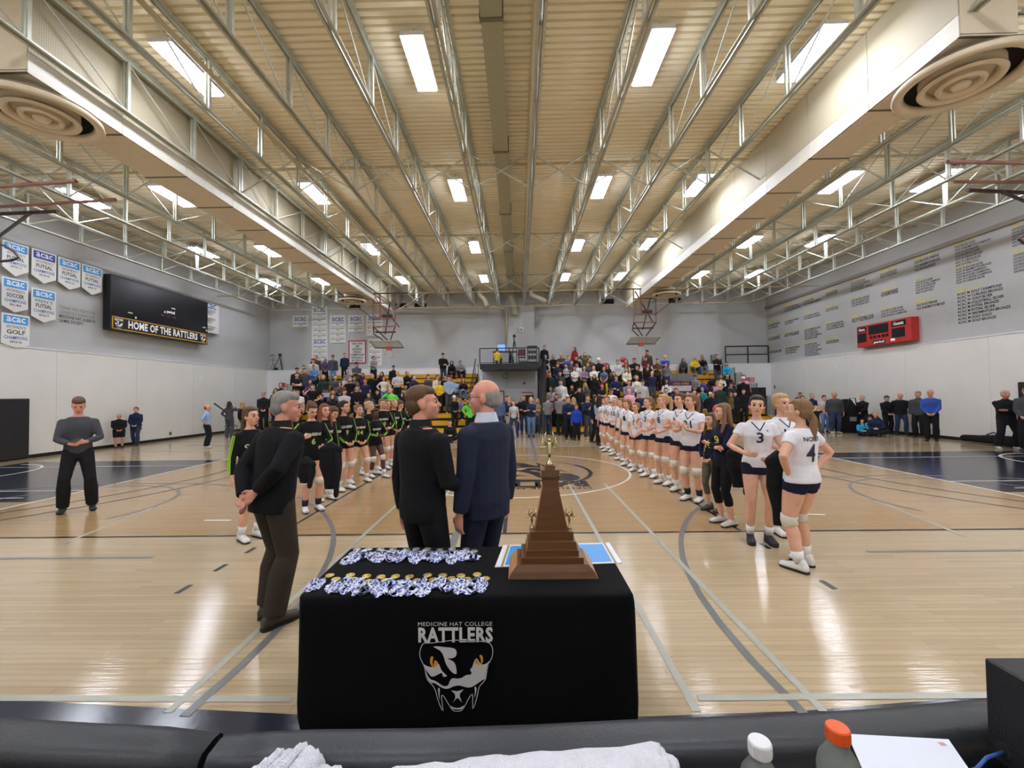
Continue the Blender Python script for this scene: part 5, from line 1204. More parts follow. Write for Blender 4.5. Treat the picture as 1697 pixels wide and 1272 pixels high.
player(W+'number 8 with blonde ponytail seen nearly in profile', 1098.6, 653, 1102, 802, -62, 'white', '8', 'hold', ('pony', 'blonde'), yaw=-20, near=True, wd=1.04)
player(W+'number 16 with a black leg brace, hands near chin', 1126, 651, 1130, 814, -45, 'white', '16', 'clap', ('bun', 'brown'), yaw=-15, near=True)
player(W+'number 21 clapping, black ankle braces, largest in the right line', 1148, 652, 1149, 829, -48, 'white', '21', 'clap', ('pony', 'lbrown'), yaw=-18, near=True, wd=1.1, socks=(34, 34, 38))
player(W+'number 3 facing the camera with one hand at waist', 1250.7, 655, 1260, 898, -16, 'white', '3', 'hold', ('pony', 'dark'), yaw=-10, near=True, shoes=(34, 38, 48), pads=False, tilt=4)
player(W+'number 10 behind number 4, face half hidden', 1294, 652, 1301, 884, 5, 'white', '10', 'hold', ('bun', 'blonde'), near=True)
player(W+'number 4 seen from behind with a long ponytail', 1303, 672, 1333, 942, -158, 'white', '4', 'hip', ('low', 'lbrown'), yaw=28, pitch=-5, near=True, back=True, wd=1.17, legs=dict(dz=0, l=((.115, .03, .085), (.1, -1, 0)), r=((-.115, -.06, .085), (-.1, -1, 0))), Hf=1.70, tilt=-6)
def young(label, hx, hy, fx, fy, rot, **k):
    p = G(fx, fy); H = at(hx, hy, p.y).z; H0 = k.pop('H', None)
    return figure(label, (p.x, p.y, 0), rad(rot), H0 or H, vox=.0115, det=2, **k)
Pk = young('child in navy jersey with yellow 13 and camouflage leggings', 1188.9, 683.6, 1183, 846, -60, sex='f', pose='front', hair=('long', 'brown'), yaw=-10, top=('sport', (26, 30, 52)), bot=('leggings', (92, 88, 74)), shoes=(60, 58, 58), wd=.92, botmat=CAMO)
numbers(Pk, '13', M_NUMY, .16, .15, 1.20, bold=.02)
Pk = young('person in navy jersey and black cropped leggings hugging their arms', 1213, 668, 1203, 868, -75, sex='f', pose='crossed', hair=('long', 'lbrown'), yaw=-12, top=('sport', (26, 30, 50)), bot=('leggings', (20, 20, 24)), shoes=(215, 212, 206))
numbers(Pk, '9', M_NUMY, .09, .14, 1.22, bold=.02)
def held_jacket(label, px, py, Y, h, w_, group=None):
    c = at(px, py, Y); t = thing('jacket', label, 'jacket', (c.x, Y, c.z), 0)
    m = MB(); m.limb([(-w_*.35, 0, .0), (0, .02, .05), (w_*.35, 0, .0)], [.06, .075, .06], 10)
    m.loft([(V((0, 0, .04)), V((w_*.5, 0, 0)), V((0, .07, 0))), (V((0, .0, -h*.4)), V((w_*.55, 0, 0)), V((0, .08, 0))), (V((.02, 0, -h*.75)), V((w_*.4, 0, 0)), V((0, .06, 0))), (V((.0, 0, -h)), V((w_*.3, 0, 0)), V((0, .04, 0)))], 16)
    skin(m, 'cloth', CLOTH, .012, t, None, 4, (20, 21, 25))
    m2 = MB().limb([(w_*.3, -.03, -.05), (w_*.4, -.05, -h*.5), (w_*.3, -.04, -h*1.15)], [.05, .045, .035], 10)
    skin(m2, 'sleeve', CLOTH, .012, t, None, 4, (24, 25, 29)); return t
held_jacket('black jacket being pulled on by a player in the left line', 548, 745, 6.0, .55, .30)
held_jacket('black jacket hanging from the arm of number 4', 1290, 765, 4.55, .66, .24)
held_jacket('black jacket bundled under the arm beside number 3', 1222, 752, 5.5, .42, .24)
t = held_jacket('dark shorts held low beside the grey haired person', 506, 770, 5.9, .25, .26)

# ================================================================== SPECTATORS
CN = dict(black=(26, 26, 30), navy=(34, 42, 72), grey=(128, 128, 132), lgrey=(188, 188, 190), dgrey=(70, 72, 78), white=(228, 228, 230), red=(172, 40, 46), maroon=(104, 36, 48), blue=(52, 84, 170), lblue=(150, 176, 212),
    denim=(84, 122, 172), steel=(84, 100, 130), tan=(176, 140, 90), brown=(84, 62, 48), olive=(98, 92, 62), green=(58, 160, 84), lime=(110, 220, 80), teal=(50, 140, 140), aqua=(40, 160, 200), yellow=(232, 200, 40), purple=(84, 62, 100),
    pink=(226, 160, 184), cream=(226, 218, 198), dgreen=(42, 56, 52), orange=(214, 92, 52), mint=(160, 222, 210), jean=(92, 122, 164), djean=(48, 60, 88), camo=(92, 92, 76), khaki=(150, 134, 100), royal=(38, 70, 180))
NMN = dict(lgrey='pale grey', dgrey='dark grey', lblue='pale blue', dgreen='dark green', denim='denim blue', steel='slate blue', aqua='bright blue', royal='bright blue', jean='faded denim', djean='dark denim', lime='lime green')
GN = dict(t='tee', l='sweater', h='hoodie', j='jacket', c='coat')
KD = dict(t='tee', l='long', h='hoodie', j='jacket', c='coat')
PZ = dict(down='arms down', front='hands joined', crossed='arms crossed', phone='hands raised', raise_='one hand raised', clap='hands clasped', hip='hands on hips', behind='hands behind', lap='sitting', lapfold='sitting hunched', both_up='both hands by head', hold='hands up')
HR = dict(s='short', l='long', o='loose', b='bun', p='pony', x='bald', t='thin', c='curly', m='bob', w='low')
HCC = dict(k='black', d='dark', b='brown', l='lbrown', y='blonde', g='grey', w='lgrey', r='red', i='ginger')
used = {}
def spect(hx, hy, sex, pz, stance, hr, top, bot, place, loc, rot, H, hat=None, wd=1., grp=None, yaw=0, lbl=None, face=True, skn=None, botk='trousers', hide=None, pitch=0):
    tk, tc = top[0], top[1:]; yb_ = round(yaw/30)*30; style = HR[hr[0]]; hc = HCC[hr[1]]
    style2 = style if not hat else ('short' if style in ('short', 'bald', 'thin') else style)
    if hat: style2 = {'short': 'thin'}.get(style2, 'low' if style2 in ('long', 'loose', 'pony', 'low') else style2)
    key = (sex, pz, stance, yb_, pitch)
    lb = lbl or f"person in {NMN.get(tc, tc)} {GN[tk]}{(' and ' + hat[2]) if hat else ''}, {PZ.get(pz, PZ['raise_'])}, {place}"
    P = figure(lb, loc, rad(rot), H, 'm' if sex == 'k' else sex, pz, stance, skin_=skn or R.choice('pppprt'), hair=(style2, hc), yaw=yb_, pitch=pitch, top=(KD[tk], CN[tc]), bot=(botk, CN[bot]), shoes=R.choice([(30, 30, 32), (60, 50, 44), (190, 190, 190), (40, 44, 60)]),
        vox=.02, key=key, group=grp, face=face, det=0, hat=(hat[0], CN[hat[1]]) if hat else None, topmat=PLAID if tc == 'plaid' else None)
    s = H/1.75; P['root'].scale = (s*wd, s*wd, s); return P
CN['plaid'] = (170, 150, 170)
cap = lambda c: ('cap', c, 'cap'); bean = lambda c: ('beanie', c, 'knit hat'); hood = lambda c: ('hood', c, 'hood')
# (head x, head top y, sex, pose, hair, top, bottom, hat, sit)
LEFT = [
 (437,649,'m','front','xw','jblack','black',cap('grey'),0), (457,635,'f','down','cd','jblack','black',None,0), (457,643,'f','phone','ld','jblack','black',None,0), (451,670,'f','down','sd','jred','black',None,0),
 (477,618,'f','crossed','lb','lgrey'[0:1]+'grey','black',None,0), (482,610,'m','down','sb','jdgrey','black',None,0), (492,617,'m','crossed','sd','tblack','black',None,0), (503,605,'m','crossed','sb','jtan','black',None,0),
 (492,609,'m','down','sk','jblack','black',cap('black'),0), (520,604,'m','crossed','sr','jdenim','black',None,0), (519,594,'m','down','sd','hlgrey','dgrey',cap('maroon'),0), (520,588,'m','down','sg','jbrown','black',None,0),
 (539,593,'f','front','mg','jpurple','black',cap('lgrey'),0), (551.5,588,'m','down','sd','hdgrey','jean',cap('dgrey'),0), (535.5,621,'f','down','sy','jdgreen','black',None,0), (556,623,'m','lap','sg','hdgrey','black',cap('yellow'),1),
 (514,628,'f','clap','ld','jpurple','black',None,0), (518.5,636,'m','raise','sd','tblack','black',None,0), (488,645,'f','down','sb','jmaroon','black',None,0), (493.5,645,'m','down','sd','twhite','black',None,0), (505,646,'m','lap','sd','jblack','black',cap('white'),1),
 (533,653,'m','lap','sd','jblack','black',None,1), (552.5,644.5,'m','lap','sb','lsteel','djean',None,1), (571,585,'m','down','sb','lnavy','black',None,0), (591,600,'m','crossed','sk','jdgrey','black',cap('black'),0), (619,590,'f','crossed','bd','lgrey'[0:1]+'grey','black',None,0),
 (652,605.5,'m','down','sd','jblack','black',cap('black'),0), (576,612,'m','lap','sd','hgrey','black',cap('lgrey'),1), (585,612.5,'m','lap','sb','hblack','black',cap('lgrey'),1), (601,617,'f','lap','ld','jpurple','black',None,1), (609,618.6,'f','lap','sk','tpink','black',None,1),
 (616.5,618.5,'m','down','xg','jblack','black',None,0), (632.5,616,'f','down','ld','jblack','black',None,0), (636,623,'f','hip','bb','lcream','jean',None,0), (659,614,'m','phone','xb','tlgrey','black',None,0), (674.5,615,'f','phone','cg','jblack','black',None,0),
 (686,622,'f','phone','cb','jnavy','black',None,0), (684,634.7,'m','lap','sw','tlgrey','black',None,1), (570.6,623,'f','lapfold','bd','jlgrey','black',None,1), (580.5,624,'m','raise','sg','tblack','black',None,0), (588,623,'f','down','lb','lgrey'[0:1]+'grey','black',None,0),
 (605.5,627,'m','down','sb','tnavy','black',None,0), (592,638.5,'m','front','sb','lblack','black',None,0), (563.6,632,'f','lap','ld','hcamo','black',None,1), (570.6,644,'m','crossed','sb','tlgrey','black',cap('maroon'),0), (562,652.6,'f','down','lb','jblack','black',None,0),
 (637.6,642,'f','clap','bd','jgreen','black',None,1), (647.5,641.8,'m','raise','xb','hlime','navy',None,1), (734,585,'m','phone','sd','hblack','djean',cap('black'),0), (748.6,597.6,'f','lap','sk','hblack','black',hood('black'),1), (763,597,'m','lapfold','sd','jgrey','black',None,1),
 (710,620,'m','front','sd','ldgrey','black',None,0), (719.7,621.5,'m','front','sd','jcream','black',None,0), (728,628.4,'m','hold','sk','lyellow','black',None,0), (738.5,621,'m','down','sd','lblack','black',None,0), (744,621.5,'m','front','sb','lgrey'[0:1]+'lblue','dgrey',cap('maroon'),0),
 (753.6,626,'m','lap','sd','llblue','dgrey',None,1), (767.5,625,'f','lapfold','lb','lblack','jean',None,1), (744,655,'m','lap','sd','lplaid','black',cap('dgrey'),1), (753,661,'f','front','ll','lblack','black',bean('white'),0),
 (706,637,'f','lap','sb','tgrey','black',None,1), (672,638,'m','lap','xw','tlgrey','black',None,1), (700,652,'m','lap','sd','jnavy','black',None,1), (667,650,'f','lap','ld','jblack','black',None,1), (625,645,'m','lap','sd','jblack','black',None,1), (612,650,'f','down','ld','jdgrey','black',None,0)]
RIGHT = [
 (901.5,572,'m','down','sb','jblack','djean',None,0), (897.5,588,'f','phone','bg','tblack','black',None,0), (917,587,'f','front','ml','lblack','black',None,0), (925.5,585,'m','crossed','xb','tdgrey','black',None,0), (924,601.4,'m','front','sd','jnavy','navy',None,0),
 (941,589,'m','crossed','sb','lblue','black',None,0), (952,575,'f','down','ld','jred','black',None,0), (939,602,'f','crossed','bk','llgrey','black',None,0), (952,606,'f','crossed','sd','lwhite','black',None,0), (956,601,'m','down','sd','lwhite','black',None,0),
 (897.5,612,'k','down','sd','jorange','black',None,0), (909,615.4,'m','down','sd','hdgreen','black',None,0), (918,614.7,'m','down','sd','jdgrey','black',None,0), (929,629,'m','down','sb','jwhite','djean',None,0), (932,638,'f','clap','ld','tblack','black',None,0), (914,640,'f','down','lb','tlgrey','black',None,0),
 (947,596,'m','crossed','sd','jdgrey','black',None,0), (954.6,589,'m','phone','sb','jblack','black',cap('maroon'),0), (969,584,'f','both_up','ll','jolive','black',None,0), (977.7,592,'m','raise','sg','jbrown','black',None,0), (974,600,'m','down','sb','jdgrey','black',None,0), (968,606,'f','crossed','pl','lplaid','black',None,0),
 (979,606,'m','crossed','xb','lwhite','black',None,0), (992.4,593,'m','hold','xw','jblack','black',bean('white'),0), (996,608,'f','front','by','tsteel','maroon',None,0), (1023.5,596,'f','front','bd','lgrey'[0:1]+'lgrey','black',None,0), (1020.7,602.5,'f','down','ld','tblack','black',None,0), (1033,601.5,'f','front','lb','jmint','black',None,0),
 (1037.6,595,'f','hip','lr','tred','black',None,0), (1051.8,593,'m','crossed','sd','jblack','black',None,0), (1055.6,605,'m','down','sb','jblack','black',None,0), (1072,580,'m','down','sk','jbrown','black',cap('black'),0), (1070,591.6,'f','crossed','ld','jmaroon','black',None,0), (1038.6,609,'f','front','lr','jcream','black',None,0),
 (1017,615,'f','down','lk','jblack','black',None,0), (1021,621,'m','hold','sd','hnavy','black',cap('olive'),0), (1042,629,'m','front','sb','lplaid','dgrey',None,0), (1055,622,'f','front','cl','lcream','dgrey',None,0), (1065,629,'m','down','sd','llgrey','black',cap('dgrey'),0), (1080.6,614.7,'m','behind','xw','lnavy','dgrey',None,0),
 (1073,607,'f','front','lk','jblack','djean',None,0), (997.5,635.5,'f','crossed','br','tblack','black',None,0), (1013,644,'m','crossed','sb','twhite','black',cap('dgrey'),0), (970,634,'f','crossed','oy','jdgrey','black',None,0), (960,640,'m','raise','sd','jblack','black',cap('black'),0), (1043,644,'m','front','xb','tpink','black',None,0),
 (1089,594,'m','crossed','sd','jbrown','black',None,0), (1084,602,'f','front','ld','jblack','djean',None,0), (1094.7,601,'f','down','lb','lgrey'[0:1]+'grey','djean',None,0), (1102,588,'m','crossed','xb','lroyal','black',None,0), (1132.4,593,'f','lap','lb','jdgrey','black',None,1), (1151,590,'f','lapfold','ly','jyellow','djean',None,1),
 (1163.7,586.5,'f','lap','oy','lblack','jean',None,1), (1187.8,587,'m','crossed','sb','jblack','dgrey',None,0), (1204,599.5,'f','front','md','jaqua','black',None,0), (1104.7,627,'f','lap','lk','lwhite','black',None,1), (1103.6,642,'f','down','bk','tblack','black',None,0), (1111,645,'m','down','sk','jblack','black',None,0),
 (1120,642.5,'f','crossed','sb','jnavy','black',None,0), (1150.7,620.7,'m','lap','sd','hgrey','black',cap('dgrey'),1), (1179.6,620.7,'f','lapfold','sy','jblack','djean',None,1), (1189.6,619.5,'f','lap','lb','lcream','black',None,1), (1205,617.7,'m','lap','sd','hblack','black',None,1), (1188.4,631,'f','lap','my','tpink','black',None,1),
 (1192.6,636,'m','down','xb','jdgreen','black',None,0), (1211.4,633.6,'m','behind','sd','lnavy','jean',cap('maroon'),0), (1226,624,'m','down','sd','jblack','black',cap('white'),0), (1233,620.7,'f','down','lb','jpink','black',None,0), (1150.7,646,'m','lap','xb','tgrey','black',None,1), (1163.7,640.7,'m','lap','sg','lteal','black',None,1),
 (1182.5,650,'m','down','sd','jblack','black',cap('white'),0), (1167.8,659.6,'f','down','ld','lnavy','black',None,0), (1180.8,659.6,'f','down','lb','tnavy','black',None,0), (1232,644,'m','down','sd','jblack','black',None,0), (1160,630,'k','lap','sb','lroyal','black',None,1), (1168,633,'k','lap','sr','jred','black',None,1),
 (985,652,'m','down','sd','jblack','black',None,0), (1129,655,'m','down','sb','jdgrey','black',None,0), (1140,648,'f','down','lb','jblack','black',None,0), (1205,655,'f','down','lb','jolive','black',None,0), (1218,650,'m','down','sd','jblack','black',None,0), (1060,650,'m','raise','sb','tnavy','black',None,0), (985,620,'f','down','ld','jblack','black',None,0)]
def fit_row(hx, hy, sex, sit, x0, x1):
    best = None; tgt = {'m': 1.76, 'f': 1.66, 'k': 1.25}[sex]
    for k in range(10):
        if sit:
            Y = RY(k)+.12; z = (RZ(k-1) if k else .03)-.03; a = at(hx, hy, Y); H = (a.z-z)/(1.25/1.75)
        else:
            Y = min(RY(k)+.36, YF-.36); z = RZ(k)-.03; a = at(hx, hy, Y); H = a.z - z
        d = abs(H-tgt)
        if best is None or d < best[0]: best = (d, k, Y, z, a.x, H)
    d, k, Y, z, x, H = best
    return k, Y, z, min(max(x, x0+.25), x1-.25), min(max(H, 1.0 if sex == 'k' else 1.5), 1.95)
for rows, x0, x1, nm, rb in ((LEFT, -11.8, -2.3, 'left', 14), (RIGHT, 1.5, 11.9, 'right', -14)):
    fitd = [(r, fit_row(r[0], r[1], r[2], r[8], x0, x1)) for r in rows]
    byrow = {}
    for r, f in fitd: byrow.setdefault(f[0], []).append((f[3], id(r)))
    for k in byrow: byrow[k].sort()
    placed = {}
    for r, (k, Y, z, x, H) in fitd:
        idx = [q[1] for q in byrow[k]].index(id(r)); n = len(byrow[k])
        prev = placed.get(k, [])
        for tr_ in (0, .15, -.15, .3, -.3, .45, -.45):      # nobody stands inside a neighbour
            if not any(abs(x+tr_-q) < .42 for q in prev): x += tr_; break
        placed.setdefault(k, []).append(x)
        x = min(max(x, x0+.2), x1-.2)
        ordx = (ordw+['ninth', 'tenth', 'eleventh', 'twelfth', 'thirteenth', 'fourteenth', 'fifteenth', 'sixteenth', 'seventeenth', 'eighteenth', 'nineteenth', 'twentieth', 'twenty-first', 'twenty-second', 'twenty-third', 'twenty-fourth', 'twenty-fifth', 'twenty-sixth', 'twenty-seventh', 'twenty-eighth'])
        pl = f"{nm} bleachers {ordx[k]} row, {ordx[idx]} from left"
        spect(r[0], r[1], r[2], r[3], 'sit' if r[8] else 'stand', r[4], r[5], r[6], pl, (x, Y, z), rb + R.uniform(-14, 14), H, r[7], R.uniform(.95, 1.1), f'spectators on the {nm} bleachers', yaw=R.choice((-30, 0, 0, 30)), botk='jeans' if r[6] in ('jean', 'djean') else 'trousers')
# people standing or sitting on the floor: head x, y, foot y, sex, pose, stance, hair, top, bottom, rotation, label
def onfloor(hx, hy, fy, sex, pz, stance, hr, top, bot, rot, label, hat=None, wd=1., botk=None, z=0, grp=None, yaw=0, Y=None, skn=None, fx=None, pitch=0):
    if Y is None: p = G(fx if fx is not None else hx, fy); Y = p.y; X = p.x
    else: X = at(hx, hy, Y).x
    lim = XR-.4 if X > 0 else XL+.4
    if abs(X) > abs(lim): X = lim; Y = atx(hx, fy, lim).y        # against the wall, on the same line of sight
    a = at(hx, hy, Y); tot = {'sit': 1.25/1.75, 'floor': .97/1.75}.get(stance, 1)
    H = min(max((a.z-z)/tot, .9), 2.0)
    return spect(hx, hy, sex, pz, stance, hr, top, bot, '', (X, Y, z), rot, H, hat, wd, grp, yaw, lbl=label, botk=botk or ('jeans' if bot in ('jean', 'djean') else 'trousers'), skn=skn, pitch=pitch)
def wpos(P, v):      # a point of the figure's own frame in the room
    o = P['root']; return o.location + Matrix.Rotation(o.rotation_euler.z, 3, 'Z') @ V([a*b for a, b in zip(v, o.scale)])
gp = 'spectators on the floor under the platform'
onfloor(828, 656, 724, 'm', 'down', 'stand', 'sb', 'lsteel', 'djean', 5, 'person in slate blue sweater beside the tall blazer shoulder', grp=gp)
onfloor(840.7, 655.5, 719, 'm', 'down', 'stand', 'sk', 'jnavy', 'black', 0, 'dark haired person in navy standing behind the slate blue sweater', grp=gp)
onfloor(845.4, 657, 717, 'm', 'down', 'stand', 'xb', 'jdgrey', 'black', 0, 'bald person in grey at the back under the platform', grp=gp)
onfloor(845, 661.5, 723, 'f', 'hold', 'stand', 'my', 'lnavy', 'lgrey', 10, 'person in navy top and pale trousers leaning on a friend', grp=gp)
onfloor(852, 662, 723.6, 'f', 'down', 'wide', 'mb', 'tlgrey', 'djean', -8, 'person in pale grey tee and jeans beside the navy top', grp=gp)
onfloor(861.4, 658, 716, 'm', 'down', 'stand', 'sg', 'jnavy', 'black', 0, 'grey haired person barely visible under the red bar', grp=gp)
onfloor(868.8, 654.5, 718, 'm', 'hold', 'stand', 'sb', 'jblack', 'djean', 0, 'person in black jacket and jeans holding a cup under platform', grp=gp)
onfloor(880.8, 657.5, 723.6, 'f', 'crossed', 'stand', 'my', 'hnavy', 'jean', 0, 'blonde person in navy hoodie and light jeans, arms crossed', grp=gp)
onfloor(891.5, 659.5, 717, 'f', 'crossed', 'step', 'ly', 'jkhaki', 'dgrey', -15, 'person in khaki jacket at the corner of the right bleachers', grp=gp)
onfloor(908.8, 655, 719.6, 'm', 'front', 'stand', 'sl', 'tgrey', 'djean', 170, 'person in grey tee and dark ripped jeans seen from behind', grp=gp)
onfloor(922.9, 652, 717, 'm', 'down', 'stand', 'sd', 'jmaroon', 'black', -20, 'dark haired person between two people in grey seen from behind', grp=gp, skn='t')
onfloor(929, 651.5, 721, 'm', 'front', 'stand', 'sg', 'lgrey', 'black', 165, 'person in grey sweatshirt with turned back beside the ripped jeans', grp=gp)
onfloor(942.9, 657.5, 727.6, 'm', 'phone', 'stand', 'si', 'jnavy', 'black', 0, 'ginger bearded person in navy jacket over a white shirt', grp=gp)
onfloor(941, 653.5, 719, 'm', 'down', 'stand', 'sb', 'lgrey', 'black', 0, 'person in white cap behind the navy jacket', cap('white'), grp=gp)
onfloor(951.6, 658, 721, 'f', 'down', 'stand', 'ly', 'jdgrey', 'black', 150, 'long blonde haired person seen from behind near the blue jacketed child', grp=gp)
onfloor(956, 670, 729, 'k', 'down', 'stand', 'sl', 'jroyal', 'black', 0, 'child in bright blue jacket right of the navy jacket', grp=gp)
onfloor(975, 654, 727, 'm', 'clap', 'stand', 'sb', 'lnavy', 'dgrey', 15, 'person in navy jumper and grey trousers clasping hands', grp=gp)
onfloor(988, 655, 733, 'f', 'down', 'step', 'ld', 'jblack', 'black', 40, 'person in black jacket facing right near the team end', grp=gp)
onfloor(995, 655, 738, 'f', 'front', 'stand', 'ld', 'llblue', 'black', 140, 'dark haired person in pale blue shirt with turned back', grp=gp)
onfloor(779.4, 659, 722, 'f', 'hip', 'stand', 'ld', 'jlime', 'black', 5, 'person in lime green jacket left of the tall blazer')
onfloor(746, 694.5, 732, 'k', 'lapfold', 'floor', 'sd', 'hblack', 'black', 10, 'child in black hoodie sitting on the floor between the two men')
# left side of the hall
PM = onfloor(128.5, 656.6, 847, 'm', 'phone', 'wide', 'sb', 'ldgrey', 'black', 42, 'person in dark grey pullover reading a phone, left of the court', yaw=0, pitch=26, skn='r', wd=.94)
onfloor(197, 686, 740, 'm', 'front', 'stand', 'xb', 'jblack', 'black', 45, 'short person in black jacket and shorts by the left wall', botk='kneeshorts', wd=1.25, skn='r')
onfloor(225, 674, 735.6, 'f', 'front', 'step', 'bb', 'cnavy', 'djean', 25, 'person in long navy coat leaning on the left wall', wd=1.1)
onfloor(343, 670, 742, 'm', 'hip', 'stand', 'tb', 'llblue', 'black', 110, 'security guard in light blue shirt by the left wall')
onfloor(380, 665, 725, 'f', 'raise', 'stand', 'ld', 'jdgrey', 'dgrey', 190, 'long haired person in grey beside a stool at left', z=.0)
onfloor(402, 665, 722, 'f', 'down', 'step', 'ly', 'jblack', 'djean', 170, 'blonde person in black top and jeans walking away at left')
p = G(-75, 862); figure('person in grey at the very left edge, bending forward', (p.x, p.y, 0), rad(80), 1.72, 'm', 'down', 'step', top=('tee', (112, 116, 124)), bot=('trousers', (150, 150, 156)), shoes=(50, 54, 66), vox=.015, det=1, lean=62)
# right side of the hall
gr2 = 'spectators along the right wall'
onfloor(1328, 650, 712, 'm', 'down', 'stand', 'sb', 'jbrown', 'black', -10, 'brown haired person at the back behind the green top', grp=gr2)
onfloor(1322.7, 658, 716, 'k', 'crossed', 'stand', 'sk', 'jblack', 'camo', -10, 'child in black jacket with dark hair by the green top', grp=gr2)
onfloor(1331.5, 655, 714, 'f', 'down', 'stand', 'lb', 'tlime', 'black', -15, 'person in lime green top half hidden by others', grp=gr2)
onfloor(1347, 651.7, 712, 'f', 'crossed', 'stand', 'by', 'jnavy', 'black', -15, 'blonde person in navy jacket behind the child in camouflage', grp=gr2)
onfloor(1353.6, 671, 725, 'k', 'both_up', 'wide', 'sy', 'tblack', 'camo', 10, 'child in black tee and camouflage trousers, hands by head', grp=gr2)
onfloor(1367.6, 654.6, 717, 'f', 'crossed', 'stand', 'bd', 'tlgrey', 'jean', -10, 'person in pale grey tee and ripped light jeans', grp=gr2)
onfloor(1384.6, 648.7, 718, 'm', 'down', 'stand', 'xw', 'ldgrey', 'djean', -20, 'large person in charcoal sweater beside the black bags', grp=gr2, wd=1.2)
onfloor(1431, 655, 716, 'm', 'front', 'stand', 'sw', 'cblack', 'black', -80, 'grey haired person in black coat facing left by bags', grp=gr2, wd=1.1)
onfloor(1429, 693, 722, 'k', 'lapfold', 'floor', 'lk', 'laqua', 'black', -20, 'child in turquoise top sitting on the floor', grp=gr2)
onfloor(1442.8, 690, 721, 'k', 'lapfold', 'floor', 'bl', 'lmint', 'maroon', -10, 'small child in mint sweater sitting on the floor', grp=gr2)
onfloor(1452, 680.4, 722, 'f', 'lapfold', 'floor', 'by', 'jnavy', 'black', -40, 'blonde person in navy sitting on the floor with children', grp=gr2)
onfloor(1471.5, 655.4, 716, 'm', 'front', 'stand', 'sb', 'jblack', 'black', -10, 'person in flat cap and black jacket by the right wall', cap('dgrey'), grp=gr2, wd=1.1)
onfloor(1494, 650, 718, 'm', 'behind', 'step', 'xb', 'hblack', 'djean', -25, 'bald person in black hoodie leaning on the right wall', grp=gr2, wd=1.1)
onfloor(1524, 648, 724, 'm', 'down', 'stand', 'sg', 'jdgrey', 'black', -60, 'person in charcoal puffer jacket left of the security guard', grp=gr2, wd=1.1)
onfloor(1544.6, 644.8, 731, 'm', 'front', 'stand', 'xw', 'lblue', 'black', -45, 'security guard in bright blue shirt by the right wall', grp=gr2, wd=1.06)
onfloor(1669.6, 645.3, 744, 'm', 'crossed', 'wide', 'sw', 'cblack', 'black', -25, 'grey haired person in black coat, arms crossed, far right', grp=gr2, wd=1.12)
onfloor(1706, 640, 748, 'm', 'front', 'stand', 'sb', 'jdgrey', 'black', -60, 'person cut off by the right edge in white shoes', grp=gr2)
# on the platform
onfloor(824, 577, 0, 'm', 'phone', 'sit', 'sb', 'jyellow', 'black', 170, 'person in yellow and black jacket at the platform screen', Y=23.95, z=pz-.05, wd=1.15)
onfloor(847, 584, 0, 'f', 'lap', 'sit', 'ld', 'jdgrey', 'black', 0, 'person in dark top sitting beside the platform tripod', Y=24.6, z=pz-.05)

# ================================================================== AWARD TABLE
M_CLO = mat('black_table_cloth', (9, 9, 11), .9, var=.12, bump=.2, bscale=120, spec=.2)
TX0, TX1, TY0, TY1, TZ = -1.0, .765, 2.25, 2.98, .745
tb = thing('award_table', 'table under a fitted black cloth with a snake emblem in front', 'table', ((TX0+TX1)/2, (TY0+TY1)/2, 0)); tcx, tcy = (TX0+TX1)/2, (TY0+TY1)/2
def rrect(hx, hy, r, n=6, per=14):
    out = []
    cs = [(hx-r, hy-r, 0), (-hx+r, hy-r, 90), (-hx+r, -hy+r, 180), (hx-r, -hy+r, 270)]
    for i, (cx_, cy_, a0) in enumerate(cs):
        for k in range(n+1): a = rad(a0+90*k/n); out.append((cx_+r*math.cos(a), cy_+r*math.sin(a)))
        nx, ny, na = cs[(i+1) % 4]; e = out[-1]; s0 = (nx+r*math.cos(rad(na)), ny+r*math.sin(rad(na)))
        for k in range(1, per): out.append((e[0]+(s0[0]-e[0])*k/per, e[1]+(s0[1]-e[1])*k/per))
    return out
hx, hy = (TX1-TX0)/2, (TY1-TY0)/2
lv = [(-.10, TZ), (-.02, TZ), (-.006, TZ-.004), (0, TZ-.014), (.002, TZ-.05), (.004, .6), (.006, .45), (.008, .3), (.01, .18), (.008, .1), (.0, .05), (-.02, .03)]
c = MB(); N = None
for gi, (g, z) in enumerate(lv):
    pr = rrect(hx+g, hy+g, .035+g*.5 if g > -.03 else .02); N = len(pr)
    for i, (x, y) in enumerate(pr):
        wv = 0 if z > TZ-.03 else .006*(1-z/TZ)*math.sin(i*1.9+z*6) + .004*math.sin(i*.7)
        L = math.hypot(x, y); c.v.append((x+x/L*wv, y+y/L*wv, z))
for k in range(len(lv)-1):
    for i in range(N): c.f.append((k*N+i, (k+1)*N+i, (k+1)*N+(i+1) % N, k*N+(i+1) % N)); c.m.append(0)
c.f.append(tuple(range(N))); c.m.append(0)
c.obj('table_cloth', M_CLO, tb, smooth=True)
MB().b2((-hx+.02, -hy+.02, TZ-.04), (hx-.02, hy-.02, TZ-.004)).obj('tabletop', mat('grey_plastic_top', (150, 150, 150), .5), tb)
for a in (-1, 1):
    for b in (-1, 1): MB().tube([(a*(hx-.15), b*(hy-.1), 0), (a*(hx-.15), b*(hy-.1), TZ-.04)], .015, 8).obj('leg', M_RAIL, tb)
fr = at(757, 1100, TY0-.012)
sc = 2.245/707.7/7.065
M_PRT = mat('grey_white_cloth_print', (236, 230, 226), .8, var=.02); M_PRO = mat('amber_cloth_print', (240, 170, 50), .8, var=.05)
yc_ = TY0-.016-tcy
mL = FARM(fr.x-tcx, yc_-.004, at(757, 1010+650/7.065, TY0).z)
logo(tb, mL, sc, None, M_PRT, M_PRO, .0008)

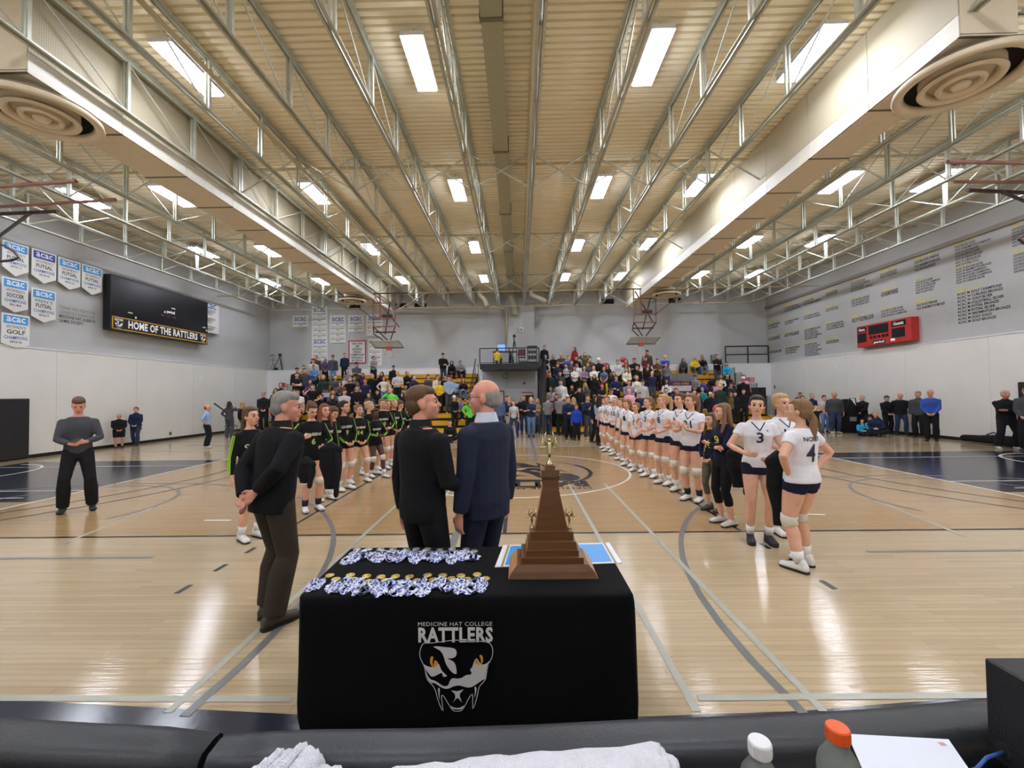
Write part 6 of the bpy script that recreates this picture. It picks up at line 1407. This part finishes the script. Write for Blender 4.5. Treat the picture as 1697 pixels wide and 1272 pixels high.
# medals
M_GOLD = mat('gold_medal', (222, 196, 112), .28, metal=.85, var=.1, bump=.4, bscale=120); M_SILV = mat('silver_medal', (196, 194, 188), .3, metal=.85, var=.15, bump=.4, bscale=120)
RIB = mat('white_ribbon_with_navy_marks', (232, 234, 242), .7, var=0)
nt = RIB.node_tree; tcn = nt.nodes.new('ShaderNodeTexCoord'); vo = nt.nodes.new('ShaderNodeTexVoronoi'); vo.distance = 'CHEBYCHEV'; vo.inputs['Scale'].default_value = 50; vo.inputs['Randomness'].default_value = .3
nt.links.new(tcn.outputs['Object'], vo.inputs['Vector']); rp = nt.nodes.new('ShaderNodeValToRGB'); rp.color_ramp.interpolation = 'CONSTANT'
rp.color_ramp.elements[0].color = (*s2l((62, 76, 150)), 1); rp.color_ramp.elements[1].position = .36; rp.color_ramp.elements[1].color = (*s2l((222, 226, 242)), 1)
nt.links.new(vo.outputs['Distance'], rp.inputs[0]); nt.links.new(rp.outputs[0], nt.nodes['Principled BSDF'].inputs['Base Color'])
medal_m = {k: MB().lathe([(.001, .0055), (.016, .0055), (.0175, .004), (.0235, .004), (.025, .006), (.0255, .003), (.025, .0), (.001, .0)], 24).ell((0, 0, .006), (.009, .012, .003)).box((0, -.027, .002), (.012, .008, .003)).mesh('medal', m, True) for k, m in (('g', M_GOLD), ('s', M_SILV))}
def ribbon(i, dz):      # a flat woven ribbon looped and folded towards the front of the table
    r = random.Random(i*7+1); mb = MB(); sx = r.uniform(-.03, .03); L_ = r.uniform(.10, .135); w_ = r.uniform(.018, .034)
    ctl = [(0, -.03, .004), (sx*.3, -.05, .012), (sx-w_*.6, -.05-L_*.35, .02), (sx-w_, -.05-L_*.75, .012), (sx, -.05-L_, .004), (sx+w_, -.05-L_*.7, .014), (sx+w_*.4, -.05-L_*.3, .024), (sx-w_*.9, -.06-L_*.45, .016), (sx+w_*.2, -.05-L_*.85, .008), (sx+w_*1.2, -.05-L_*.45, .02), (sx*.5+w_*.3, -.045, .01)]
    ctl = [(x+r.uniform(-.008, .008), y+r.uniform(-.008, .008)*(k > 0), z*r.uniform(.5, 1.1)) for k, (x, y, z) in enumerate(ctl)]
    pts = smoothcurve([c[:2] for c in ctl], 3, False); n = len(pts); w2 = .0095; vs = []
    for k, p in enumerate(pts):
        u = k/3; j = min(int(u), len(ctl)-2); z = ctl[j][2]*(1-u+j) + ctl[j+1][2]*(u-j)
        q = pts[min(k+1, n-1)]; o = pts[max(k-1, 0)]; d = V((q[0]-o[0], q[1]-o[1], 0)).normalized(); tl_ = .9*math.sin(k*.5+i)
        nn = V((-d.y*math.cos(tl_), d.x*math.cos(tl_), math.sin(tl_)))*w2
        for e_ in (V((p[0], p[1], z))+nn, V((p[0], p[1], z))-nn): vs.append((e_.x, e_.y, max(e_.z, .0008+.0003*(k % 3))))
    mb.add(vs, [(2*k, 2*k+1, 2*k+3, 2*k+2) for k in range(n-1)]); return mb
def zm(x, y): return (480+x/4.466, 890+y/4.466)
GOLD = [(298,275),(342,303),(450,272),(470,303),(570,280),(583,318),(675,285),(705,312),(783,282),(828,322),(885,285),(940,313),(1022,273),(1063,307),(1133,275),(1197,298),(1268,277),(1312,303),(1388,268),(1450,297)]
SILV = [(498,85),(520,105),(585,83),(672,83),(700,100),(765,82),(790,100),(862,83),(878,102),(935,80),(963,105),(1020,80),(1045,105),(1110,87),(1142,103),(1202,80),(1242,100),(1306,82),(1365,95)]
RIBM = {}
nth = ordw + ['ninth', 'tenth', 'eleventh', 'twelfth', 'thirteenth', 'fourteenth', 'fifteenth', 'sixteenth', 'seventeenth', 'eighteenth', 'nineteenth', 'twentieth']
for nm, pts, k in (('gold', GOLD, 'g'), ('silver', SILV, 's')):
    for i, q in enumerate(pts):
        p = G(*zm(*q), TZ+.01)
        t = put('medal', medal_m[k], None, (p.x, p.y, TZ+.0015), label=f'{nm} medal with white ribbon, {nth[i]} from left in the {"front" if k == "g" else "back"} row', cat='medal', group=f'{nm} medals on the black cloth')
        for j in (0, 1):
            o = ribbon(i*2+j+(50 if k == 's' else 0), 0).obj('ribbon', RIB, t, label='white ribbon with navy print')
            if j: o.location.x = R.uniform(-.012, .012); o.location.y = -.012

# trophy
M_WD = mat('walnut_trophy_wood', (104, 68, 38), .4, var=.18, scale=4, stretch=(1.5, 1.5, 14), coat=.2); M_WL = mat('oak_trophy_edge', (206, 150, 96), .4, var=.1, scale=8)
M_FIG = mat('champagne_metal_figure', (214, 202, 160), .16, metal=1, var=.05)
tp0 = G(917, 959, TZ); ty = tp0.y
tr = thing('trophy', 'large stepped wooden trophy with a winged figure on top', 'trophy', (tp0.x, ty+.15, TZ+.001))
def tier(hw0, hw1, z0, z1, d0, d1, nm='tier'):
    vs = [(-hw0, -d0, z0), (hw0, -d0, z0), (hw0, d0, z0), (-hw0, d0, z0), (-hw1, -d1, z1), (hw1, -d1, z1), (hw1, d1, z1), (-hw1, d1, z1)]
    b = MB(); b.add(vs, [(0, 3, 2, 1), (4, 5, 6, 7)], 0); b.add(vs, [(0, 1, 5, 4), (2, 3, 7, 6)], 0); b.add(vs, [(1, 2, 6, 5), (3, 0, 4, 7)], 1)
    return b.obj(nm, [M_WD, M_WL], tr)
zt = 0
for hw0, hw1, h_, d0, d1 in ((.255, .235, .035, .155, .145), (.235, .205, .035, .145, .13), (.178, .178, .035, .12, .12), (.152, .152, .036, .105, .105), (.146, .140, .044, .095, .09), (.127, .127, .052, .07, .07)):
    tier(hw0, hw1, zt, zt+h_, d0, d1); zt += h_
tier(.098, .046, zt, zt+.258, .045, .04, 'tapered_body'); z2 = zt+.258
tier(.046, .052, z2, z2+.05, .04, .042, 'neck_block'); tier(.054, .054, z2+.05, z2+.098, .05, .05, 'head_block'); tier(.03, .03, z2+.098, z2+.12, .03, .03, 'cap_block')
def victory(x, z, s, y=0):
    b = MB(); P = lambda *a: tuple(V(a)*s + V((x, y, z)))
    o = b.lathe([(.026*s, 0), (.024*s, .012*s), (.012*s, .03*s), (.008*s, .045*s), (.010*s, .06*s), (.017*s, .09*s), (.012*s, .115*s), (.016*s, .14*s), (.012*s, .155*s), (.004*s, .162*s)], 14, (x, y, z)).obj('figurine', M_FIG, tr, smooth=True)
    h = MB().ell(P(0, 0, .176), (.011*s, .011*s, .014*s)).obj('figurine_head', M_FIG, o, smooth=True)
    a_ = MB()
    for sg in (-1, 1): a_.tube([P(sg*.014, 0, .145), P(sg*.034, -.01, .165), P(sg*.03, -.01, .205), P(sg*.022, -.01, .235)], [.006*s, .005*s, .004*s, .003*s], 7)
    a_.obj('raised_arms', M_FIG, o, smooth=True)
    w2 = MB()
    for sg in (-1, 1):
        for k in range(5):
            w2.tube([P(sg*.01, .01, .14-.004*k), P(sg*(.035+.006*k), .014, .135+.008*(2-k)), P(sg*(.05+.004*(k % 3)), .012, .20-.022*k)], [.005*s, .006*s, .001*s], 5)
    w2.obj('wings', M_FIG, o, smooth=True)
victory(0, z2+.12, .86); 
for sg in (-1, 1): victory(sg*.112, zt, .56, 0)
# blue framed boards under the trophy
qd = [G(820, 939, TZ+.004), G(1031, 932, TZ+.004), G(1010, 899, TZ+.004), G(834, 903, TZ+.004)]
cb = thing('award_board', 'white bordered blue award board lying under the trophy', 'board', (qd[0].x, qd[0].y, TZ))
def board(pts, z, m, nm, th=.004):
    v = [V((p.x-qd[0].x, p.y-qd[0].y, z)) for p in pts]; b = MB(); b.add(v+[p+V((0, 0, th)) for p in v], [(3, 2, 1, 0), (4, 5, 6, 7), (0, 1, 5, 4), (1, 2, 6, 5), (2, 3, 7, 6), (3, 0, 4, 7)]); return b.obj(nm, m, cb)
def bl(u, v): return qd[0].lerp(qd[1], u).lerp(qd[3].lerp(qd[2], u), v)
board(qd, .001, mat('white_card_board', (232, 233, 236), .5, var=.02), 'backing_board')
board([bl(.075, .06), bl(.925, .06), bl(.925, .93), bl(.075, .93)], .0055, mat('bright_blue_card', (70, 158, 226), .35, var=.02), 'blue_panel', .001)
for u in (.045, .94): board([bl(u, .0), bl(u+.018, .0), bl(u+.018, 1), bl(u, 1)], .0055, mat('olive_gold_strip', (150, 146, 112), .4), 'edge_strip', .001)
e_ = bl(.66, .84); text('rge', M_PW, .07, .022, cb, mw=Matrix.Translation((e_.x-qd[0].x, e_.y-qd[0].y, .0085)), bold=.02)

# ================================================================== SCORER'S BENCH IN THE FOREGROUND
M_VIN = mat('black_padded_vinyl', (46, 49, 54), .38, var=.12, scale=5, bump=.12, bscale=90); M_VND = mat('black_desk_laminate', (14, 14, 17), .5, var=.1)
def pad(label, pts, zt_=.9):
    e = [G(px, py, zt_) + V((0, .014, 0)) for px, py in pts]; t = thing('padded_bench_top', label, 'padded bench', (e[0].x, e[0].y, 0)); o = e[0]
    rings = []
    n = len(e)
    for i, p in enumerate(e):
        q = p - o; w0 = .012 if i in (0, n-1) else 0
        prof = [(0, -.9+.06), (.0, -.05), (-.004, -.016), (-.016, -.003), (-.04, .0), (-.085, -.004), (-.105, -.012), (-.116, -.028), (-.118, -.06), (-.118, -.2)]
        rings.append([(q.x, q.y+dy_-(w0 if dy_ == 0 else -w0 if dy_ < -.1 else 0), zt_+dz_-w0) for dy_, dz_ in prof])
    b = MB(); m = len(rings[0])
    for r in rings: b.v += r
    for i in range(n-1):
        for k in range(m-1): b.f.append((i*m+k, i*m+k+1, (i+1)*m+k+1, (i+1)*m+k)); b.m.append(0)
    b.f += [tuple(range(m)), tuple(range((n-1)*m, n*m))[::-1]]; b.m += [0, 0]
    b.obj('vinyl_pad', M_VIN, t, smooth=True)
    b = MB(); b.b2((.005, -.115, .0), (e[-1].x-o.x-.005, -.10, .8)); b.obj('base_board', M_VND, t)
    return t
pad('black padded bench section at the left front edge', [(-60, 1180), (0, 1185), (150, 1194), (280, 1200), (366, 1203)])
pad('long black padded bench section in front of the award table', [(376, 1204), (520, 1205), (700, 1203), (880, 1197), (1040, 1189), (1180, 1184), (1327, 1178), (1460, 1170), (1607, 1156), (1760, 1140)])
MB().b2((-1.5, .2, .82), (2.0, 1.045, .86)).b2((-1.4, .3, 0), (-1.34, .36, .82)).b2((1.9, .3, 0), (1.96, .36, .82)).b2((-1.4, .95, 0), (-1.34, 1.0, .82)).b2((1.9, .95, 0), (1.96, 1.0, .82)).obj('scorers_desk', M_VND, label='black desk top behind the padded bench at the bottom edge', cat='desk')
M_TOW = mat('white_terry_towel', (226, 227, 234), .95, var=.04, scale=30, bump=.8, bscale=220, sheen=.3)
def towel(label, pts_top, z_, depth_, lumps, seed):
    r = random.Random(seed); a = G(*pts_top[0], z_); t = thing('towel', label, 'towel', (a.x, a.y, .86))
    nx, ny = 46, 16; E = [G(px, py, z_) for px, py in pts_top]; vs = []
    for j in range(ny+1):
        for i in range(nx+1):
            u = i/nx*(len(E)-1); k = min(int(u), len(E)-2); p = E[k].lerp(E[k+1], u-k); v = j/ny
            fold = .012*math.sin(i*.55+seed)*math.sin(v*5+i*.2) + .008*math.sin(i*1.3+v*9) + r.uniform(-.0025, .0025)
            edge = min(1, min(v, 1-v)*6, min(i, nx-i)/2.5)
            hb_ = (z_-.86)*(1 if v < .55 else 1-.25*(v-.55))
            vs.append((p.x-a.x + fold*.4, p.y-a.y - v*depth_ + fold*.3*min(1, v*2.5) - (r.uniform(0, .004) if v == 0 else 0), max(.004, hb_*(.25+.75*math.sqrt(max(edge, 0))) + fold*lumps*edge)))
    fs = [(j*(nx+1)+i, j*(nx+1)+i+1, (j+1)*(nx+1)+i+1, (j+1)*(nx+1)+i) for j in range(ny) for i in range(nx)]
    b = MB().add(vs, fs); o = b.obj('towel_cloth', M_TOW, t, smooth=True)
    s_ = o.modifiers.new('s', 'SOLIDIFY'); s_.thickness = .006; s_.offset = -1
    b = MB(); n = nx
    b.add([(vs[(ny//2)*(nx+1)+i][0], vs[(ny//2)*(nx+1)+i][1], vs[(ny//2)*(nx+1)+i][2]+.003) for i in range(0, nx+1, 1)] + [(vs[(ny//2)*(nx+1)+i][0], vs[(ny//2)*(nx+1)+i][1]-.02, vs[(ny//2)*(nx+1)+i][2]+.004) for i in range(0, nx+1, 1)], [(i, i+1, n+2+i, n+1+i) for i in range(n)])
    b.obj('woven_band', M_TOW, t, smooth=True); return t
towel('small crumpled white towel at the bottom left', [(408, 1268), (440, 1254), (462, 1240), (490, 1226), (512, 1224), (530, 1238), (548, 1256), (572, 1262)], .93, .16, 1.0, 3)
towel('long folded white towel at the bottom centre', [(640, 1262), (665, 1253), (740, 1250), (800, 1240), (860, 1234), (960, 1228), (1080, 1219), (1092, 1224), (1122, 1254)], .92, .2, .35, 8)
M_PET = mat('clear_bottle_plastic', (206, 216, 208), .08, var=0, alpha=.10, spec=.9)
def bottle(label, px, py, zc, m, cr=.0205, bh=.0):
    c = G(px, py, zc); t = thing('plastic_bottle', label, 'bottle', (c.x, c.y, .86)); H = zc-.86
    MB().lathe([(.001, H), (cr*.92, H), (cr, H-.003), (cr, H-.024), (cr*.98, H-.026), (.001, H-.026)], 28).obj('cap', m, t, smooth=False)
    pr = [(.017, H-.026), (.0175, H-.034), (.022, H-.042), (.034, H-.062), (.038, H-.08), (.0375, H-.095), (.033, H-.105), (.036, H-.118), (.038, H-.15), (.038, .03), (.036, .006), (.028, .0)]
    MB().lathe(pr + [(r-.0012, z+.001) for r, z in pr[::-1]], 32, cap=False).obj('bottle_body', M_PET, t, smooth=True)
    b = MB()
    for k in range(24): a = 2*PI*k/24; b.box((cr*1.0*math.cos(a), cr*1.0*math.sin(a), H-.014), (.0012, .0012, .02))
    b.obj('cap_ridges', m, t)
    MB().lathe([(.0385, .06), (.0385, H-.16)], 28, cap=False).obj('paper_label', mat('pale_green_bottle_label', (170, 186, 160), .5, var=.2, scale=20), t, smooth=True); return t
bottle('clear plastic bottle with an orange cap', 1388, 1203, 1.125, mat('orange_cap_plastic', (234, 96, 36), .35, var=.03))
bottle('clear plastic bottle with a white cap', 1259, 1226, 1.115, mat('milky_white_cap_plastic', (226, 226, 228), .3, var=.02))
q = [G(1404, 1214, .907), G(1572, 1223, .907), G(1625, 1300, .907), G(1450, 1320, .907)]
pa = thing('paper_sheet', 'white paper sheet with a faint red mark on the desk', 'paper', (q[0].x, q[0].y, .9035))
v = [V((p.x-q[0].x, p.y-q[0].y, 0)) for p in q]; b = MB(); b.add(v+[x_+V((0, 0, .0015)) for x_ in v], [(0, 1, 2, 3), (7, 6, 5, 4), (0, 4, 5, 1), (1, 5, 6, 2), (2, 6, 7, 3), (3, 7, 4, 0)]); b.obj('paper', mat('white_paper', (222, 226, 236), .7, var=.01), pa)
k = V((G(1562, 1231, .907).x-q[0].x, G(1562, 1231, .907).y-q[0].y, .002))
for i in range(4): MB().b2((k.x-.008+.004*i, k.y-.006, k.z), (k.x-.006+.004*i, k.y+.006-.002*(i % 2), k.z+.0004)).obj('red_mark', mat('faint_red_ink', (214, 130, 130), .7, var=0), pa)
bx = thing('speaker_box', 'black box with a round cable hole on the desk at right', 'speaker box', (1.36, 1.03, .86))
MB().b2((0, 0, 0), (.5, .10, .24), bev=.004).obj('case', mat('black_box_laminate', (30, 31, 34), .5, var=.08, bump=.3, bscale=200), bx)
MB().lathe([(.001, .001), (.017, .001), (.019, .0)], 20, rot=Matrix.Rotation(-PI/2, 3, 'Y'), c=(-.001, .062, .035)).obj('cable_hole', M_DARKV, bx)
MB().b2((.02, -.003, .02), (.48, .0, .22)).obj('front_panel', mat('dark_glossy_panel', (18, 30, 34), .1, var=.2, scale=4), bx)
MB().tube([(1.357, 1.09, .895), (1.31, 1.085, .885), (1.27, 1.07, .872), (1.22, 1.06, .868)], .004, 8).obj('blue_cable', mat('blue_cable_jacket', (52, 92, 168), .4, var=0), label='short blue cable running into the black box', cat='cable', smooth=True)

# ================================================================== BAGS, STOOL AND SMALL THINGS
def bag(label, px, py, w_, d_, h_, rot=0, m=None, lean=.7):
    p = G(px, py); p = atx(px, py, XR-.75) if p.x > XR-.75 else p; t = thing('sports_bag', label, 'bag', (p.x, p.y, 0), rot); mb = MB()
    mb.loft([(V((0, 0, .02)), V((w_*.48, 0, 0)), V((0, d_*.48, 0))), (V((0, 0, h_*.3)), V((w_*.52, 0, 0)), V((0, d_*.52, 0))), (V((w_*.06, 0, h_*.7)), V((w_*.44, 0, 0)), V((0, d_*.44, 0))), (V((w_*.05, 0, h_*.97)), V((w_*.2*lean, 0, 0)), V((0, d_*.25, 0)))], 18)
    skin(mb, 'bag_body', CLOTH, .02, t, None, 5, (24, 25, 30))
    MB().tube([(-w_*.3, -d_*.4, h_*.5), (-w_*.1, -d_*.5, h_*1.0), (w_*.15, -d_*.5, h_*1.0), (w_*.3, -d_*.45, h_*.5)], .02, 6).obj('strap', M_BLK, t, smooth=True)
    MB().box((0, -d_*.54, h_*.4), (w_*.3, .02, h_*.12)).obj('pocket_label', mat('grey_bag_print', (130, 132, 138), .7), t)
bag('large black sports bag leaning on another by the right wall', 1403, 716, .9, .7, 1.45)
bag('tall black sports bag right of the charcoal sweater', 1422, 713, .8, .6, 1.0, .3)
bag('low black sports bag beside the sitting child', 1442, 712, .8, .6, .8, -.3)
gc = thing('instrument_case', 'long black padded case lying behind the crossed arms person', 'case', atx(1640, 732, XR-.5)*1, rad(84)); gc.location.z = 0
skin(MB().limb([(-.75, 0, .18), (-.2, 0, .2), (.3, 0, .17), (.85, 0, .15)], [.17, .15, .12, .11], 12), 'case_body', CLOTH, .02, gc, None, 5, (26, 26, 30)); MB().tube([(-.2, -.1, .32), (0, -.12, .4), (.2, -.1, .31)], .02, 6).obj('handle', M_BLK, gc)
p = G(378, 722); sl = thing('stool', 'small grey stool beside the long haired person at left', 'stool', (p.x-.1, p.y+.35, 0))
MB().box((0, 0, .46), (.4, .4, .04), bev=.01).obj('seat', mat('grey_stool_seat', (120, 124, 130), .5), sl)
for a in (-1, 1):
    for b in (-1, 1): MB().tube([(a*.19, b*.19, 0), (a*.16, b*.16, .45)], .012, 6).obj('leg', mat('chrome_leg', (180, 182, 186), .25, metal=.9), sl)
p = G(398, 712); p.x = max(p.x, XL+.3); MB().lathe([(.17, 0), (.2, .5), (.19, .5), (.16, .02), (.001, .02)], 20).obj('waste_bin', mat('navy_bin_plastic', (44, 54, 78), .5), label='dark blue waste bin by the left wall', cat='bin', loc=(p.x, p.y, 0))
p = at(366, 676, G(366, 735).y+1); MB().tube([(-.28, 0, .2), (.30, 0, -.22)], .035, 8).obj('rolled_baton', M_BLK, label='black tube held up between the guard and the long haired person', cat='tube', loc=(p.x, p.y, p.z))
hp = wpos(PM, V((.0, -.36, 1.105))); MB().box((0, 0, 0), (.075, .15, .01), Matrix.Rotation(.35, 3, 'X'), bev=.002).obj('phone', M_BLK, label='dark mobile phone held by the person in dark grey pullover', cat='phone', loc=hp)
for i, (px, py, Y, c_, lb) in enumerate([(1190, 678, 8.5, (214, 66, 70), 'red ball held up behind the girl in the navy jersey'), (1033, 596, 24.2, (190, 40, 46), 'red round balloon above the right bleacher crowd')]):
    c = at(px, py, Y); MB().ell((0, 0, 0), ((.10, .10, .10) if i == 0 else (.17, .12, .16)), None, 18, 12).obj('ball' if i == 0 else 'balloon', mat('red_rubber_%d' % i, c_, .4, var=.04), label=lb.replace('girl', 'child'), cat='ball' if i == 0 else 'balloon', loc=c, smooth=True)
c = at(1003, 607, 23.4); MB().add([(-.22, 0, .16), (.14, 0, .22), (.25, 0, -.12), (-.1, 0, -.16), (-.22, .03, .16), (.14, .03, .22), (.25, .03, -.12), (-.1, .03, -.16)], [(3, 2, 1, 0), (4, 5, 6, 7), (0, 1, 5, 4), (1, 2, 6, 5), (2, 3, 7, 6), (3, 0, 4, 7)]).obj('cloth_flag', mat('coral_pink_cloth', (226, 90, 104), .8), label='coral pink cloth waved above the right bleachers', cat='flag', loc=c)
for px in (990, 1005):
    c = at(px, 636 if px == 990 else 646, 22.2); m = MB().limb([(0, 0, .3), (.02, 0, 0), (-.03, 0, -.3)], [.05, .06, .05], 8); t = thing('scarf', 'bright yellow scarf hanging %s of the black tee' % ('left' if px == 990 else 'right'), 'scarf', c); skin(m, 'cloth', CLOTH, .02, t, None, 3, (232, 226, 50))
flush()
